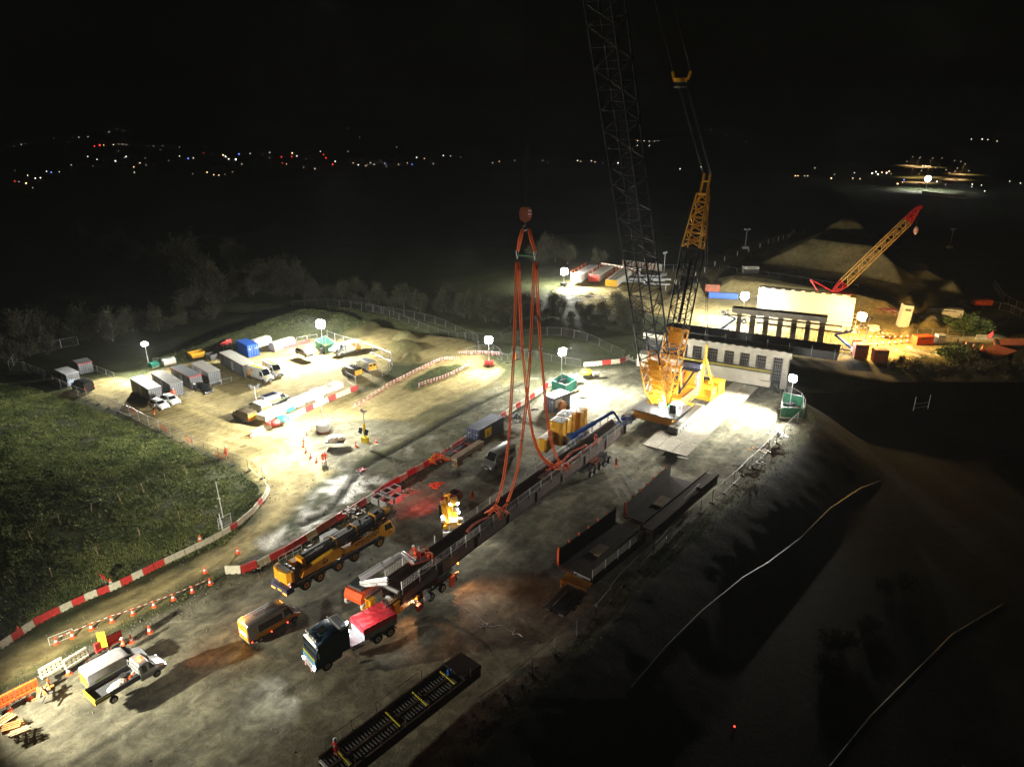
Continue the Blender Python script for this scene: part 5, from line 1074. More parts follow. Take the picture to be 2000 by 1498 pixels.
# ============================================================ people
def person(p, rz, label, pose='stand', suit='hivis', hat='white'):
    """one skinned body per pose"""
    key = 'person_'+pose+suit
    t = thing('person', label, 'person', p, rz)
    J = {'pel':(0,0,.95),'wst':(0,0,1.12),'chs':(.02,0,1.35),'nek':(.03,0,1.50),'hd0':(.05,0,1.60),'hd1':(.05,0,1.72),
         'hl':(0,.10,.90),'kl':(.03,.11,.50),'al':(0,.12,.09),'tl':(.16,.13,.05),'hr':(0,-.10,.90),'kr':(.03,-.11,.50),'ar':(0,-.12,.09),'tr':(.16,-.13,.05),
         'sl':(.01,.19,1.42),'el':(-.01,.26,1.14),'wl':(.10,.27,.90),'sr':(.01,-.19,1.42),'er':(-.01,-.26,1.14),'wr':(.10,-.27,.90)}
    if pose == 'walk': J.update(kl=(.20,.10,.54),al=(.22,.10,.12),tl=(.38,.10,.10),kr=(-.06,-.10,.50),ar=(-.30,-.10,.14),tr=(-.17,-.10,.04),wl=(-.12,.26,.92),wr=(.26,-.24,.98),el=(-.14,.25,1.16),er=(.06,-.26,1.15))
    if pose == 'reach': J.update(el=(.22,.22,1.30),wl=(.45,.18,1.25),er=(.22,-.22,1.25),wr=(.45,-.15,1.15),chs=(.08,0,1.33),nek=(.13,0,1.47),hd0=(.18,0,1.55),hd1=(.22,0,1.66))
    if pose == 'bend': J.update(wst=(.10,0,1.08),chs=(.34,0,1.18),nek=(.48,0,1.24),hd0=(.58,0,1.26),hd1=(.68,0,1.30),sl=(.36,.19,1.20),sr=(.36,-.19,1.20),el=(.45,.22,.92),wl=(.62,.16,.75),er=(.45,-.22,.92),wr=(.62,-.16,.75))
    if key not in _pm:
        R = {'pel':.15,'wst':.14,'chs':.165,'nek':.065,'hd0':.085,'hd1':.095,'hl':.10,'kl':.075,'al':.06,'tl':.05,'sl':.075,'el':.055,'wl':.04}
        E = [('pel','wst'),('wst','chs'),('chs','nek'),('nek','hd0'),('hd0','hd1'),('pel','hl'),('hl','kl'),('kl','al'),('al','tl'),('pel','hr'),('hr','kr'),('kr','ar'),('ar','tr'),('chs','sl'),('sl','el'),('el','wl'),('chs','sr'),('sr','er'),('er','wr')]
        for s, sg in (('l',1),('r',-1)):
            w_ = V(J['w'+s]); e = V(J['e'+s]); d = (w_-e).normalized(); pm = w_+d*.08; J['p'+s] = tuple(pm); E.append(('w'+s,'p'+s)); R['p'+s] = .038
            side = d.cross(V((1,0,0))); side = side.normalized() if side.length > .1 else V((0,1,0))
            for q, (off, ln) in enumerate([(-.028,.062),(-.009,.075),(.010,.07),(.028,.055)]):
                n = 'f%s%d' % (s, q); J[n] = tuple(pm+side*off+d*.03); J[n+'b'] = tuple(pm+side*off*1.15+d*(.03+ln*.55)+V((.012,0,0))); E += [('p'+s, n),(n, n+'b')]; R[n] = .010; R[n+'b'] = .009
            n = 'th'+s; J[n] = tuple(w_+d*.04+side*-.045+V((.02,0,0))); E.append(('w'+s, n)); R[n] = .012
        names = list(J); me = bpy.data.meshes.new('body'); me.from_pydata([J[k] for k in names], [(names.index(a), names.index(b)) for a, b in E], [])
        o = bpy.data.objects.new('body', me); COL.objects.link(o); md = o.modifiers.new('s', 'SKIN'); me.skin_vertices
        sv = me.skin_vertices[0].data if len(me.skin_vertices) else None
        for i, k in enumerate(names):
            r = R.get(k, R.get(k[:-1]+'l', .05)); 
            if k[0] == 'f' or k[:2] == 'th' or k[0] == 'p' and k != 'pel': r = R[k] if k in R else .01
            if sv: sv[i].radius = (r*(.75 if k in ('pel','wst','chs') else 1), r); sv[i].use_root = (k == 'pel')
        md2 = o.modifiers.new('u', 'SUBSURF'); md2.levels = 1; md2.render_levels = 1
        dg = bpy.context.evaluated_depsgraph_get(); m2 = bpy.data.meshes.new_from_object(o.evaluated_get(dg)); bpy.data.objects.remove(o)
        m2.name = 'body'; m2.materials.clear()
        for k in (suit, 'skin', 'black'): m2.materials.append(M[k])
        hands = [V(J['p'+s]) for s in 'lr']; feet = [V(J['a'+s]) for s in 'lr']; nk = V(J['nek']); hd = V(J['hd1'])
        for f in m2.polygons:
            c = f.center; f.use_smooth = True
            f.material_index = 1 if ((c-hd).length < .17 or min((c-h).length for h in hands) < .12) else 2 if min((c-h).length for h in feet) < .10 or any((c-V(J['t'+s])).length < .14 for s in 'lr') else 0
        _pm[key] = (m2, Matrix.Translation(V(J['hd1'])))
    m2, hm = _pm[key]; o = bpy.data.objects.new('body', m2); COL.objects.link(o); o.parent = t
    h = hm.translation; mb = MB(hat).lathe([(.155,0.0),(.15,.03),(.13,.09),(.08,.14),(.01,.155)], 12, (h.x-.01,h.y,h.z+.0)).bx(h.x+.08,h.x+.19,-.07,.07,h.z,h.z+.02); mb.build('hard_hat', t, smooth='auto')
    f = MB('skin').ball((h.x+.085,h.y,h.z-.05), .022, 6, 4); f.m('dgrey').bx(h.x+.078,h.x+.095,-.045,-.02,h.z-.02,h.z-.005).bx(h.x+.078,h.x+.095,.02,.045,h.z-.02,h.z-.005).m('redrust').bx(h.x+.07,h.x+.088,-.03,.03,h.z-.10,h.z-.09); f.build('face', t)
    c = V((0,0,0)); b = MB('dimrefl'); 
    J2 = J
    for k in ('kl','kr'): q = V(J2[k]).lerp(V(J2['a'+k[1]]), .35); b.cyl(q-V((0,0,.03)), q+V((0,0,.03)), .092, 10)
    q = V(J2['wst']).lerp(V(J2['chs']), .4); b.lathe([(.185,-.03),(.185,.03)], 12, tuple(q)); b.build('reflective_band', t)
    return t
mat('dimrefl', (.7,.7,.66), .35, .3)
person(Pg(443,894), 2.2, 'person in orange hi-vis walking beside the bank fence', 'walk')
person(Pg(302,812), .3, 'person in orange hi-vis standing at the white hatchback', 'reach')
person(Pg(632,905), -1.2, 'person in orange at the cone line, left one of a pair', 'stand'); person(Pg(637,903), -2.0, 'person in orange at the cone line, right one of a pair', 'walk')
person(Pg(923,981), -1.6, 'person in orange standing behind the yellow telehandler', 'stand', hat='black')
person(Pg(1203,916), 1.3, 'person in orange hi-vis with raised arm at the rear bogie', 'reach', hat='white')
person(Pg(245,1275), -2.2, 'person in orange hi-vis standing behind the white van', 'stand')
person(P(657,1478,1.2), 1.0, 'person in red jacket and white helmet at the end of the track panel', 'stand', suit='red')
person(Pg(331,778), .5, 'person in orange bending by the low fence of the second cabin', 'bend'); person(Pg(341,777), 2.5, 'person in orange standing by the low fence of the second cabin', 'stand')
person(Pg(1006,704), 0.5, 'person in orange by the yellow post near the junction', 'stand')
# ============================================================ the long footbridge span on its bogies
TH = math.radians(55.2); U = V((math.cos(TH), math.sin(TH), 0)); NN = V((-math.sin(TH), math.cos(TH), 0)); ZD = 3.0
_R = P(862,1096,ZD); _O0 = _R+NN*1.25
s_near = (P(777,1157,ZD)-_O0).dot(U); s_far = (P(1243,832,ZD)-_O0).dot(U); BL = s_far-s_near; BO = _O0+U*s_near
def Bp_(x, y, z): return V((BO.x, BO.y, 0))+U*x+NN*y+V((0,0,z))
br = thing('bridge_span', 'long rust-brown footbridge span with white-posted railings resting on wheeled bogies', 'bridge span', (BO.x, BO.y, 0), TH)
mb = MB('corten'); 
for y in (-1.15, 1.15): mb.bx(0,BL,y-.02,y+.02,1.45,2.95).bx(-.0,BL,y-.16,y+.16,1.41,1.46).bx(0,BL,y-.14,y+.14,2.95,3.0)
for i in range(int(BL/6.2)+1):
    x = .4+i*6.2; 
    if x < BL: mb.bx(x,x+.5,-1.30,-1.17,1.46,2.94).bx(x,x+.5,1.17,1.30,1.46,2.94)
mb.build('girder', br)
mb = MB('cormat').bx(7,BL,-1.12,1.12,2.90,2.96).m('corten').bx(0,7,-1.12,1.12,1.9,1.95); mb.build('deck', br)
mb = MB('steel').bx(-.1,.12,-1.25,1.25,2.86,3.04); n = 26
for i in range(n): x = .5+i*.26; mb.m('corten').bx(x,x+.06,-1.12,1.12,2.86,2.96)
mb.build('deck_ribs', br)
MB('white').bx(-.05,.18,-1.2,1.2,3.0,3.10).build('end_beam', br)
mb = MB('corten')
for s in (-1, 1): mb.bx(0,BL,s*1.30-.03,s*1.30+.03,2.85,3.22)
mb.build('edge_upstand', br)
mb = MB('corten')
for s in (-1, 1):
    for i in range(30): x = -1.9+i*.24; mb.bx(x,x+.05,s*1.32-.03,s*1.32+.03,2.35,3.25)
    mb.bx(-2.0,.2,s*1.30-.04,s*1.30+.04,2.3,2.5)
mb.build('stud_row', br)
for s, xs0 in ((-1, 0.4), (1, .9)):
    posts = []; x = xs0
    while x < BL: posts.append(x); x += 2.55
    for i, x in enumerate(posts):
        MB('galv' if x > 12 else 'white').bx(x-.05,x+.05,s*1.36-.05,s*1.36+.05,2.6,4.15).build('railing_post', br)
    for i, (a, b) in enumerate(zip(posts, posts[1:])):
        near = b < 14; skip = (s > 0 and 4.2 < a < 9) ; 
        if skip: continue
        mb = MB('galv' if not near else 'white').beam((a,s*1.36,4.08),(b,s*1.36,4.08),.045)
        if s > 0 and a > 9 or s < 0: mb.beam((a,s*1.36,3.28),(b,s*1.36,3.28),.03)
        k = 11
        for q in range(1, k): mb.beam((lerp(a,b,q/k),s*1.36,3.28),(lerp(a,b,q/k),s*1.36,4.08), .022 if near else .012)
        mb.build('railing_panel', br)
# slack slings lying on the deck
def rope(name, label, pts, r, m_='sling', cat='sling', group=None, pair=0.0):
    pts = [V(p) for p in pts]; 
    # smooth
    for _ in range(2):
        q = [pts[0]]; 
        for a, b in zip(pts, pts[1:]): q += [a.lerp(b, .25), a.lerp(b, .75)]
        pts = q+[pts[-1]]
    mb = MB(m_)
    if pair:
        d = (pts[-1]-pts[0]).normalized(); sd = V((1,0,0)) if abs(d.x) < .6 else V((0,1,0)); sd = (sd-d*sd.dot(d)).normalized()*pair
        mb.tube([p-sd for p in pts], r, 6).tube([p+sd for p in pts], r, 6)
    else: mb.tube(pts, r, 6)
    return tag(mb.build(name, smooth=True), label, cat, group)
rope('round_sling', 'slack orange sling lying on the bridge deck near its middle', [Bp_(x, .35+.25*math.sin(x*.9), 3.02+.06) for x in np.arange(BL*.60, BL*.80, 1.1)], .09, pair=.12)
rope('round_sling', 'slack orange sling along the right side of the bridge deck', [Bp_(x, -.7+.12*math.sin(x*1.3), 3.08) for x in np.arange(BL*.62, BL*.86, 1.1)], .08, pair=.1)
rope('round_sling', 'short orange sling end lying at the near lifting point', [Bp_(x, .0+.3*math.sin(x), 3.10) for x in np.arange(12.5, 17, .8)], .09, pair=.1)
rope('hose', 'red hose coiled over the rail of the bridge beside the blue lift', [P(1165,868,3.3), P(1160,855,4.0), P(1163,847,4.5), P(1167,852,3.8), P(1163,862,3.4), P(1168,856,4.4), P(1155,872,3.2)], .08)
MB('lgrey').bx(0,2.6,-.5,.6,3.0,3.03).build('deck_plate', br).location = (BL*.555, 0, 0)
# trestles under the near end
def trestle(label, x, y):
    p = Bp_(x, y, 0); t = thing('yellow_trestle', label, 'trestle', p, TH, 'trestles under the bridge end')
    MB('yellow').bx(-.75,.75,-.5,.5,1.22,1.30).build('base_plate', t)
    MB('yellow').bx(-.05,.05,-.35,.35,1.3,2.3).bx(-.3,.3,-.35,-.28,1.3,2.3).bx(-.3,.3,.28,.35,1.3,2.3).bx(-.4,.4,-.4,.4,2.3,2.38).build('stand', t)
trestle('yellow steel trestle under the left corner of the bridge end', -1.6, 1.2); trestle('yellow steel trestle under the right corner of the bridge end', -.6, -1.25)
# pale low trailer under the near end
tr = thing('low_trailer', 'low trailer with a pale deck plate under the near bridge end', 'trailer', Bp_(-.5,-.1,0), TH)
MB('offwhite').pry([(-3.3,1.05),(3.6,1.12),(3.9,1.18),(3.9,1.05),(3.6,.95),(-3.3,.9)], -1.35, 1.35).build('deck', tr)
MB('black').pry([(-3.3,.88),(3.6,.93),(6.5,1.0),(6.5,.8),(3.0,.6),(-3.3,.7)], -.7, .7).build('chassis', tr); MB('white').cyl((.2,.0,1.9),(.35,.1,1.95),.42,16).m('orange').cyl((.36,.1,1.95),(.4,.1,1.96),.25,12).m('galv').beam((.3,.05,1.1),(.3,.05,1.6),.1).build('warning_disc', tr)
def bogie(label, x, L, axles, pers, seed):
    t = thing('steering_bogie', label, 'bogie', Bp_(x,-.75 if pers else -1.3,0), TH, 'bogies carrying the bridge'); r = random.Random(seed); l = L/2
    MB('dgrey').bx(-l,l,-.55,.55,.85,1.15).bx(-l*.8,l*.8,-1.15,1.15,.95,1.05).m('redrust').bx(-l*.3,l*.3,-1.0,1.0,1.15,1.40).build('frame', t)
    for i in range(axles):
        xx = -l+.8+i*(2*l-1.6)/(axles-1)
        for s in (-1, 1):
            w_ = MB('rubber').lathe([(.3,-.15),(.45,-.17),(.49,-.1),(.49,.1),(.45,.17),(.3,.15)], 16); w_.v = [(a, c, b) for a, b, c in w_.v]; o = w_.build('wheel', t, smooth='auto'); o.location = (xx, s*1.25, .49); o.rotation_euler[2] = r.uniform(-.15,.15)
            MB('silver').cyl((0,-.17,0),(0,.17,0),.28,12).m('dgrey').cyl((0,-.2,0),(0,.2,0),.1,8).build('rim', o)
    g = MB('galv')
    for k in range(14): a_ = V((r.uniform(-l,l), r.uniform(-1.3,-.3), r.uniform(.9,1.5))); g.m(r.choice(['galv','dgrey','dgrey','redrust','offwhite','black'])).beam(a_, a_+V((r.uniform(-.9,.9), r.uniform(-.5,.3), r.uniform(-.3,.3))), r.uniform(.06,.22), r.uniform(.05,.2))
    g.build('steering_gear', t)
    h_ = MB('black')
    for k in range(6): a_ = V((r.uniform(-l,l), r.uniform(-1.3,-.6), 1.2)); h_.tube([a_, a_+V((.3,-.2,.3)), a_+V((.7,-.1,.1)), a_+V((1.0,-.3,-.3))], .035, 5)
    h_.build('hose_bundle', t)
    if pers: MB('white').cyl((l*-.45,-1.2,1.3),(l*-.45,-1.0,1.3),.34,14).m('white').bx(-l*.6,-l*.4,-1.6,-1.3,.7,1.3).build('air_tank', t); MB('orange').bx(l*.5,l*.72,-1.75,-1.45,.25,1.35).m('barred').bx(-l*.95,-l*.8,-1.7,-1.4,.3,1.0).build('marker_panel', t)
sb = lambda px, z=0: (P(*px, z)-BO).dot(U)
bogie('dark steering bogie under the near part of the bridge with orange marker panels', sb((855,1165)), 7.0, 4, True, 3)
bogie('dark steering bogie under the far part of the bridge near the gravel patch', sb((1160,915)), 7.0, 5, False, 5)
for a_, c_ in (((880,1150), (1,.35,.12)), ): pass
# amber beacon light on the bogie that colours the ground
_bl = thing('beacon_lamp', 'amber beacon glowing on the side of the near bogie', 'beacon', Bp_(sb((905,1125)),-1.4,1.3)); MB('beacon').lathe([(.09,0),(.09,.12),(.03,.18)], 10).build('lens', _bl)
lamp('SPOT', 'beacon_light', _bl, (0.1,-.25,.6), 420, (1,.38,.14), .1, (.55,-.6,-.42), 130, .8)
lamp('SPOT', 'work_light', _bl, (.2,-.3,.9), 330, (1.0,.93,.95), .1, (.9,-1.2,-.55), 75, .9)
_bl2 = thing('beacon_lamp', 'amber beacon low at the front bogie behind the red tarpaulin', 'beacon', Bp_(sb((812,1185)),-1.5,1.0)); MB('beacon').lathe([(.09,0),(.09,.12),(.03,.18)], 10).build('lens', _bl2)
lamp('SPOT', 'beacon_light', _bl2, (0,-.25,.4), 170, (1,.42,.2), .1, (-.1,-1,-.6), 140, .8)
# ------------------------------------------------------------ slings and hook block
def seg_pts(spec):      # spec: (px, py, z) triples -> world, y taken along the pixel column at height z solved for plane through M
    return [pw(px, py) for px, py in spec]
Nn = P(966,1003,3.3); Ff = P(1094,913,3.3); MM = (Nn+Ff)/2
def onplane(px, py, x0, x1):      # point on the vertical plane through ground points x0,x1 seen at px,py
    a = P(px, py, 0); c0 = V((0,0,CAMH)); d = a-c0; e = (x1-x0); n = V((e.y, -e.x, 0)); t = (x0-c0).dot(n)/d.dot(n); return c0+d*t
SPL = onplane(1011,498, MM+NN*5-V((0,0,0)), MM-NN*5); SPR = onplane(1045,500, MM+NN*5, MM-NN*5); HK = onplane(1026,442, MM+NN*5, MM-NN*5)
def leg(label, top, bot, px, kshack):
    """px: picture points from top to bottom. depth interpolated between top and bottom"""
    pts = []; c0 = V((0,0,CAMH)); n = len(px); mid = []
    for i, (a, b) in enumerate(px):
        s = (b-px[0][1])/(px[-1][1]-px[0][1]); d = P(a, b, 0)-c0; 
        y = lerp(top.y, bot.y, s); pts.append(c0+d*(y/d.y))
    t = thing('lifting_sling', label, 'sling', (0,0,0), 0, 'slings hanging from the spreader')
    def sm(p, k=2):
        for _ in range(k):
            q = [p[0]]
            for a, b in zip(p, p[1:]): q += [a.lerp(b, .25), a.lerp(b, .75)]
            p = q+[p[-1]]
        return p
    cuts = [0]+kshack+[n-1]
    for a, b in zip(cuts, cuts[1:]):
        pp = pts[a:b+1]
        if b-a == 1: pp = [pp[0], pp[0].lerp(pp[1], .5), pp[1]]
        pp = sm(pp); w_ = [.05+.055*min(1, 4*min(i, len(pp)-1-i)/len(pp)) for i in range(len(pp))]
        MB('sling').tube([p+V((-w_[i],0,0)) for i, p in enumerate(pp)], .088, 6).tube([p+V((w_[i],.02,0)) for i, p in enumerate(pp)], .088, 6).build('round_sling', t, smooth=True)
    for k in kshack:
        p = pts[k]; MB('steel').tube([p+V((-.16,0,.22)), p+V((-.16,0,-.15)), p+V((0,0,-.28)), p+V((.16,0,-.15)), p+V((.16,0,.22))], .05, 6).tube([p+V((-.24,0,.2)), p+V((.24,0,.2))], .06, 6).build('shackle', t)
    return pts
leg('leftmost orange sling running down to the near lifting point', SPL, Nn, [(1009,512),(1007,590),(1004,687),(999,770),(994,860),(988,905),(982,945),(970,985),(955,1006)], [2,4])
leg('orange sling from the left spreader end sagging to the far lifting point', SPL, Ff, [(1013,512),(1016,600),(1020,682),(1028,760),(1037,829),(1046,868),(1058,892),(1072,903),(1092,912)], [2,4])
leg('orange sling from the right spreader end crossing to the near lifting point', SPR, Nn, [(1043,512),(1040,600),(1036,690),(1029,780),(1019,862),(1013,905),(1004,945),(990,985),(976,1002)], [2,4])
leg('rightmost orange sling running to the far lifting point', SPR, Ff, [(1047,512),(1051,600),(1056,680),(1063,760),(1070,828),(1076,860),(1085,888),(1098,912),(1104,915)], [2])
leg('second sagging orange sling at the far lifting point', SPL.lerp(Ff, .8), Ff, [(1037,831),(1043,862),(1054,888),(1068,905),(1080,914),(1092,918)], [])
# knots at the lifting points
for q, (c, l) in enumerate(((Nn+V((.2,0,.1)), 'bunch of orange slings tied round the bridge at the near lifting point'), (Ff+V((.2,0,.1)), 'bunch of orange slings tied round the bridge at the far lifting point'))):
    mb = MB('sling')
    for k in range(7):
        a_ = rnd.uniform(-.5,.5); mb.tube([c+U*a_*2+NN*-1.2+V((0,0,-.1)), c+U*a_+NN*-.5+V((0,0,.35+rnd.uniform(0,.4))), c+U*a_*.6+NN*.3+V((0,0,.4+rnd.uniform(0,.5))), c+U*a_*1.5+NN*1.2+V((0,0,-.1))], .075, 6)
    tag(mb.build('sling_bundle', smooth=True), l, 'sling', 'slings tied to the bridge')
sp = thing('spreader_bar', 'short grey-green spreader bar between the two upper slings', 'spreader bar', (0,0,0))
MB('green').tube([SPL, SPR], .13, 8).build('bar', sp)
for k in (SPL, SPR): MB('steel').tube([k+V((-.15,0,.5)), k+V((-.1,0,.1)), k+V((0,0,-.45))], .08, 6).tube([k+V((.15,0,.5)), k+V((.1,0,.1)), k+V((0,0,-.45))], .07, 6).build('shackle', sp)
for k, nm in ((SPL, 'left'), (SPR, 'right')):
    a_ = HK+V((-.35 if nm == 'left' else .35, 0, -.3)); e = k+V((0,0,.45)); m_ = a_.lerp(e, .5)
    tag(MB('sling').tube([a_, m_+V((-.13,0,0)), e], .13, 6).tube([a_+V((.18,0,0)), m_+V((.13,0,0)), e+V((.1,0,0))], .13, 6).build('upper_sling', smooth=True), 'upper orange sling from the hook to the %s end of the spreader bar' % nm, 'sling')
hb_ = thing('hook_block', 'dark red hook block with striped cheek above the orange slings', 'hook block', HK+V((0,0,1.35))); hb_.scale = (.8,.8,.85)
MB('redrust').pry([(-.75,-.7),(-.9,.1),(-.6,.85),(.6,.85),(.9,.1),(.75,-.7),(.3,-1.0),(-.3,-1.0)], -.35, .35).m('redwhite').bx(.35,.85,-.36,-.35,-.4,.5).build('block', hb_)
MB('steel').tube([(0,0,-1.0),(0,0,-1.4),(-.3,0,-1.6),(-.3,0,-1.95),(0,0,-2.1),(.3,0,-1.9)], .14, 8).build('hook', hb_)
# ============================================================ the giant lattice crawler crane
CC = V((25.4, 109.6, 0)); TIP = V((HK.x, HK.y, 96)); sv = (TIP-CC); sv.z = 0; sv.normalize(); SA = math.atan2(sv.y, sv.x)
cr = thing('crawler_crane', 'giant yellow and black lattice crawler crane towering over the yard', 'crawler crane', CC, TH)
def tl(p): 
    r = Matrix.Rotation(-TH, 4, 'Z')@(V(p)-CC); return r
def track(y):
    o = MB('mat'); L = 6.2
    pr = [(-L+.0,.75),(-L+.25,.25),(-L+.8,.04),(L-.8,.04),(L-.25,.25),(L,.75),(L-.25,1.3),(L-.8,1.5),(-L+.8,1.5),(-L+.25,1.3)]
    o.pry(pr, y-.72, y+.72); o.m('dgrey')
    for i in range(26): x = -L+.9+i*(2*L-1.8)/26; o.bx(x,x+.06,y-.76,y+.76,1.5,1.55).bx(x,x+.06,y-.76,y+.76,.0,.04)
    for k in range(7): z = .3+k*.18; 
    for e in (-1, 1):
        for k in range(6): z = .15+k*.22; xx = e*(L-.02-abs(z-.75)*.28); o.bx(xx-.05,xx+.05,y-.77,y+.77,z,z+.07)
    tr_ = o.build('crawler_track', cr)
    f = MB('lgrey').bx(-L+1.0,L-1.0,y-.80,y+.80,.35,1.2)
    for i in range(9): x = -L+1.3+i*1.25; f.m('dgrey').cyl((x,y-.84,.62),(x,y+.84,.62),.24,10)
    f.m('galv').cyl((-L+.75,y-.84,.78),(-L+.75,y+.84,.78),.5,14).cyl((L-.75,y-.84,.78),(L-.75,y+.84,.78),.5,14); f.build('side_frame', tr_)
track(-4.1); track(4.1)
MB('yellow').bx(-4.6,-3.4,-3.4,3.4,.8,1.75).bx(3.4,4.6,-3.4,3.4,.8,1.75).m('dgrey').bx(-3.4,3.4,-1.8,1.8,.7,1.8).m('galv').cyl((0,0,1.8),(0,0,2.2),1.9,24).build('car_body', cr)
mb = MB('dgrey').bx(-5.4,1.4,-4.1,3.4,2.35,2.55).m('dgrey').bx(-5.3,1.3,-4.0,3.3,2.55,2.57)
mb.m('galv').beam((-5.4,-4.1,2.5),(-5.4,3.4,2.5),.1).beam((-5.4,-4.1,3.55),(-3.6,-4.1,3.55),.05).beam((-5.4,-4.1,2.5),(-5.4,-4.1,3.55),.05).beam((-3.6,-4.1,2.5),(-3.6,-4.1,3.55),.05).beam((1.3,-4.1,3.55),(-1.6,-4.1,3.55),.05); mb.build('walkway_platform', cr)
MB('yellow').bx(-5.35,-4.9,-3.6,3.0,1.75,2.3).build('front_beam', cr)
MB('cyellow').cb(-.5,6.8,-3.0,-1.2,2.6,4.0,.15).bx(-1.5,7.5,1.2,2.4,2.55,4.0).m('dgrey').bx(0,6.5,-1.1,1.1,2.4,3.2).m('redrust').bx(.5,5.5,-3.02,-2.6,4.0,4.05).build('machinery_house', cr)
mb = MB('dgrey'); 
for x in (.8, 2.6, 4.6): mb.cyl((x,-1,3.7),(x,1,3.7),.7,16)
mb.build('winch', cr)
MB('white').cb(-4.6,-2.6,-4.0,-2.6,2.6,4.6,.15).m('glass').bx(-4.65,-4.55,-3.85,-2.75,3.0,4.4).bx(-4.5,-2.8,-4.03,-3.98,3.3,4.4).m('red').bx(-2.5,-2.0,-3.9,-3.4,2.6,3.4).build('operator_cab', cr)
_lm = tl(P(1293,793,3.4)); MB('lampglow').ball(tuple(_lm+V((0,0,.1))), .42, 14, 8).build('work_lamp', cr); MB('greenled').bx(_lm.x+.2,_lm.x+1.2,_lm.y-.9,_lm.y-.85,_lm.z-.1,_lm.z+.1).build('status_lamp', cr)
lamp('POINT', 'work_light', cr, _lm+V((-.9,-.5,1.3)), 420, (1,.98,.92), .3)
# machine-mounted floodlight at the rear that bleaches the counterweights
lamp('SPOT', 'work_light', cr, tl(P(1330,792,5.0)), 2600, (1,.97,.88), .3, tl(P(1400,790,1.5))-tl(P(1330,792,5.0)), 120, .7)
mb = MB('lampglow').bx(-.3,.3,-.3,.3,-.1,.1); o = mb.build('flood_lamp', cr); o.location = tl(P(1330,792,5.0))+V((0,0,.25))
# boom
FT = CC+sv*1.5+V((0,0,3.0)); bd = (TIP-FT); BLn = bd.length; bd.normalize(); upb = V((0,0,1)).cross(bd).cross(bd)*-1
def bpt(s): return FT+bd*s
up2 = V((sv.x, sv.y, 0))
mb = MB('cyellow'); lattice_in(mb, bpt(0), bpt(3.2), 2.4, .9, 3.4, 2.9, 3, .17, .08, up=up2); lattice_in(mb, bpt(3.2), bpt(9.5), 3.4, 2.9, 3.5, 3.0, 6, .17, .08, up=up2); lattice_in(mb, bpt(.6), bpt(8.8), 1.4, .6, 2.4, 1.8, 8, .07, .05, up=up2)
for s in (0,1):     # inner sheaves and ties
    pass
mb.add([bpt(3)+NN*1.0, bpt(3)-NN*1.0, bpt(9)-NN*1.3, bpt(9)+NN*1.3], [(0,1,2,3)])
for k in range(8): mb.tube([bpt(1+k)+NN*(.9+.1*k), bpt(1.5+k)-NN*(.9+.1*k)], .06, 5)
o = mb.build('boom_foot', None); o.parent = cr; o.matrix_parent_inverse = (Matrix.Translation(CC)@Matrix.Rotation(TH, 4, 'Z')).inverted()
PI_ = (Matrix.Translation(CC)@Matrix.Rotation(TH, 4, 'Z')).inverted()
def wpart(mb, name, par=None): 
    o = mb.build(name, None); o.parent = par or cr; o.matrix_parent_inverse = PI_; return o
nb = 9; s0 = 9.5; seg = (BLn-2-s0)/nb
for i in range(nb):
    mb = MB('latblack'); a_, b_ = bpt(s0+i*seg+.05), bpt(s0+(i+1)*seg-.05); lattice_in(mb, a_, b_, 3.5, 3.0, 3.5, 3.0, 4, .15, .072, up=up2, alt=i)
    mb.m('splice')
    for k in (0,2): 
        u_ = bpt(s0+(i+k/4)*seg); sd = bd.cross(up2).normalized(); ux = sd.cross(bd).normalized()
        mb.beam(u_-sd*1.75-ux*1.5, u_-sd*1.0-ux*1.5, .10, .07).beam(u_+sd*1.75-ux*1.5, u_+sd*1.75-ux*.6, .10, .07).beam(u_-sd*1.75+ux*1.5, u_-sd*1.1+ux*1.5, .1, .07)
    wpart(mb, 'boom_section')
mb = MB('cyellow').tube([bpt(BLn-2), bpt(BLn)], .8, 8); wpart(mb, 'boom_head')
mb = MB('wire')
for k in (-.25,-.08,.08,.25): mb.tube([HK+V((k,0,2.2)), TIP+V((k,0,-.5))], .011, 4)
wpart(mb, 'hoist_rope')
mb = MB('wire')
for k in (-.3,.0,.3): mb.tube([bpt(4)+NN*k, bpt(BLn-3)+NN*k], .02, 4)
wpart(mb, 'boom_rope')
# inner ladder / pendant bundle hanging in the boom
# derrick mast
MT = CC-sv*8.4+V((0,0,37.6)); MF = CC+sv*.4+V((0,0,3.2)); md_ = (MT-MF).normalized(); ML = (MT-MF).length
mb = MB('cyellow'); lattice_in(mb, MF, MF+md_*3, 2.2, .8, 2.9, 2.2, 3, .15, .07, up=up2); lattice_in(mb, MF+md_*3, MF+md_*12, 2.9, 2.2, 2.9, 2.2, 6, .15, .07, up=up2); mb.add([MF+md_*9.5+NN*-1.3, MF+md_*9.5+NN*1.3, MF+md_*11.8+NN*1.3, MF+md_*11.8+NN*-1.3], [(0,1,2,3)])
for k in range(6): mb.beam(MF+md_*(6+k)+NN*1.1, MF+md_*(6.5+k)-NN*1.1, .12)
wpart(mb, 'mast_foot')
mb = MB('latblack'); lattice_in(mb, MF+md_*12, MF+md_*(ML-10.5), 2.9, 2.2, 2.9, 2.2, 8, .14, .068, up=up2); 
mb.m('latblack').beam(MF+md_*13, MF+md_*(ML-12), .5, .4); wpart(mb, 'mast_section')
mb = MB('cyellow'); lattice_in(mb, MF+md_*(ML-10.5), MF+md_*(ML-2), 2.9, 2.2, 1.7, 1.3, 7, .14, .07, up=up2); e1 = MF+md_*(ML-2)
sd = md_.cross(up2).normalized()
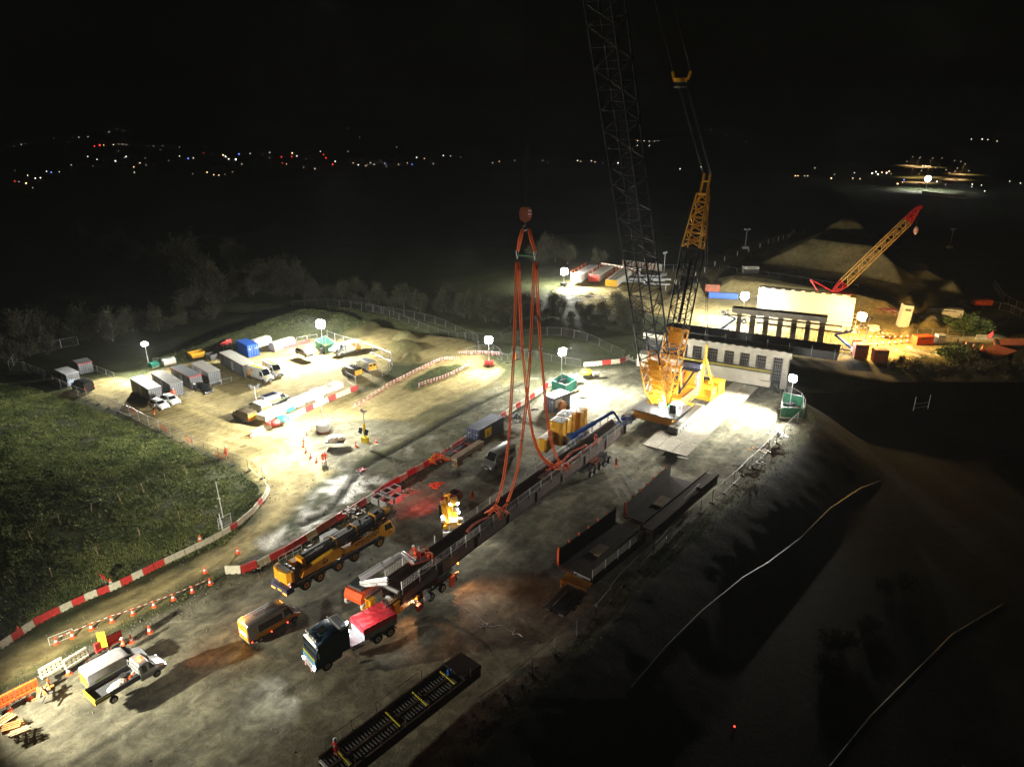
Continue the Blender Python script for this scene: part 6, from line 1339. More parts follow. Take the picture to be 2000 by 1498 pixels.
mb.beam(MF+md_*(ML-10.3)+sd*1.2, e1+sd*.8, .5, .15).beam(e1+sd*.55, MT+sd*.5+md_*1.2, .28, .3).beam(e1-sd*.55, MT-sd*.5+md_*1.2, .28, .3).beam(e1+sd*.9, e1-sd*.9, .4, .4).beam(MT+sd*.5, MT-sd*.5, .25, .25)
wpart(mb, 'mast_head')
PF = MT.lerp(TIP, .245)
mb = MB('cyellow').beam(PF+sd*1.0, PF-sd*1.0, .45, .5).beam(PF+sd*1.0, PF+sd*1.35+V((0,0,1.1)), .3, .3).beam(PF-sd*1.0, PF-sd*1.35+V((0,0,1.1)), .3, .3).m('galv').beam(PF+sd*.9-V((0,0,.9)), PF-sd*.9-V((0,0,.9)), .2, .15); wpart(mb, 'pendant_frame')
mb = MB('wire')
for s in (-1, 1):
    for k in (0,.12,.24): mb.tube([MT+sd*s*(.5+k)+md_, PF+sd*s*(.5+k)], .02, 4)
    mb.tube([PF+sd*s*1.3+V((0,0,1)), TIP+sd*s], .05, 4)
wpart(mb, 'pendant_rope')
# back stays from the mast head to the hanging ballast tray
BC = P(1382,772,0); 
mb = MB('cyellow').beam(MT+V((.7,.2,-1)), MT+V((1.0,.3,-9)), .35, .2); wpart(mb, 'mast_stay')
tray = thing('ballast_tray', 'yellow suspended ballast tray with stacked yellow weights behind the crane', 'ballast', BC, SA)
MB('yellow').bx(-3.0,3.0,-1.9,1.9,.12,.55).build('tray', tray)
for k, (x0,x1,y0,y1,h) in enumerate(((-2.9,-.2,-.2,1.85,2.5),(-2.9,-.6,-1.8,-.5,1.6),(.6,2.8,-1.8,1.8,1.7))):
    mb = MB('cyellow'); n = int(h/.42)
    for i in range(n): mb.cb(x0+.02*(i % 2),x1-.02*(i % 2),y0,y1,.56+i*.42,.56+i*.42+.40,.04)
    mb.build('weight_stack', tray)
AP = PI_.inverted()@V((0,0,0)); apex = onplane(1379,690, CC, BC)
mb = MB('cyellow')
ri = (Matrix.Translation(BC)@Matrix.Rotation(SA, 4, 'Z')).inverted(); ax_ = ri@apex
for y in (-1.3, 1.3): mb.beam((0,y,.5), ax_+V((0,y*.12,-1)), .3, .25)
mb.beam((0,-.7,ax_.z*.45), (0,.7,ax_.z*.45), .2); mb.beam(ax_+V((0,0,-1.2)), ax_+V((0,0,1.6)), .3, .3); mb.build('hanger', tray)
mb = MB('wire'); mtl = ri@MT
for y in (-.15, .15): mb.tube([ax_+V((0,y,1.5)), mtl+V((0,y,0))], .04, 4)
mb.build('stay_rope', tray)
# superstructure counterweight tower
W0 = tl(P(1347,778,.6)); mb = MB('cyellow')
cw = MB('cyellow')
for i in range(9): cw.cb(-1.2,1.2,-1.5,1.5,1.9+i*.46,1.9+i*.46+.43,.05)
o = cw.build('counterweight_stack', cr); o.location = (W0.x, W0.y, 0); 
mk_ = MB('redwhite').bx(-1.26,-1.2,-1.50,-1.1,2.0,5.9).bx(-1.26,-1.2,1.1,1.5,2.0,5.9).bx(-1.2,-.8,-1.56,-1.5,2.0,5.9).build('marker_strip', o)
MB('dgrey').bx(-1.1,1.1,-1.4,1.4,6.04,6.1).build('top_plate', o)
MB('yellow').bx(W0.x-3,W0.x+1,W0.y-1.4,W0.y+1.4,1.5,1.9).build('counterweight_frame', cr)
# gantry with its dark blue top roller between the masts
q0, q1 = tl(P(1325,775,3.0)), tl(P(1345,712,7.5)); G1 = onplane(1352,712, CC-sv*3, CC-sv*3+NN)
g0 = tl(G1); mb = MB('navy').beam(g0+V((0,-1.6,0)), g0+V((0,1.6,0)), .9, .8).m('latblack').beam(tl(CC-sv*1.5+V((0,0,3)))+V((0,-1,0)), g0+V((0,-1,0)), .25).beam(tl(CC-sv*1.5+V((0,0,3)))+V((0,1,0)), g0+V((0,1,0)), .25); mb.build('gantry', cr)
mb = MB('cyellow').beam((1.0,-1.5,2.6),(1.8,-1.5,8.5),.25).beam((1.0,1.5,2.6),(1.8,1.5,8.5),.25).beam((3.6,-1.5,2.6),(1.8,-1.5,8.5),.2).beam((3.6,1.5,2.6),(1.8,1.5,8.5),.2).beam((1.8,-1.6,8.5),(1.8,1.6,8.5),.3); mb.build('a_frame', cr)
# crane mats
i = 0
mats_group = 'pale steel and timber mats under the crane'
def cmat(x, y, lx, ly, rz=TH, label='pale crane mat laid with others under and around the giant crane', z=.0, m_='mat'):
    p = CC+U*x+NN*y; o = MB(m_).cb(-lx/2+.02,lx/2-.02,-ly/2+.02,ly/2-.02,z+.02,z+.16,.02).m('dgrey').bx(-lx/2+.3,-lx/2+.5,-.1,.1,z+.16,z+.17).bx(lx/2-.5,lx/2-.3,-.1,.1,z+.16,z+.17).build('crane_mat', None)
    o.location = (p.x, p.y, 0); o.rotation_euler[2] = rz; return tag(o, label, 'mat', mats_group)
for j, yy in enumerate((-7.7,-5.3,-2.9)):
    for i, xx in enumerate((-9.6,-4.6,.4,5.4,10.4,15.4,20.4)):
        if yy == -2.9 and xx > 1: continue
        cmat(xx, yy, 4.95, 2.35)
for xx in (-7.2,-2.2,2.8): cmat(xx, 4.6, 4.95, 2.35)
for p, l, a_ in (((1168,828),'long pale mat lying beyond the bridge railing beside the blue lift',8.5),((1310,943),'pale steel plate on the ground behind the second girder',3.6)):
    q = P(*p); o = MB('mat').cb(-a_/2,a_/2,-1.2,1.2,.02,.16,.03).build('ground_plate', None); o.location = q; o.rotation_euler[2] = TH; tag(o, l, 'plate')
# ============================================================ yellow weight stacks, lifts, telehandler
def slabstack(label, px, w_, d_, n, rz=TH, hh=.42, top='offwhite'):
    t = thing('weight_stack', label, 'weights', P(*px), rz, 'stacks of yellow crane weights')
    for i in range(n):
        mb = MB('cyellow'); j = rnd.uniform(-.04,.04); z = .1+i*hh
        pr = [(-w_/2,-d_*.3),(-w_/2+.18,-d_/2),(-w_*.12,-d_/2),(-w_*.06,-d_/2+.14),(w_*.06,-d_/2+.14),(w_*.12,-d_/2),(w_/2-.18,-d_/2),(w_/2,-d_*.3),(w_/2,d_*.3),(w_/2-.18,d_/2),(-w_/2+.18,d_/2),(-w_/2,d_*.3)]
        mb.pry([(a+j, b-j) for a, b in pr], z, z+hh-.03, ax='z'); mb.build('slab', t)
    MB(top).bx(-w_/2+.2,w_/2-.2,-d_/2+.3,d_/2-.3,.1+n*hh-.03,.1+n*hh+.0).m('galv').cyl((-w_*.25,0,.1+n*hh),(-w_*.25,0,.1+n*hh+.12),.08,8).cyl((w_*.25,0,.1+n*hh),(w_*.25,0,.1+n*hh+.12),.08,8).build('top_plate', t)
slabstack('short stack of yellow weights nearest the hanging slings', (1067,877), 2.6, 1.5, 5); slabstack('small yellow weight stack beside the short one', (1078,866), 1.6, 1.2, 5, top='cyellow')
slabstack('tall stack of yellow weights with a whitened top', (1092,864), 2.5, 2.4, 9); slabstack('tall stack of yellow weights next to the whitened one', (1104,851), 2.6, 2.2, 9, rz=TH+.08)
slabstack('tall yellow weight stack farthest from the slings', (1128,838), 2.6, 2.2, 8, top='cyellow')
def lift_basket(t, c, rz, m_):
    mb = MB(m_); R = Matrix.Translation(c)@Matrix.Rotation(rz, 4, 'Z')
    w_ = lambda x, y, z: R@V((x, y, z))
    for z in (0,.55,1.1): 
        for a, b in (((-1,-.45),(1,-.45)),((1,-.45),(1,.45)),((1,.45),(-1,.45)),((-1,.45),(-1,-.45))): mb.beam(w_(*a, z), w_(*b, z), .06)
    for x in (-1,0,1):
        for y in (-.45,.45): mb.beam(w_(x,y,0), w_(x,y,1.1), .06)
    mb.m('dgrey').add([w_(-1,-.45,.02), w_(1,-.45,.02), w_(1,.45,.02), w_(-1,.45,.02)], [(0,1,2,3)]); mb.m(m_).beam(w_(-.3,.42,.6), w_(.3,.42,.6), .3, .35)
    mb.build('basket', t)
def lift_base(t, c, rz, body, wheel='bag', L=1.5, W=1.1):
    R = Matrix.Translation(c)@Matrix.Rotation(rz, 4, 'Z')
    mb = MB('dgrey'); e = mb.bx(-L,L,-.45,.45,.45,.75).bx(-L-.1,-L+.2,-W,W,.4,.6).bx(L-.2,L+.1,-W,W,.4,.6).build('chassis', t); e.matrix_local = R
    for x in (-L, L):
        for y in (-W, W):
            w_ = MB('rubber' if wheel == 'rubber' else 'bag').lathe([(.2,-.16),(.42,-.17),(.47,-.1),(.47,.1),(.42,.17),(.2,.16)], 16); w_.v = [(a, q, z) for a, z, q in w_.v]; o = w_.build('wheel', t, smooth='auto'); o.matrix_local = R@Matrix.Translation((x, y, .47))
            h_ = MB('dgrey').cyl((0,-.18,0),(0,.18,0),.2,10).build('rim', o)
    return R
# red lift: stands left of the near bridge end
c = P(716,1168); t = thing('boom_lift', 'red boom lift with folded white arms and orange basket over the bridge deck', 'boom lift', c)
R = lift_base(t, V((0,0,0)), TH+.05, 'red'); o = MB('hivis').pry([(-1.9,.8),(-2.0,1.3),(-1.7,1.95),(-.4,2.05),(.9,1.7),(1.2,.85)], -1.15, 1.15).m('pink').bx(-1.2,.6,-1.2,-1.15,1.0,1.6).m('dgrey').bx(-1.5,.3,-.9,.9,2.05,2.35).build('turntable', t); o.matrix_local = R
w2 = lambda px, py, z: P(px, py, z)-c
A_, B_, C_, D_ = w2(704,1137,2.6), w2(757,1131,4.0), w2(703,1130,4.2), w2(782,1081,5.6)
MB('white').beam(w2(704,1143,2.2), w2(757,1138,3.6), .28, .30).beam(A_, B_, .28, .30).build('lower_arm', t); MB('white').beam(C_, C_.lerp(D_, .55), .50, .5).beam(C_.lerp(D_,.5), C_.lerp(D_, .8), .40, .42).beam(C_.lerp(D_,.75), D_, .3, .32).m('galv').beam(C_+V((0,0,.28)), C_.lerp(D_,.5)+V((0,0,.28)), .12, .08).build('main_boom', t)
E_ = w2(806,1098,4.4); MB('white').beam(D_, E_, .22, .26).beam(D_+V((.2,.1,.2)), E_+V((.3,.2,.15)), .12, .12).m('steel').beam(E_, w2(812,1095,4.2), .3, .3).build('jib_arm', t); lift_basket(t, w2(818,1094,3.8), TH-.4, 'hivis')
person(P(845,1098,3.02), TH+2.4, 'person in orange bending over the bridge deck beside the lift basket', 'bend'); person(w2(812,1092,3.85)+c, TH+2.8, 'person in orange leaning inside the orange lift basket', 'reach')
# blue lift
c = P(1128,872); t = thing('boom_lift', 'blue boom lift with a white body behind the bridge', 'boom lift', c)
R = lift_base(t, V((0,0,0)), TH-.5, 'white', 'rubber'); o = MB('lgrey').pry([(-1.8,.75),(-1.9,1.5),(-1.2,1.8),(1.1,1.7),(1.4,.8)], -1.15, 1.15).m('blue').bx(-1.5,1.2,-.8,.8,1.8,2.2).m('white').bx(-1.2,.6,-.6,-.3,2.2,2.3).build('turntable', t); o.matrix_local = R
A_, D_ = w2(1119,850,3.1), w2(1198,804,6.2); MB('blue').beam(w2(1120,868,1.4), A_, .35, .4).beam(A_, A_.lerp(D_,.55), .5, .5).beam(A_.lerp(D_,.5), D_, .34, .36).build('main_boom', t); E_ = w2(1212,826,4.2); MB('blue').beam(D_, E_, .26, .28).build('jib_arm', t); lift_basket(t, w2(1220,826,3.9), TH-.6, 'blue')
# telehandler facing us
a_, b_ = P(873,992), P(884,1040); t = thing('telehandler', 'yellow telehandler with four blazing work lamps facing the bridge', 'telehandler', (a_+b_)/2, head(a_, b_))
MB('yellow').pry([(-2.4,.7),(-2.4,1.5),(-1.2,1.7),(1.2,1.25),(2.3,1.15),(2.4,.7)], -.9, .9).build('body', t); wheels(t, (-1.6,1.7), 1.2, .62, .42, 'yrim')
MB('yellow').bx(-.9,.9,.25,1.05,1.3,2.6).m('glass').bx(-.8,.95,.30,1.08,1.6,2.5).m('yellow').bx(-.95,.95,.22,1.1,2.55,2.65).build('operator_cab', t)
MB('cyellow').beam((-2.3,-.15,1.9),(1.6,-.15,1.5),.36,.42).beam((1.4,-.15,1.5),(2.7,-.15,.9),.28,.32).build('telescopic_boom', t)
MB('cyellow').bx(2.7,2.85,-1.1,1.1,.35,1.0).beam((2.85,-1.0,.3),(3.6,-1.15,.35),.15,.12).beam((2.85,1.0,.3),(3.6,1.15,.35),.15,.12).bx(2.6,2.75,-.6,.6,.8,1.3).build('fork_carriage', t)
MB('lgrey').bx(2.95,3.7,-1.2,1.25,.0,.55).build('front_bucket', t); MB('yellow').bx(-2.6,-2.2,-.4,.4,1.6,2.5).m('black').bx(-2.65,-2.45,-.1,.1,2.4,2.8).build('rear_tower', t)
for k, (x, y, z) in enumerate(((.95,.05,2.75),(.95,.95,2.75),(1.3,1.0,1.7),(1.6,-1.0,1.5))):
    MB('headlight').ball((x,y,z), .17, 10, 6).build('work_lamp', t)
lamp('SPOT', 'work_light', t, (1.25,.5,2.8), 700, (1,.94,.84), .2, (1,0,-.55), 130, .8); lamp('POINT', 'work_light', t, (1.9,.2,1.9), 60, (1,.9,.75), .1)
for k in (-1, 1): MB('bag').bx(2.0,2.35,k*1.0-.25,k*1.0+.25,1.15,1.45).build('mudguard', t)
MB('redlight').bx(-2.5,-2.4,-.9,-.7,1.2,1.35).build('tail_light', t); lamp('SPOT', 'tail_glow', t, (-2.8,-1.2,2.2), 620, (1,.02,.02), .1, (-1,-.75,-.35), 120, .9)
# crates, skips, heaps
def crate(label, px, s=1.25, h=.95, col='lgrey', inside='dgrey', rz=TH, name='steel_crate', z=0, sl=None):
    t = thing(name, label, 'crate', P(*px)+V((0,0,z)), rz, 'steel crates in the yard'); a = s/2; b_ = (sl or s)/2
    MB(col).bx(-b_,b_,-a,-a+.06,0,h).bx(-b_,b_,a-.06,a,0,h).bx(-b_,-b_+.06,-a+.06,a-.06,0,h).bx(b_-.06,b_,-a+.06,a-.06,0,h).build('wall', t); MB(inside).bx(-b_+.06,b_-.06,-a+.06,a-.06,.05,h*.72).build('contents', t); return t
crate('grey crate nearest the mobile crane boom tip', (755,988), inside='redrust'); crate('grey crate leftmost of the square cluster', (738,981)); crate('grey crate rightmost of the cluster', (773,979)); crate('grey crate at the back of the cluster', (756,969)); crate('grey crate with rusty contents at the far corner', (771,962), inside='redrust')
crate('pink-lit red crate behind the telehandler', (877,982), col='barred', s=1.4, h=1.0); crate('dark red crate behind the pink-lit one', (889,972), col='redrust', s=1.4, h=.9)
def heap(label, px, cols, n, r, seed, name='heap', cat='heap', ln=1.2, h=.5):
    q = random.Random(seed); mb = MB(cols[0]); 
    for i in range(n):
        a_ = q.uniform(0, 6.28); d = q.uniform(0, r); x, y = d*math.cos(a_), d*math.sin(a_); z = .06+h*(1-d/r)*q.random(); t_ = q.uniform(0, 3.14); l_ = q.uniform(.3, ln)/2
        mb.m(q.choice(cols)).beam((x-l_*math.cos(t_),y-l_*math.sin(t_),z),(x+l_*math.cos(t_),y+l_*math.sin(t_),z+q.uniform(-.05,.15)),q.uniform(.08,.25),q.uniform(.05,.15))
    o = mb.build(name); o.location = P(*px); return tag(o, label, cat)
heap('flat heap of bright orange netting on the gravel', (854,948), ['hivis','orange'], 16, .9, 1, 'netting_heap', 'heap', 1.0, .2)
heap('orange and red plastic parts heaped against the barriers', (858,897), ['hivis','barred','orange','cyellow'], 40, 1.5, 2, 'plastic_heap', 'heap', 1.2, .9)
heap('maroon pallets piled beside the timber bundle', (876,884), ['redrust','barred','dgrey'], 22, 1.2, 3, 'pallet_heap', 'heap', 1.4, .6)
heap('tangle of black pipes and fittings beyond the dark blue container', (1007,818), ['black','dgrey','steel'], 50, 2.0, 4, 'pipe_heap', 'heap', 1.5, .9)
heap('broken boards and scrap behind the grey crates', (797,962), ['timber','dgrey','bag'], 18, 1.2, 5, 'scrap_heap', 'heap', 1.4, .4)
heap('black chains and shackles laid out beside the boom of the mobile crane', (690,1000), ['black','dgrey','bag'], 34, 1.6, 6, 'chain_heap', 'heap', 1.0, .35)
heap('metal fittings stacked on pallets at the right fence', (1520,850), ['silver','bag','dgrey'], 46, 1.7, 7, 'fittings_heap', 'heap', .8, .7)
heap('white offcuts scattered outside the right fence', (1480,907), ['bag','dgrey'], 18, 1.6, 8, 'offcut_heap', 'heap', .6, .3)
heap('ochre sheets and boards beside the right fence', (1478,880), ['cyellow','timber','dgrey'], 14, 1.3, 9, 'board_heap', 'heap', 1.8, .5)
heap('tangled wooden boards behind the mid-yard barriers', (1042,802), ['timber','dgrey','black'], 14, 1.2, 11, 'board_heap', 'heap', 1.2, .3)
heap('low heap of yellow debris near the teal enclosure', (1132,763), ['cyellow','timber','bag'], 16, .9, 12, 'debris_heap', 'heap', .9, .3)
heap('ochre planks by the slotted barriers in the lower left', (83,1358), ['timber','otimber','dgrey'], 14, 1.0, 13, 'plank_heap', 'heap', 1.3, .3)
heap('rusty drums and red scrap in the muddy verge', (708,922), ['redrust','dgrey','barred'], 20, 1.0, 14, 'scrap_heap', 'heap', 1.0, .4)
heap('rolled red sheeting behind the orange skip', (440,672), ['barred','red'], 8, 1.3, 15, 'sheet_roll', 'sheeting', 1.8, .3)
heap('yellow flat bundle in front of the green enclosure', (588,679), ['cyellow','hvyellow'], 8, 1.0, 16, 'hose_bundle', 'bundle', 1.6, .2)
# timber bundles
def bundle(label, p0, p1, w_, h_, cols, nx_, nz_, z=0.1, group='timber bundles'):
    a_, b_ = P(*p0), P(*p1); L = dist(a_, b_); t = thing('timber_bundle', label, 'timber', a_+V((0,0,0)), head(a_, b_), group); mb = MB(cols[0])
    for i in range(nx_):
        for k in range(nz_): mb.m(cols[(i*3+k) % len(cols)]).bx(rnd.uniform(-.12,.05), L+rnd.uniform(-.2,.1), -w_/2+i*w_/nx_+.01+rnd.uniform(0,.05), -w_/2+(i+1)*w_/nx_-.01-rnd.uniform(0,.05), z+k*h_/nz_+.008, z+(k+1)*h_/nz_-.008)
    mb.build('planks', t); s_ = MB('timber')
    for x in (.15, .5, .85): s_.bx(L*x-.06,L*x+.06,-w_/2-.08,w_/2+.08,0,z)
    s_.build('bearer', t); return t
bundle('front timber bundle on the ground beside the silver minibus', (888,909), (941,875), 1.1, .8, ['timber','bag','timber'], 4, 3, .5); bundle('rear timber bundle behind the front one', (874,900), (922,868), 1.1, .7, ['timber','timber','dgrey'], 4, 3, .35)
bundle('small stack of square blocks under the front timber bundle', (888,912), (900,905), 1.0, .4, ['timber','timber'], 3, 1, .05)
bundle('orange planks upper bundle at the lower left corner', (-5,1422), (28,1400), 1.0, .35, ['otimber','timber'], 5, 2); bundle('orange planks lower bundle at the lower left corner', (8,1430), (48,1418), .9, .4, ['otimber','otimber','timber'], 4, 2); bundle('dull planks half under the lower orange bundle', (20,1440), (60,1424), .7, .25, ['timber'], 4, 1)
c_, h_, L_ = boxat((888,893), (914,876), 1.5); crate('yellow and red open skip beside the dark blue container', (900,886), s=1.5, sl=3.0, h=1.1, col='barred', name='open_skip')
# cable drum
t = thing('cable_drum', 'wooden cable drum leaning against the short blue container', 'cable drum', P(1097,802), head(P(1082,806), P(1113,792))); 
MB('otimber').cyl((0,-.35,.9),(0,-.28,.9),.9,24).cyl((0,.05,.9),(0,.12,.9),.9,24).m('timber').cyl((0,-.28,.9),(0,.05,.9),.4,16).build('drum', t)
# sheds of tools near teal enclosure
t = thing('bulk_bag', 'white bulk bags brightly lit beside the teal enclosure', 'bags', P(1118,742), .3); MB('bag').ball((0,0,.55),.75,12,8,.8,.08).ball((1.1,.4,.5),.65,12,8,.8,.08).build('bag', t, smooth=True)
t = thing('bulk_bag', 'round yellowish tarp heap on the bright ground beyond the bags', 'tarp', P(1145,730), .3); MB('hvyellow').ball((0,0,.3),1.3,14,8,.45,.08).build('cover', t, smooth=True)
t = thing('concrete_block', 'small pale block casting a shadow on the bright far yard', 'block', P(1164,732), .4); MB('offwhite').cb(-.7,.7,-.4,.4,0,.5,.06).build('block', t); 
# island: camera tower, tank sack
t = thing('camera_mast', 'yellow surveillance mast with twin solar panels on the lit island', 'camera mast', P(714,866), -.6)
MB('hvyellow').bx(-.55,.55,-.35,.35,.25,1.1).m('bag').bx(-.7,1.2,-.3,.3,.1,.25).build('base', t); MB('hvyellow').bx(-.16,.16,-.16,.16,1.1,3.4).m('galv').tube([(0,0,3.4),(0,0,5.2)], .08, 8).build('mast', t)
MB('solar').plate([(-1.0,-.4,1.7),(-.25,-.4,1.7),(-.25,-.1,2.5),(-1.0,-.1,2.5)], (0,-1,.3), .04).plate([(.25,-.4,1.7),(1.0,-.4,1.7),(1.0,-.1,2.5),(.25,-.1,2.5)], (0,-1,.3), .04).build('solar_panel', t)
MB('white').bx(-.4,.4,-.2,.2,5.2,5.4).bx(-.5,-.3,-.1,.3,5.35,5.55).bx(.3,.5,-.1,.3,5.35,5.55).build('camera_head', t)
o = MB('bag').ball((0,0,.5),1.0,14,8,.55,.12).ball((.9,.3,.5),.8,12,8,.55,.15).m('dgrey').bx(-1.2,1.7,-.7,.9,0,.2).build('bulk_bag', None); o.location = P(652,862); tag(o, 'lumpy pale bags on a pallet beside the white tank', 'bags')
t = thing('unlit_light_mast', 'unlit light mast with four lamp heads behind the dazzling van', 'light mast', Pg(503,800), .2); MB('galv').tube([(0,0,0),(0,0,4.3)], .06, 8).bx(-.7,.7,-.03,.03,4.3,4.36).build('mast', t)
for k, (x, z) in enumerate(((-.7,4.6),(.7,4.65),(-.5,4.1),(.5,4.05))): MB('dgrey').cb(x-.2,x+.2,-.14,.14,z-.17,z+.17,.04).build('lamp_head', t)
# covered pallets along the barrier row
pr_ = [(520,818),(540,810),(560,801),(580,791),(600,782),(620,773),(640,765),(655,760)]
for i, p in enumerate(pr_):
    t = thing('covered_pallet', '%s white-covered pallet from the dazzling van along the barrier row' % nth(i), 'covered pallet', P(*p), head(P(520,818), P(655,760))+rnd.uniform(-.06,.06), 'covered pallets'); 
    MB('bag').cb(-1.05,1.05,-1.1,1.1,.15,1.0+rnd.uniform(0,.3),.12).build('cover', t); MB('timber').bx(-1.0,1.0,-1.0,1.0,0,.15).build('pallet', t)
    if i in (2,3): MB('teal' if i == 2 else 'bag').cb(-1.0,.6,-1.4,-1.12,.15,.9,.08).build('side_bag', t)
t = thing('tarp_heap', 'crumpled teal tarpaulin among the covered pallets', 'tarpaulin', P(553,822), .4); MB('teal').ball((0,0,.4),1.1,14,8,.5,.2).build('tarp', t, smooth=True)
t = thing('tarp_heap', 'pinkish red bags beside the teal tarpaulin', 'bags', P(538,828), .4); MB('barred').ball((0,0,.3),.8,12,8,.5,.15).ball((-.9,.1,.3),.6,12,8,.5,.15).build('bag', t, smooth=True)
# white cable on the ground
rope('cable', 'pale cable trailing over the ground from the near bogie', [P(a, b, .05) for a, b in ((876,1170),(893,1180),(912,1190),(930,1200),(940,1210),(947,1218))], .05, 'cable', 'cable')
rope('cable', 'knotted end of the pale cable on the bare ground', [P(a, b, .06) for a, b in ((947,1218),(935,1222),(936,1226),(950,1222),(958,1219),(948,1216),(960,1226),(975,1220),(990,1228),(1000,1235),(1008,1228),(998,1240),(1012,1236),(1020,1243))], .055, 'cable', 'cable')
# ============================================================ girders stored on the right
def trough(label, c0, c1, ysgn, W=4.3, H=1.95, z0=1.0, rail=True, lip=False, group='steel troughs stored on the right'):
    a_, b_ = P(*c0, z0), P(*c1, z0); a_.z = b_.z = 0; L = dist(a_, b_); t = thing('bridge_trough', label, 'bridge section', a_, head(a_, b_), group)
    MB('cormat').bx(0,L,-W,.0,z0,z0+.12).build('deck', t)
    mb = MB('cormat').bx(0,L,-.06,.06,z0-.2,z0+H)
    for i in range(int(L/2)+1): mb.bx(i*2,i*2+.08,.06,.3,z0-.2,z0+H)
    mb.bx(0,L,-W-.06,-W+.06,z0-.9,z0+.2); mb.build('side_wall', t)
    mb = MB('orange')
    for i in range(int(L/1.9)+1): mb.bx(i*1.9,i*1.9+.12,-.09,.09,z0+H,z0+H+.28)
    mb.bx(-.08,-.0,-.12,.12,z0,z0+H); mb.build('marker_cap', t)
    if rail:
        for i in range(5):
            x = .2+i*L/4.6; MB('galv').bx(x-.04,x+.04,-W-.15,-W-.07,z0-.1,z0+1.3).build('railing_post', t)
            if i < 4:
                mb = MB('galv'); x2 = x+L/4.6
                for z in (1.25,.35): mb.beam((x,-W-.1,z0+z),(x2,-W-.1,z0+z),.04)
                for q in range(1, 12): mb.beam((lerp(x,x2,q/12),-W-.1,z0+.35),(lerp(x,x2,q/12),-W-.1,z0+1.25),.016)
                mb.build('railing_panel', t)
    mb = MB('timber').bx(L*.35,L*.55,-W*.62,-W*.3,z0+.13,z0+.2); mb.m('lgrey').bx(-.06,.06,-W,-W*.5,z0+.0,z0+.14); mb.build('loose_plate', t)
    mb = MB('dgrey')
    for x in (.1*L,.5*L,.9*L): mb.bx(x-.4,x+.4,-W+.3,-.3,0,z0)
    mb.m('redrust'); 
    for i in range(6): mb.bx(-.35,.0,-.4-i*.42,-.3-i*.42,z0-.1,z0+.1)
    mb.build('bearer', t); return t
trough('rust-brown trough section with a tall left wall, nearer of the two on the right', (1090,1103), (1201,1020), 1)
trough('rust-brown trough section farther back with a plate lying on its deck', (1222,1010), (1308,930), 1, W=4.6, rail=False)
t = thing('dark_girder', 'long dark girder lying outside the farther trough', 'girder', P(1262,1052), head(P(1262,1052), P(1388,945)), None); L = dist(P(1262,1052), P(1388,945))
MB('corten').bx(0,L,-.9,.9,1.2,1.4).bx(0,L,-.9,-.8,.3,1.6).bx(0,L,.8,.9,.3,1.6).m('corten').bx(L*.7,L,-1.0,-.3,1.4,1.9).build('girder', t); MB('yellow').bx(-.9,-.1,-.7,.3,.9,1.0).m('white').bx(-1.6,-1.5,.6,1.4,.5,.6).build('end_stool', t)
rope('handrail_tube', 'pale tube lying along the top of the dark girder', [P(1334,975,1.9), P(1366,945,1.9)], .04, 'galv', 'tube')
for p, l in (((1372,940),'pale steel plate at the far end of the dark girder, left one'),((1385,942),'pale steel plate at the far end of the dark girder, right one'),((1335,893),'small white board lying beyond the gravel patch')):
    q = P(*p); o = MB('mat').bx(-1.4 if 'small' not in l else -.8,1.4 if 'small' not in l else .8,-.6,.6 if 'small' not in l else -.2,.3 if 'steel' in l else .02,.4 if 'steel' in l else .1).build('steel_plate', None); o.location = q; o.rotation_euler[2] = TH if 'small' not in l else -.5; tag(o, l, 'plate')
t = thing('yellow_trestle', 'dim yellow trestle frame under the near trough end', 'trestle', P(1125,1150), TH); MB('yellow').bx(-.7,.7,-1.6,1.6,.9,1.0).bx(-.7,-.6,-1.6,-1.4,0,.9).bx(-.7,-.6,-.9,-.7,0,.9).bx(-.7,-.6,1.4,1.6,0,.9).beam((-.65,-.8,.1),(-.65,1.4,.8),.12).build('frame', t)
t = thing('parked_trailer', 'dark trailer with two pale strips in front of the yellow trestle frame', 'trailer', P(1103,1183), TH); MB('dgrey').cb(-2.2,2.2,-1.25,1.25,.5,.8,.08).m('bag').bx(-1.6,1.2,-.55,-.48,.8,.84).bx(-1.6,1.2,.45,.52,.8,.84).m('black').bx(-1.6,1.2,-.45,.42,.8,.86).build('deck', t); MB('bag').bx(-2.26,-2.2,-1.1,-.6,.6,.75).bx(-2.26,-2.2,.5,1.1,.6,.75).build('tail_reflector', t); wheels(t, (0,1.1), 1.2, .4, .3)
# track panel section at the bottom
a_ = P(642,1500,1.0); b_ = P(882,1318,1.0); a_.z = b_.z = 0; d_ = dist(a_, b_); t = thing('walkway_section', 'long dark walkway section with white ladder-like ribs at the bottom of the yard', 'bridge section', a_, head(a_, b_)); 
MB('corten').bx(0,d_+2.2,-1.2,1.2,.85,.9).bx(0,d_+2.2,-1.45,-1.3,.2,1.15).bx(0,d_+2.2,1.3,1.45,.2,1.15).build('deck', t)
mb = MB('dullgalv'); n = int(d_/.30)
for i in range(n):
    x = .2+i*.30
    if i % 22 in (20,21): continue
    mb.bx(x,x+.09,-.95,-.18,.92,1.0).bx(x,x+.09,.22,.98,.92,1.0)
mb.build('ribs', t); MB('corten').bx(0,d_,-.1,.12,.95,1.05).build('centre_beam', t)
for i, x in enumerate((1.2, 6.1, 9.0, d_-.6)): MB('ylw_rail').beam((x,-1.05,1.1),(x+.15,1.0,1.12),.1,.06).build('yellow_tie', t)
MB('black').cb(d_+.3,d_+2.4,-1.35,1.35,.9,1.25,.1).build('cover', t); MB('white').bx(-.12,.05,-1.1,1.1,.9,1.05).build('end_beam', t)
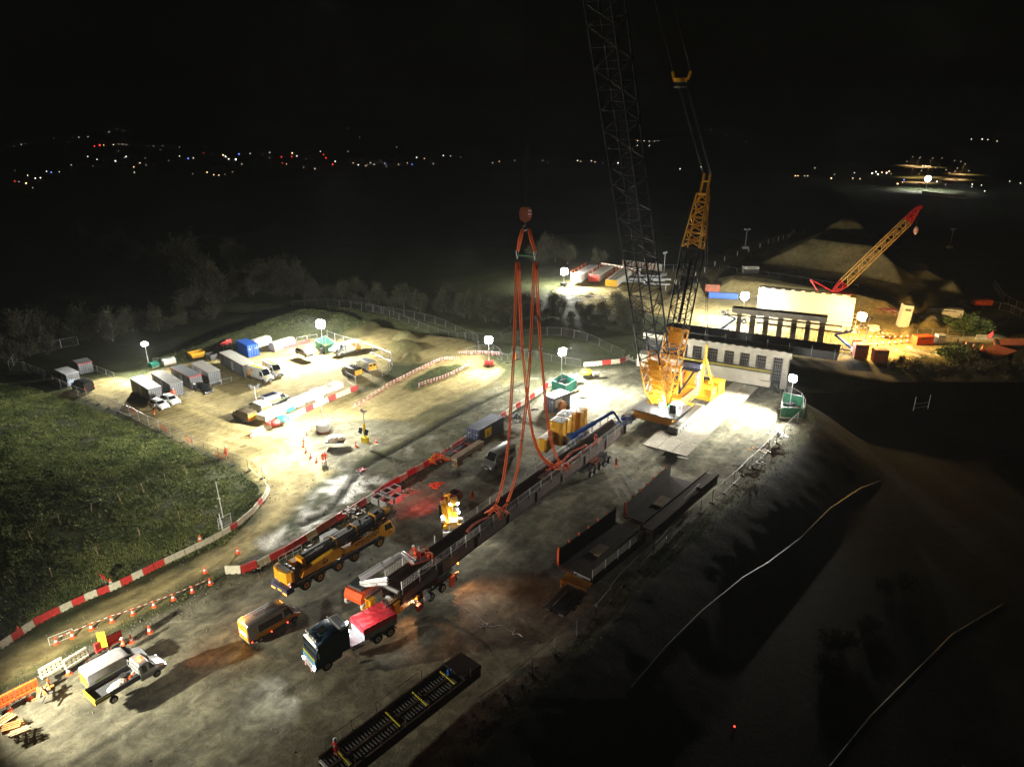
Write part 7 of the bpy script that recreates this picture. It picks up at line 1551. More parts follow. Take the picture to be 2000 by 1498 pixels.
for i in range(6): x = .8+i*(d_-.5)/5; MB('corten').beam((x,1.5,.4),(x,1.5,2.2),.05).build('railing_post', t); MB('corten').beam((x+.6,-1.5,.4),(x+.6,-1.5,2.0),.05).build('railing_post', t)
mb = MB('corten').beam((.8,1.5,2.1),(d_*.35,1.5,2.1),.035).beam((d_*.45,1.5,2.1),(d_*.8,1.5,2.1),.035); mb.build('rail', t)
t = thing('blue_bottle', 'blue plastic drum on the dark end of the walkway section', 'drum', P(877,1317,1.26), 0); MB('blue').lathe([(.18,0),(.2,.1),(.2,.5),(.1,.6)], 12).build('drum', t)
# ============================================================ bridge works across the railway
class Wall:
    def __init__(s, r, l, back=0.0):      # r, l ground points right and left; local x runs from right to left, y towards the back
        s.h = head(r, l); s.u = V((math.cos(s.h), math.sin(s.h), 0)); s.n = V((s.u.y, -s.u.x, 0)); 
        if s.n.y < 0: s.n = -s.n
        s.o = V((r.x, r.y, 0))+s.n*back
    def loc(s, px, py):
        p = onplane(px, py, s.o, s.o+s.u*10); return (p-s.o).dot(s.u), p.z
def wallbox(mb, x0, x1, y0, y1, z0, z1, flip): 
    return mb.bx(min(x0,x1), max(x0,x1), *(sorted((-y0,-y1)) if flip else (y0,y1)), z0, z1)
r_, l_ = P(1502,752), P(1345,716)
r_ = P(1502,752); l_ = r_+V((-math.cos(math.radians(28.8)), math.sin(math.radians(28.8)), 0))*24
W1 = Wall(r_, l_); ab = thing('near_abutment', 'pale concrete abutment wall with dark openings behind the crane weights', 'abutment', W1.o, W1.h)
FL = True
def B1(mb, x0, x1, y0, y1, z0, z1): return mb.bx(min(x0,x1), max(x0,x1), -max(y0,y1), -min(y0,y1), z0, z1)
zt = W1.loc(1502,731)[1]; B1(MB('concrete'), 0, 26, 0, .6, -.5, zt).build('bench_wall', ab)
B1(MB('concrete'), -.2, 1.6, -.6, 0, -.2, .8).build('buttress', ab)
B1(MB('dconcrete'), 0, 26, .6, 3.0, zt-.3, zt-.05).build('ledge', ab)
W2 = Wall(r_, l_, 3.0); 
def L2(px, py): a_ = W2.loc(px, py); return a_
ztb = L2(1548,691)[1]; zbb = L2(1540,702)[1]; xr = L2(1548,691)[0]
B1(MB('concrete'), xr, 26, 3.0, 4.6, zbb, ztb).build('cap_beam', ab)
ops = [(1508,1528),(1475,1495),(1443,1462),(1412,1431),(1379,1399),(1350,1368),(1322,1340)]
cols = [(1528,1540)]+[(ops[i+1][1], ops[i][0]) for i in range(len(ops)-1)]
for a_, b_ in cols:
    x0 = L2(b_, 715)[0]; x1 = L2(a_, 715)[0]; B1(MB('concrete'), x0, x1, 3.1, 4.5, -1.5, zbb).build('column', ab)
B1(MB('black'), xr+.5, 26, 5.2, 5.3, -1.5, zbb).build('opening_shade', ab)  # black sheet added behind the openings to paint their shade
mb = MB('steel')
for a_, b_ in ops[:6]:
    x0, x1 = L2(b_, 715)[0], L2(a_, 715)[0]
    for k in range(5): x = lerp(x0, x1, (k+.5)/5); mb.beam((x,-3.0-.3,0),(x,-3.3,zbb),.035)
    for k in range(7): z = .2+k*(zbb-.2)/7; mb.beam((x0,-3.3,z),(x1,-3.3,z),.035)
for k in range(15): x = xr+.6+k*1.7; mb.beam((x,-.75,zt-.1),(x,-.75,zt+1.6),.04)
for z in (1.0, 1.9, 2.8, 3.5): mb.beam((xr,-2.7,z+.6),(24,-2.7,z+.6),.035)
mb.build('scaffold', ab); zy = W1.loc(1501,726)[1]; MB('ylw_rail').beam((0,-.1,zy),(20,-.1,zy+.0),.16,.12).build('yellow_rail', ab)
mb = MB('offwhite')
for k in range(12): x = xr+1.2+k*1.55; B1(mb, x, x+.7, 2.9, 3.5, ztb, ztb+.18)
mb.build('bearing_pad', ab)
mb = MB('dgrey')
Wd = Wall(r_, l_, 7.0); xa, za = Wd.loc(1637,688); xb, zb = Wd.loc(1385,655)
B1(MB('dgrey'), xa, 23, 7.0, 12.5, za-1.7, za-.1).m('black').build('rebar_deck', ab)
mb = MB('black')
for k in range(60): x = xa+.2+k*(26-xa)/60; mb.tube([(x,-7.1,za-.15),(x,-7.1,za+.05+.12*(k % 2))], .05, 4); mb.beam((x,-7.05,za-1.6),(x,-7.05,za-.2),.05)
mb.build('starter_bars', ab)
mb = MB('galv')
for k in range(9): x = xa+.5+k*(26-xa)/9; mb.beam((x,-6.9,za-1.6),(x,-6.9,za+.6),.05)
mb.build('edge_post', ab)
# middle piers
r_, l_ = P(1612,693), P(1436,672); W3 = Wall(r_, l_); pr3 = thing('pier_row', 'row of dark square columns under a heavy crosshead, lit from behind', 'bridge piers', W3.o, W3.h)
x0, z0 = W3.loc(1617,619); x1, z1 = W3.loc(1431,597); zbm = W3.loc(1615,629)[1]
B1(MB('dconcrete'), x0, x1, -.6, 1.6, zbm, z0).build('crosshead', pr3)
mb = MB('black')
for k in range(70): x = lerp(x0, x1, k/70); mb.beam((x,.45,z0),(x,.45,z0+.15+.3*rnd.random()),.06).beam((x,-1.4,z0),(x,-1.4,z0+.15+.25*rnd.random()),.06)
mb.build('rebar', pr3)
mb = MB('timber').bx(x0-3.0,x1+1,.6,1.6,zbm-.35,zbm-.28); mb.build('walkway', pr3)
for a_, b_ in ((1598,1610),(1571,1581),(1543,1554),(1516,1526),(1488,1498),(1461.5,1472),(1436,1444)):
    B1(MB('dconcrete'), W3.loc(b_,650)[0], W3.loc(a_,650)[0], 0, 1.3, -.3, zbm).build('column', pr3)
mb = MB('galv'); xe = x0-4.5
for k in range(34): x = lerp(xe, x1+3.5, k/33); mb.beam((x,1.7,0),(x,1.7,zbm-.3),.045)
for z in np.arange(.6, zbm, .75): mb.beam((xe,1.7,z),(x1+3.5,1.7,z),.04)
for k in range(34): x = lerp(xe, x1+3.5, k/33); mb.beam((x,-2.4,0),(x,-2.4,zbm),.045)
for z in np.arange(.9, zbm, .95): mb.beam((xe,-2.4,z),(x1+3.5,-2.4,z),.04)
mb.build('scaffold', pr3)
# far wall
r_, l_ = P(1649,645), P(1481,625); W4 = Wall(r_, l_); fw = thing('far_abutment', 'large plain cream abutment wall brilliantly lit beyond the pier row', 'abutment', W4.o, W4.h)
xl, zl = W4.loc(1483,561); zr = W4.loc(1653,580)[1]; H4 = (zl+zr)/2
B1(MB('panel'), 0, xl, 0, 1.5, -.5, H4).build('wall_face', fw); mb = MB('dgrey'); B1(mb, 0, xl, .2, 1.3, H4, H4+.35)
for k in range(26): x = xl*k/26; mb.beam((x,-.1,H4-.1),(x,-.1,H4+.55),.12)
mb.build('formwork_top', fw); B1(MB('panel'), -1.3, 0, .3, 1.4, 0, H4*.97).m('galv').build('return_wall', fw)
mb = MB('offwhite')
for k in range(9): x = .8+k*xl/9; B1(mb, x, x+.8, -.25, .0, H4+.0, H4+.3)
mb.build('bracket', fw)
mb = MB('galv')
for x in (-2.2,-1.0,.2): mb.beam((x,1.2,0),(x,1.2,H4*.6),.05)
for z in np.arange(.8, H4*.6, .9): mb.beam((-2.2,1.2,z),(.2,1.2,z),.045)
mb.build('scaffold_tower', fw)
# earthworks: cut bank and big stockpile
mb = MB('dgrey')
for k in (1,2,3): x = xl*k/4; B1(mb, x-.012, x+.012, -.004, .0, 0, H4)
B1(mb, 0, xl, -.004, .0, H4*.5-.012, H4*.5+.012)
mb.build('panel_joint', fw)
heap('reddish scaffold parts piled below the cut bank', (1738,610), ['redrust','galv','barred','lgrey'], 40, 4.0, 51, 'scaffold_heap', 'heap', 5, 1.5)
heap('timber and steel offcuts beside the orange lamp', (1700,640), ['timber','dgrey','bag'], 26, 3.0, 52, 'offcut_heap', 'heap', 2, .6)
heap('scattered sheets and poles below the coned far road', (1790,690), ['bag','lgrey','timber'], 34, 5.0, 53, 'sheet_heap', 'heap', 4, .4)
heap('blue and white gear lit up behind the left end of the pier row', (1405,640), ['blue','white','cyanblue','galv'], 30, 3.5, 54, 'gear_heap', 'heap', 3, 1.6)
heap('dark debris on the slope beside the leaning cabin', (1725,655), ['dgrey','redrust','timber'], 20, 3.0, 55, 'debris_heap', 'heap', 2, .5)
# red crane beyond the wall
rc = thing('red_boom_crane', 'red and yellow lattice crane reaching over the far works', 'crawler crane', P(1640,592)); c = rc.location.copy()
q0 = onplane(1626,572, c, c+V((10,-2,0))); q1 = onplane(1648,553, c, c+V((10,-2,0))); q2 = onplane(1772,433, c, c+V((10,-2,0))); q3 = onplane(1793,407, c, c+V((10,-2,0)))
mb = MB('red'); lattice_in(mb, q0-c, q1-c, .8, .8, 2.2, 2.0, 3, .12, .07); mb.build('boom_foot', rc); mb = MB('craneyellow'); lattice_in(mb, q1-c, q2-c, 2.3, 2.0, 2.0, 1.8, 11, .12, .06); mb.build('boom', rc)
mb = MB('red'); lattice_in(mb, q2-c, q3-c, 2.0, 1.8, .8, .8, 5, .14, .09); mb.tube([q3-c, q3-c+V((.8,0,.4))], .5, 8); mb.build('boom_head', rc)
mb = MB('red').bx(-4.5,2.0,-1.6,1.6,1.0,2.8); g0 = onplane(1583,546, c, c+V((10,-2,0)))-c; mb.beam((-5.5,0,2), g0, .35).beam((-1,0,2.5), g0, .3).beam((-4,0,2.0), (-.5,0,4), .3); mb.m('dgrey').bx(-4,4,-2.6,-1.8,0,1.0).bx(-4,4,1.8,2.6,0,1.0); mb.build('body', rc)
hk = onplane(1789,450, c, c+V((10,-2,0)))-c; MB('redwhite').lathe([(.05,-1.2),(.5,-.6),(.6,.3),(.3,.9),(.05,1.0)], 10, tuple(hk)).build('hook_block', rc); MB('wire').tube([q3-c, hk], .04, 4).build('rope', rc)
# materials yard at the upper centre
def stack(label, p0, p1, W_, H_, col, face, n=4):
    a_, b_ = Pg(*p0), Pg(*p1); L = dist(a_, b_); t = thing('girder_stack', label, 'girder stack', V((a_.x,a_.y,0)), head(a_, b_), 'girders stored in the far yard')
    mb = MB(col)
    for i in range(n): y = -W_/2+i*W_/n; mb.bx(0,L,y+.03,y+W_/n-.08,.3,H_).bx(0,L,y+.03+W_/n*.3,y+W_/n*.6,H_,H_+.15)
    mb.build('girder', t); MB(face).bx(-.08,-.0,-W_/2,W_/2,.2,H_+.1).build('end_plate', t)
    mb = MB('orange')
    for i in range(5): mb.beam((L*i/5,W_/2,H_),(L*i/5,W_/2,H_+1.0),.06)
    mb.beam((0,W_/2,H_+1.0),(L,W_/2,H_+1.0),.04); mb.build('edge_rail', t); MB('timber').bx(L*.1,L*.14,-W_/2,W_/2,0,.3).bx(L*.8,L*.84,-W_/2,W_/2,0,.3).build('bearer', t)
stack('brightly lit white girder stack nearest the far light tower', (1124,560), (1158,538), 3.2, 2.4, 'white', 'dgrey'); stack('girder stack with a red end in the far yard', (1159,558), (1192,536), 3.2, 2.2, 'offwhite', 'barred'); stack('yellow-tipped girder stack in the far yard', (1193,567), (1226,540), 3.6, 2.0, 'offwhite', 'cyellow', 3)
for (a0, b0), l, H_ in ((((1174,535),(1250,548)),'long cream girder standing on edge behind the stacks', 2.6),(((1215,527),(1292,536)),'farther cream girder standing on edge behind the stacks', 2.2)):
    a_, b_ = Pg(*a0), Pg(*b0); L = dist(a_, b_); t = thing('plate_girder', l, 'girder', V((a_.x,a_.y,0)), head(a_, b_), 'edge-standing girders'); MB('offwhite').bx(0,L,-.1,.1,.2,H_).bx(0,L,-.5,.5,H_,H_+.1).bx(0,L,-.5,.5,.1,.2).build('web', t)
    mb = MB('redrust'); 
    for i in range(12): mb.bx(L*i/12,L*i/12+.12,-.45,-.1,.2,H_)
    mb.build('stiffener', t)
t = thing('girder_pile', 'grey girders stacked loosely behind the lattice boom', 'girder pile', Pg(1268,552), -.2); mb = MB('lgrey')
for i in range(9): x, y = rnd.uniform(-6,5), rnd.uniform(-4,4); mb.bx(x-4,x+4,y-.25,y+.25,.1+(i % 3)*.6,.6+(i % 3)*.6)
mb.build('girder', t)
heap('silvery pipes and sheets strewn in front of the far yard', (1150,583), ['silver','bag','dgrey'], 40, 5.0, 31, 'pipe_heap', 'heap', 5, .8); heap('brown crate and rubble at the end of the strewn pipes', (1153,575), ['redrust','dgrey'], 14, 1.5, 32, 'rubble_heap', 'heap', 2, 1.5)
heap('pale rubble among the trees below the far yard', (1180,608), ['bag','dgrey','timber'], 30, 4.0, 33, 'rubble_heap', 'heap', 1.5, .9)
fence([(1100,572),(1125,580),(1165,590)], 'low fence at the edge of the far yard', L=4, H=1.3, feet=False, dens=1); fence([(1285,531),(1320,532),(1350,530)], 'fence behind the stored girders', L=5, H=2.4, feet=False, dens=1)
fence([(1405,527),(1440,534),(1487,540),(1560,550),(1625,562),(1700,570)], 'pale crowd fence along the crest of the cut bank', L=3.5, H=1.6, feet=False, dens=.5); fence([(1500,478),(1540,466),(1575,452)], 'far fence beside the upper haul track', L=5, H=2.0, feet=False, dens=1)
fence([(1790,657),(1850,658),(1900,662)], 'mesh fence beside the far lit road', L=3.4, H=1.8, feet=False, dens=.4); fence([(1920,604),(1960,606),(1990,618),(2030,640)], 'dim fence at the far right works', L=4, H=2.0, feet=False, dens=.6); fence([(1940,560),(1960,590),(2000,610)], 'faint fence running behind the far right works', L=4, H=2.0, feet=False, dens=1)
# misc far objects
def boxthing(name, label, cat, px, size, col, rz=0, lean=0, parts=None):
    t = thing(name, label, cat, Pg(*px), rz); a_, b_, h_ = size; MB(col).cb(-a_/2,a_/2,-b_/2,b_/2,0.1,h_,.05).build('body', t)
    (parts or (lambda t: MB('dgrey').bx(-a_*.3,a_*.3,-b_/2-.03,-b_/2,h_*.75,h_*.85).build('vent', t)))(t); t.rotation_euler[1] = lean; return t
boxthing('leaning_cabin', 'cream cabin standing on end and leaning on the earth slope', 'cabin', (1761,638), (2.2,2.4,5.6), 'offwhite', -.2, .08)
boxthing('tank', 'white cylindrical-edged tank with a handrail by the mound', 'tank', (1843,618), (8,2.4,2.2), 'white', -.35)
boxthing('orange_barrel', 'orange bowser beside the coned far road', 'bowser', (1800,672), (4,2,2), 'hivis', .1); boxthing('white_unit', 'small white unit at the far coned road', 'unit', (1834,671), (1.8,1.5,2.2), 'white')
boxthing('kiosk', 'dark red-lit kiosk in front of the far lit road', 'kiosk', (1678,699), (2.6,2.2,3.2), 'redrust', -.2); boxthing('kiosk', 'second dark kiosk right of the first in front of the far road', 'kiosk', (1716,706), (2.8,2.2,2.8), 'redrust', -.2)
boxthing('small_box', 'pale box at the bright edge of the far road', 'box', (1706,648), (1.6,1.4,1.6), 'offwhite'); boxthing('small_box', 'cream marker box on the crest of the cut bank', 'box', (1465,533), (5,2,2.2), 'offwhite')
boxthing('blue_hoarding', 'blue sheeted hoarding left of the lamp behind the pier row', 'hoarding', (1412,584), (8,.5,1.8), 'blue', -.25); boxthing('rust_bucket', 'rust-coloured bucket hanging behind the mast', 'bucket', (1390,572), (4,2,2.5), 'redrust', -.2)
def hut(label, px, sz, rz, col='redrust'):
    t = thing('site_hut', label, 'hut', Pg(*px), rz); a_, b_, h_ = sz; MB('dgrey').bx(-a_/2,a_/2,-b_/2,b_/2,0,h_).build('wall', t); MB(col).plate([(-a_/2-.3,-b_/2-.3,h_-.3),(a_/2+.3,-b_/2-.3,h_+.6),(a_/2+.3,b_/2+.3,h_+.6),(-a_/2-.3,b_/2+.3,h_-.3)], (0,0,1), .15).build('roof', t)
hut('red-roofed hut with a tilted roof at the right picture edge', (1967,700), (5.5,4.5,3.4), -.5); hut('open-fronted red hut left of the tilted-roof hut', (1940,712), (5.0,4.0,2.6), .4)
t = thing('post_frame', 'pale open frame of posts standing in the dark field at the right', 'frame', Pg(1798,800), .3)
for x in (-1.6,1.6): MB('galv').tube([(x,0,0),(x,0,2.6)], .05, 5).build('post', t)
MB('galv').beam((-1.6,0,1.2),(1.6,0,1.2),.05).beam((-1.6,0,.5),(1.6,0,.5),.04).build('rail', t)
boxthing('orange_skip', 'orange skip in the gloom of the far right works', 'skip', (1916,596), (5,2.2,1.5), 'orange', .1)
for i, (px, l) in enumerate((((1455,487),'faint unlit light mast beside the upper haul track'),((1854,486),'faint unlit light mast in the dark field at the upper right'),((1685,690),'unlit four-head light mast between the kiosks and the lit road'),((1296,540),'unlit light mast behind the lattice boom'))):
    b = Pg(*px); t = thing('light_mast', l, 'light mast', b, .3*i, 'unlit light masts'); MB('lgrey').tube([(0,0,0),(0,0,7.5)], .09, 6).m('lgrey').bx(-1.1,1.1,-.6,.6,.2,1.1).build('mast', t); MB('lgrey').bx(-1.2,-.4,-.15,.15,7.4,7.9).bx(.4,1.2,-.15,.15,7.4,7.9).bx(-1.2,1.2,-.05,.05,7.6,7.7).build('lamp_head', t)
# blue and white lifts beside the pier row
for i, (px, l, rz) in enumerate((((1415,652),'pale scissor lift flooded with light left of the pier row',.2),((1650,688),'blue boom lift at the right end of the pier row',2.6))):
    c = Pg(*px); t = thing('boom_lift', l, 'boom lift', c, rz); lift_base(t, V((0,0,0)), 0, 'white'); MB('blue').beam((-1,0,1.2),(2.5,0,3.6),.4).beam((2.5,0,3.6),(-.5,0,4.8),.35).build('arm', t); lift_basket(t, V((-.6,0,4.6)), 0, 'blue')
lamp('POINT', 'lamp_light', t, (0,0,2.5), 500, (.9,.95,1), .2)
cn = [(1700,661),(1712,662),(1725,661),(1737,662),(1748,661),(1760,661),(1772,660),(1688,676),(1700,675),(1712,675),(1724,674),(1736,673),(1748,672),(1760,671),(1772,670),(1870,672),(1886,675),(1902,679),(1918,683)]
for i, p in enumerate(cn): cone(p, '%s tiny cone along the far lit road, counted from the orange lamp' % nth(i), 'cones on the far road', 1.7)
hd = [(1395,530),(1360,545),(1330,556),(1310,566),(1340,520),(1380,512)]
for i, p in enumerate([(1300,568),(1320,556),(1340,548),(1358,540),(1376,532),(1396,520),(1415,510),(1440,500),(1462,492),(1484,484)]):
    b = Pg(*p); t = thing('marker_post', '%s small white marker post up the far haul track' % nth(i), 'marker post', b, 0, 'marker posts'); MB('white').tube([(0,0,0),(0,0,1.6)], .12, 5).build('post', t)
# ground beyond the works lit by a distant vehicle at the right edge
t = thing('site_vehicle', 'dark site vehicle at the right edge whose lamps flood the far road bend', 'vehicle', Pg(2060,668), 2.9); MB('dgrey').bx(-2.5,2.5,-1,1,.5,2.2).build('body', t); wheels(t, (-1.6,1.6), 1.0, .45); lamp('SPOT', 'lamp_light', t, (2.6,0,6.5), 7000, (1,.85,.6), .3, (1,-.15,-.26), 62, .9)
# ============================================================ trees and scrub
def twigcrown(n, rx, rz_, seed, ln=1.0, wd=.045, up=.5, m_='twig'):
    r = np.random.RandomState(seed); vs = []; fs = []
    cl = [(r.normal(0, rx*.42), r.normal(0, rx*.42), r.uniform(.25, 1.0)*rz_) for _ in range(12)]
    for i in range(n):
        c = cl[r.randint(12)]; p = np.array([c[0]+r.normal(0, rx*.22), c[1]+r.normal(0, rx*.22), max(.2, c[2]+r.normal(0, rz_*.16))])
        d = np.array([p[0]*.6+r.normal(0,.5), p[1]*.6+r.normal(0,.5), up*2+r.normal(0,.6)]); d /= np.linalg.norm(d); l = ln*r.uniform(.4, 1.3)
        s = np.cross(d, r.normal(0, 1, 3)); s /= np.linalg.norm(s)+1e-9; w_ = wd*r.uniform(.5, 1.5); k = len(vs)
        vs += [tuple(p-s*w_), tuple(p+s*w_), tuple(p+d*l)]; fs.append((k, k+1, k+2))
    me = bpy.data.meshes.new('crown'); me.from_pydata(vs, [], fs); me.materials.append(M[m_]); return me
def trunkmesh(H_, seed):
    r = random.Random(seed); mb = MB('bark'); mb.tube([(0,0,-.3),(.1,.05,H_*.25),(r.uniform(-.3,.3),0,H_*.5)], [.16*H_/6,.11*H_/6,.07*H_/6], 7)
    for k in range(9):
        z = H_*r.uniform(.15,.55); a_ = r.uniform(0, 6.28); l = H_*r.uniform(.25,.45); e = V((math.cos(a_)*l*.7, math.sin(a_)*l*.7, z+l*.75)); mb.tube([(0.05,0,z), V((0,0,z)).lerp(e,.5)+V((0,0,.2)), e], [.05,.035,.012], 5)
        for j in range(3): e2 = e+V((r.uniform(-.8,.8), r.uniform(-.8,.8), r.uniform(.3,1.1))); mb.tube([V((0,0,z)).lerp(e,.6), e2], [.03,.008], 4)
    me = bpy.data.meshes.new('trunk'); me.from_pydata(mb.v, [], mb.f); me.materials.append(M['bark']); return me
TR = [(trunkmesh(6, s), twigcrown(2600, 2.6, 6.0, s+40)) for s in range(4)]
BU = [(trunkmesh(3, s+9), twigcrown(1500, 1.9, 2.8, s+60, .8, .05, .4)) for s in range(3)]
GB = [(trunkmesh(2.4, s+19), twigcrown(1700, 1.8, 2.4, s+80, .45, .09, .2, 'leaf')) for s in range(2)]
_tc = {}
def tree(px, sc, lib, label, group, nm):
    b = Pg(*px); k = rnd.randrange(len(lib)); tm, cm = lib[k]; t = thing(nm, label, 'tree' if 'tree' in nm else 'bush', b, rnd.uniform(0, 6.28), group); t.scale = (sc*rnd.uniform(.9,1.15), sc*rnd.uniform(.9,1.15), sc)
    for n_, me in (('trunk', tm), ('crown', cm)): o = bpy.data.objects.new(n_, me); COL.objects.link(o); o.parent = t
big = [(338,560,1.9),(372,575,1.5),(405,590,1.6),(360,535,1.7),(310,545,1.5),(425,585,1.2),(165,500,1.7),(205,505,1.3),(240,500,1.6),(265,515,1.1),(535,560,1.2),(560,565,1.3),(585,565,1.2),(505,552,1.0),(1062,515,1.3),(1085,512,1.2),(1108,516,1.0),(1048,520,1.0),(1172,525,.9),(450,520,1.2)]
for i, (x, y, s) in enumerate(big): tree((x, y), s, TR, '%s bare winter tree in the dark belt, counted through the clusters beyond the car park' % nth(i), 'bare trees beyond the car park', 'bare_tree')
sc_ = []
for i in range(26): u_ = i/25; sc_.append((lerp(5, 440, u_)+rnd.uniform(-8,8), lerp(705, 612, u_)+rnd.uniform(-18,10)-8*math.sin(u_*7), rnd.uniform(.8,1.25)))
for i in range(42): u_ = i/41; sc_.append((lerp(440, 1010, u_)+rnd.uniform(-8,8), lerp(588, 648, u_)-14*math.sin(u_*3.1)+rnd.uniform(-24,-6), rnd.uniform(.7,1.05)))
for i in range(30): u_ = i/29; sc_.append((lerp(985, 1245, u_)+rnd.uniform(-5,5), lerp(622, 655, u_)+rnd.uniform(-24,-4), rnd.uniform(.5,.9)))
for i, (x, y, s) in enumerate(sc_): tree((x, y), s, BU if i % 3 else TR[:], '%s leafless scrub bush of the belt running from the far left to the tall crane' % nth(i), 'leafless scrub belt', 'scrub_bush')
tree((1232,628), 1.0, TR, 'bare tree standing lit in front of the pale slope left of the lattice boom', None, 'bare_tree'); tree((1205,612), .8, TR, 'small bare tree left of the lit one', None, 'bare_tree')
gb = [(1880,652,1.4),(1896,654,1.5),(1870,648,1.2),(1905,650,1.3),(1888,640,1.3),(1760,716,1.1),(1850,700,1.2),(1868,706,1.3),(1890,712,1.3),(1910,716,1.4),(1780,730,1.6),(1810,740,1.8),(1845,742,1.8),(1880,745,1.7),(1920,742,1.9),(1960,738,2.0),(1995,745,2.0),(1740,722,1.2)]
for i, (x, y, s) in enumerate(gb): tree((x, y), s*(.55 if y > 712 else .9), GB if y < 712 else BU, '%s green bush around the far lit road at the right' % nth(i), 'green bushes by the far road', 'green_bush')
dk = [(1600+i*26+rnd.uniform(-10,10), 1320-i*30+rnd.uniform(-40,40), rnd.uniform(.45,.7)) for i in range(7)]
for i, (x, y, s) in enumerate(dk): tree((x, y), s, BU, '%s dim bush in the dark ground at the lower right' % nth(i), 'dim bushes at the lower right', 'dark_bush')
# pale pipe line crossing the dark field
mb = MB('black'); pts = [Pg(a, b, .12) for a, b in ((1232,1345),(1300,1265),(1370,1195),(1450,1130),(1500,1100),(1560,1055),(1620,995),(1680,955),(1720,940))]; mb.tube(pts, .09, 6); tag(mb.build('pipe'), 'long pale pipe snaking across the dark ground at the right', 'pipe')
mb = MB('black'); pts = [Pg(a, b, .1) for a, b in ((1620,1498),(1700,1400),(1780,1320),(1860,1240),(1960,1180))]; mb.tube(pts, .08, 5); tag(mb.build('pipe'), 'thin faint line across the dark ground at the lower right corner', 'pipe')
lt = thing('marker_lamp', 'tiny red lamp in the dark ground at the lower right', 'lamp', Pg(1434,1422)); MB('farred').ball((0,0,.25),.10,8,5).build('lens', lt); MB('dgrey').cyl((0,0,0),(0,0,.2),.1,8).build('base', lt)
# ============================================================ village and road lights on the horizon
def farp(px, py): return P(px, py, -7.6)
def farlight(px, py, m_, size, label, group, pole=None):
    p = farp(px, py+ (4 if pole else 0)); d = math.hypot(p.x, p.y); s = size*d/FPX*.5
    h = pole if pole else max(2.0, s*1.2); t = thing('street_lamp', label, 'lamp', p, 0, group)
    MB('dgrey').tube([(0,0,0),(0,0,h)], max(.08, s*.12), 5).build('post', t); MB(m_).ball((0,0,h), s, 8, 6).build('lamp_head', t)
W_ = 'farwhite'; A_ = 'farwarm'; R_c = 'farred'; B_ = 'farblue'; D_m = 'fardim'
vl = [(28,288,D_m,2),(42,285,W_,2),(50,283,D_m,2),(105,272,D_m,2),(142,271,D_m,2),(154,270,W_,2),(172,269,W_,2),(213,259,W_,2),(185,288,R_c,4),(195,286,R_c,6),(203,286,A_,3),(222,285,W_,3),(232,284,A_,2),(240,284,W_,2),(290,288,D_m,2),(300,288,W_,2),(318,288,W_,2),(351,290,W_,2),(402,289,D_m,2),
 (140,326,W_,2),(165,312,W_,3),(172,309,W_,3),(190,315,W_,3),(178,318,D_m,3),(247,309,W_,4),(226,318,W_,5),(274,322,W_,3),(262,330,A_,4),(284,312,D_m,3),(263,341,W_,3),(30,337,D_m,2),(55,347,W_,3),(92,339,W_,3),(101,341,B_,4),(117,340,W_,2),(70,353,W_,4),(80,352,W_,4),(30,359,R_c,3),(38,360,W_,2),(52,363,A_,6),(65,372,D_m,4),
 (351,308,W_,3),(368,313,B_,5),(378,312,W_,3),(398,302,R_c,2),(436,306,A_,6),(441,309,W_,6),(447,314,W_,5),(461,315,W_,8),(467,304,B_,5),(475,318,A_,3),(489,303,W_,3),(405,341,A_,5),(418,346,A_,4),(428,347,A_,4),(440,345,D_m,3),(455,340,A_,2),(330,317,D_m,3),(377,344,D_m,3),
 (527,301,W_,3),(550,310,R_c,4),(552,322,R_c,3),(560,324,A_,3),(571,302,A_,6),(580,308,W_,4),(570,309,R_c,4),(626,299,W_,3),(632,305,R_c,4),(637,312,R_c,4),(598,314,D_m,2),(611,323,A_,3),(617,328,W_,4),(650,325,R_c,5),(655,319,W_,4),(680,299,W_,2),(690,322,A_,3),(529,250,W_,2),(646,240,W_,3),(679,252,W_,2),
 (700,326,W_,4),(715,328,A_,3),(731,325,W_,3),(752,323,B_,3),(768,322,W_,4),(780,318,W_,3),(796,322,A_,3),(805,325,B_,4),(814,311,W_,4),(829,313,A_,3),(850,312,W_,3),(866,307,W_,4),(880,308,W_,3),(900,310,A_,2),(698,242,W_,2),(730,235,W_,2),(745,240,A_,2),(757,240,W_,2),(777,243,A_,2),(800,247,W_,2),(850,245,R_c,2),(872,247,D_m,2),(702,270,W_,2),(740,262,D_m,2),(775,290,W_,2),
 (962,322,W_,3),(975,319,A_,3),(1005,317,W_,3),(1060,317,A_,3),(1070,321,W_,2),(1128,317,W_,4),(1134,319,A_,3),(1155,318,W_,3),(1162,320,A_,3),(1177,322,B_,2),(1207,322,W_,5),(1128,224,R_c,3),(1021,242,D_m,2),(1042,260,W_,2),(1245,277,A_,4),(1245,287,W_,3),(1258,277,W_,3),(1268,278,A_,3),(1278,278,W_,2),(1286,277,W_,2),(1328,334,W_,4),(1369,330,W_,4),(1303,255,D_m,2),(1388,255,W_,3),(1418,266,W_,2),(1457,279,W_,2),(1268,287,W_,3),
 (1457,278,D_m,2),(1897,274,W_,3),(1918,274,W_,4),(1929,275,W_,3),(1947,278,A_,3),(1971,359,W_,3),(1992,363,W_,3),(1591,332,W_,3),(1553,348,A_,5),(1558,348,A_,4),(1571,348,A_,3),(1577,348,W_,3),(1623,353,A_,6),(1629,345,W_,2),(1665,353,A_,4),(1679,354,A_,4),(1668,342,W_,3),
 (1703,343,W_,6),(1710,340,W_,5),(1714,345,W_,6),(1722,341,A_,5),(1731,342,W_,6),(1736,339,A_,5),(1740,344,D_m,4),(1752,364,A_,6),(1762,361,A_,4),(1765,356,B_,5),(1922,379,W_,4),(1916,367,W_,3),(1898,365,W_,4),(1897,370,W_,3)]
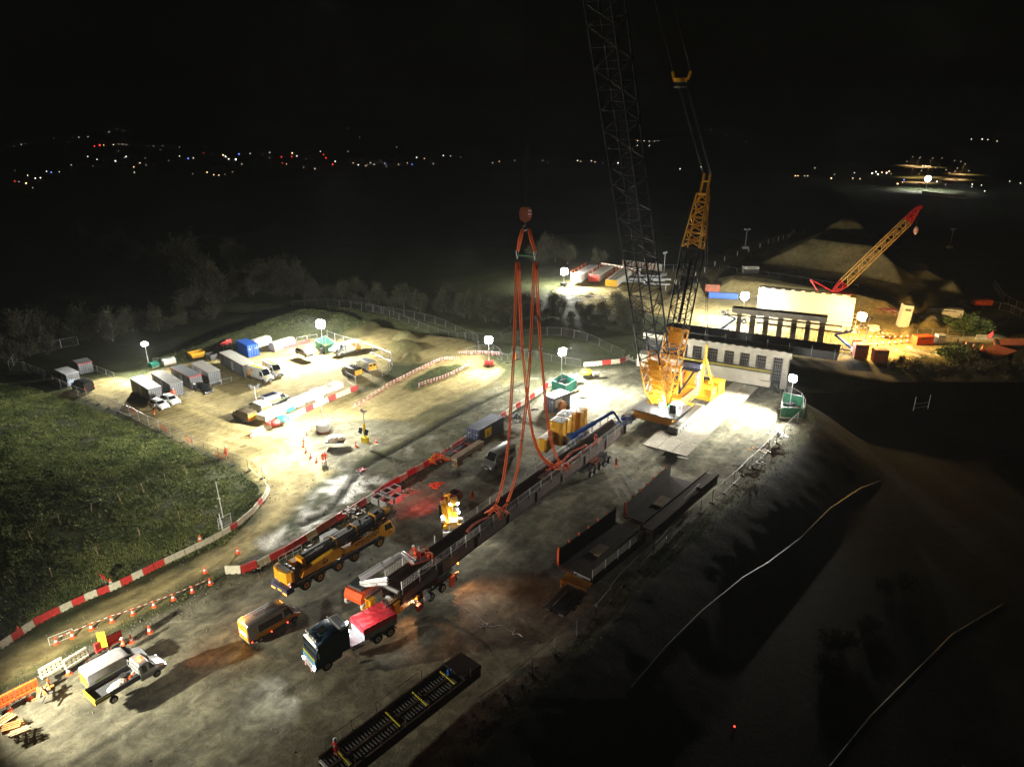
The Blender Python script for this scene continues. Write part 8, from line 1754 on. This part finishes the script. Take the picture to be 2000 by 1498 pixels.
names = {'farwhite':'white','farwarm':'amber','farred':'red','farblue':'blue','fardim':'faint yellowish'}
_zones = ((0,130,'at the far left of the village'),(130,270,'in the village left of its brightest lamps'),(270,420,'in the left middle of the village'),(420,500,'round the brightest village lamps'),(500,700,'in the village right of its brightest lamps'),
          (700,900,'on the right end of the village'),(900,1100,'behind the hanging hook block'),(1100,1300,'behind the tall lattice boom'),(1300,1540,'right of the tall lattice boom'),(1540,1700,'left of the far white glare'),(1700,1770,'in the far white glare by the roundabout'),(1770,2001,'at the far right horizon'))
_cnt = {}
for i, (x, y, m_, s) in enumerate(sorted(vl, key=lambda q: q[0])):
    zn = next(z for a_, b_, z in _zones if a_ <= x < b_); k = _cnt.get((m_, zn), 0); _cnt[(m_, zn)] = k+1
    farlight(x, y, m_, s*.36, '%s distant %s light %s' % (nth(k), names[m_], zn), 'distant %s lights' % names[m_])

# houses of the village, only just visible
hr = random.Random(5)
for i in range(26):
    x = hr.choice([hr.uniform(140,300), hr.uniform(400,700), hr.uniform(690,880)]); y = hr.uniform(318,334)-(6 if x > 690 else 0); p = farp(x, y); d = head(p, V((0,0,0)))
    t = thing('house', '%s dim village house beyond the dark fields' % nth(i), 'house', p, hr.uniform(0, 3), 'village houses'); w_, l_, h_ = 8, 12, 5
    MB('housewall').bx(-l_/2,l_/2,-w_/2,w_/2,0,h_).build('wall', t); MB('houseroof').pry([(-w_/2-.5,h_),(w_/2+.5,h_),(0,h_+4)], -l_/2-.4, l_/2+.4, ax='x').build('roof', t)
    k = hr.randrange(2); 
    for s_ in (-1, 1): MB('fardim' if k else 'glass').bx(-2+s_*2.5-.7,-2+s_*2.5+.7,s_*w_/2-.05,s_*w_/2+.05,1.2,2.6).build('window', t)
# the lit roundabout
mat('road', (.16,.15,.135), .85, var=.3, scale=.05)
def strip(name, px, w_, m_, z, kind='structure', label=None):
    pts = [farp(*p) for p in px]
    for _ in range(2):
        q = [pts[0]]
        for a_, b_ in zip(pts, pts[1:]): q += [a_.lerp(b_, .25), a_.lerp(b_, .75)]
        pts = q+[pts[-1]]
    vs = []; fs = []
    for i, p in enumerate(pts):
        d = (pts[min(i+1, len(pts)-1)]-pts[max(i-1, 0)]).normalized(); n = V((-d.y, d.x, 0)); vs += [p+n*w_+V((0,0,z)), p-n*w_+V((0,0,z))]
    for i in range(len(pts)-1): fs.append((i*2, i*2+1, i*2+3, i*2+2))
    o = MB(m_).add(vs, fs).build(name); 
    if kind: o['kind'] = kind
    return o
RP = [(1755,322),(1800,327),(1840,333),(1868,342),(1872,350),(1850,356),(1810,358),(1768,355)]
strip('road', RP, 9, 'road', .1); strip('verge', RP, 17, 'land', .05); strip('road', [(1850,356),(1880,364),(1900,372)], 8, 'road', .13)
for i, (x, y) in enumerate([(1777,319),(1792,320),(1816,322),(1834,322),(1779,342),(1820,345),(1810,341),(1870,330),(1878,336),(1858,328),(1790,322),(1765,330),(1792,352),(1840,350),(1862,346),(1884,352)]):
    p = farp(x, y+5); t = thing('street_lamp', '%s tall lamp round the lit far roundabout' % nth(i), 'street lamp', p, 0, 'roundabout street lamps'); MB('dgrey').tube([(0,0,0),(0,0,10),(1.5,0,10.3)], .1, 6).build('post', t); MB('fardim').ball((1.5,0,10.2), .45, 8, 5).build('lamp_head', t)
    if i % 2 == 0: lamp('SPOT', 'lamp_light', t, (1.5,0,9), 9000, (1,.62,.25), 1.0, (0,0,-1), 140, .5)
for i, (x, y, m_) in enumerate([(1806,326,'farwhite'),(1812,327,'farwhite'),(1824,330,'farred'),(1848,342,'farred'),(1852,340,'farred'),(1832,330,'farwhite'),(1835,357,'farwhite'),(1838,356,'farwarm'),(1866,352,'farwhite'),(1796,361,'farblue'),(1852,364,'farwhite')]):
    p = farp(x, y); t = thing('distant_car', '%s tiny car with its lamps on around the far roundabout' % nth(i), 'car', p, hr.uniform(0, 3), 'cars at the roundabout'); MB('silver').cb(-2.2,2.2,-.9,.9,.4,1.4,.3).build('body', t); MB(m_).ball((2.1,0,.9), .6, 6, 4).build('headlight', t)
b = farp(1808,372); t = thing('lighting_tower', 'far dazzling light tower beside the roundabout', 'light tower', b, 0, 'lighting towers'); MB('galv').tube([(0,0,0),(0,0,9)], .2, 6).build('mast', t); MB('lampglow').ball((0,0,9), 2.2, 10, 6).build('lamp_head', t); lamp('SPOT', 'lamp_light', t, (0,0,12), 26000, (1,.97,.85), 1, (0,0,-1), 150, .4)
strip('path', [(1765,378),(1800,378),(1840,382),(1885,388)], 8, 'spoilcap', .1)
t = thing('boundary_wall', 'long lit pale wall below the far light tower', 'wall', farp(1800,380), head(farp(1800,380), farp(1885,390))); L = dist(farp(1800,380), farp(1885,390)); MB('concrete').bx(0,L,0,.5,0,2.4).build('wall', t)
# ============================================================ thin night mist
m = bpy.data.materials.new('haze'); m.use_nodes = True; N = m.node_tree.nodes; L = m.node_tree.links
N.remove(N['Principled BSDF']); pv = N.new('ShaderNodeVolumePrincipled'); pv.inputs['Color'].default_value = (0.9, 0.93, 0.95, 1)
pv.inputs['Density'].default_value = 0.00013; pv.inputs['Anisotropy'].default_value = 0.35
L.new(pv.outputs[0], N['Material Output'].inputs['Volume']); M['haze'] = m
hb = MB('haze').bx(-8900, 8900, -290, 8500, -8, 330).build('haze'); hb['kind'] = 'stuff'; hb['label'] = 'thin night mist that glows around the lamps'
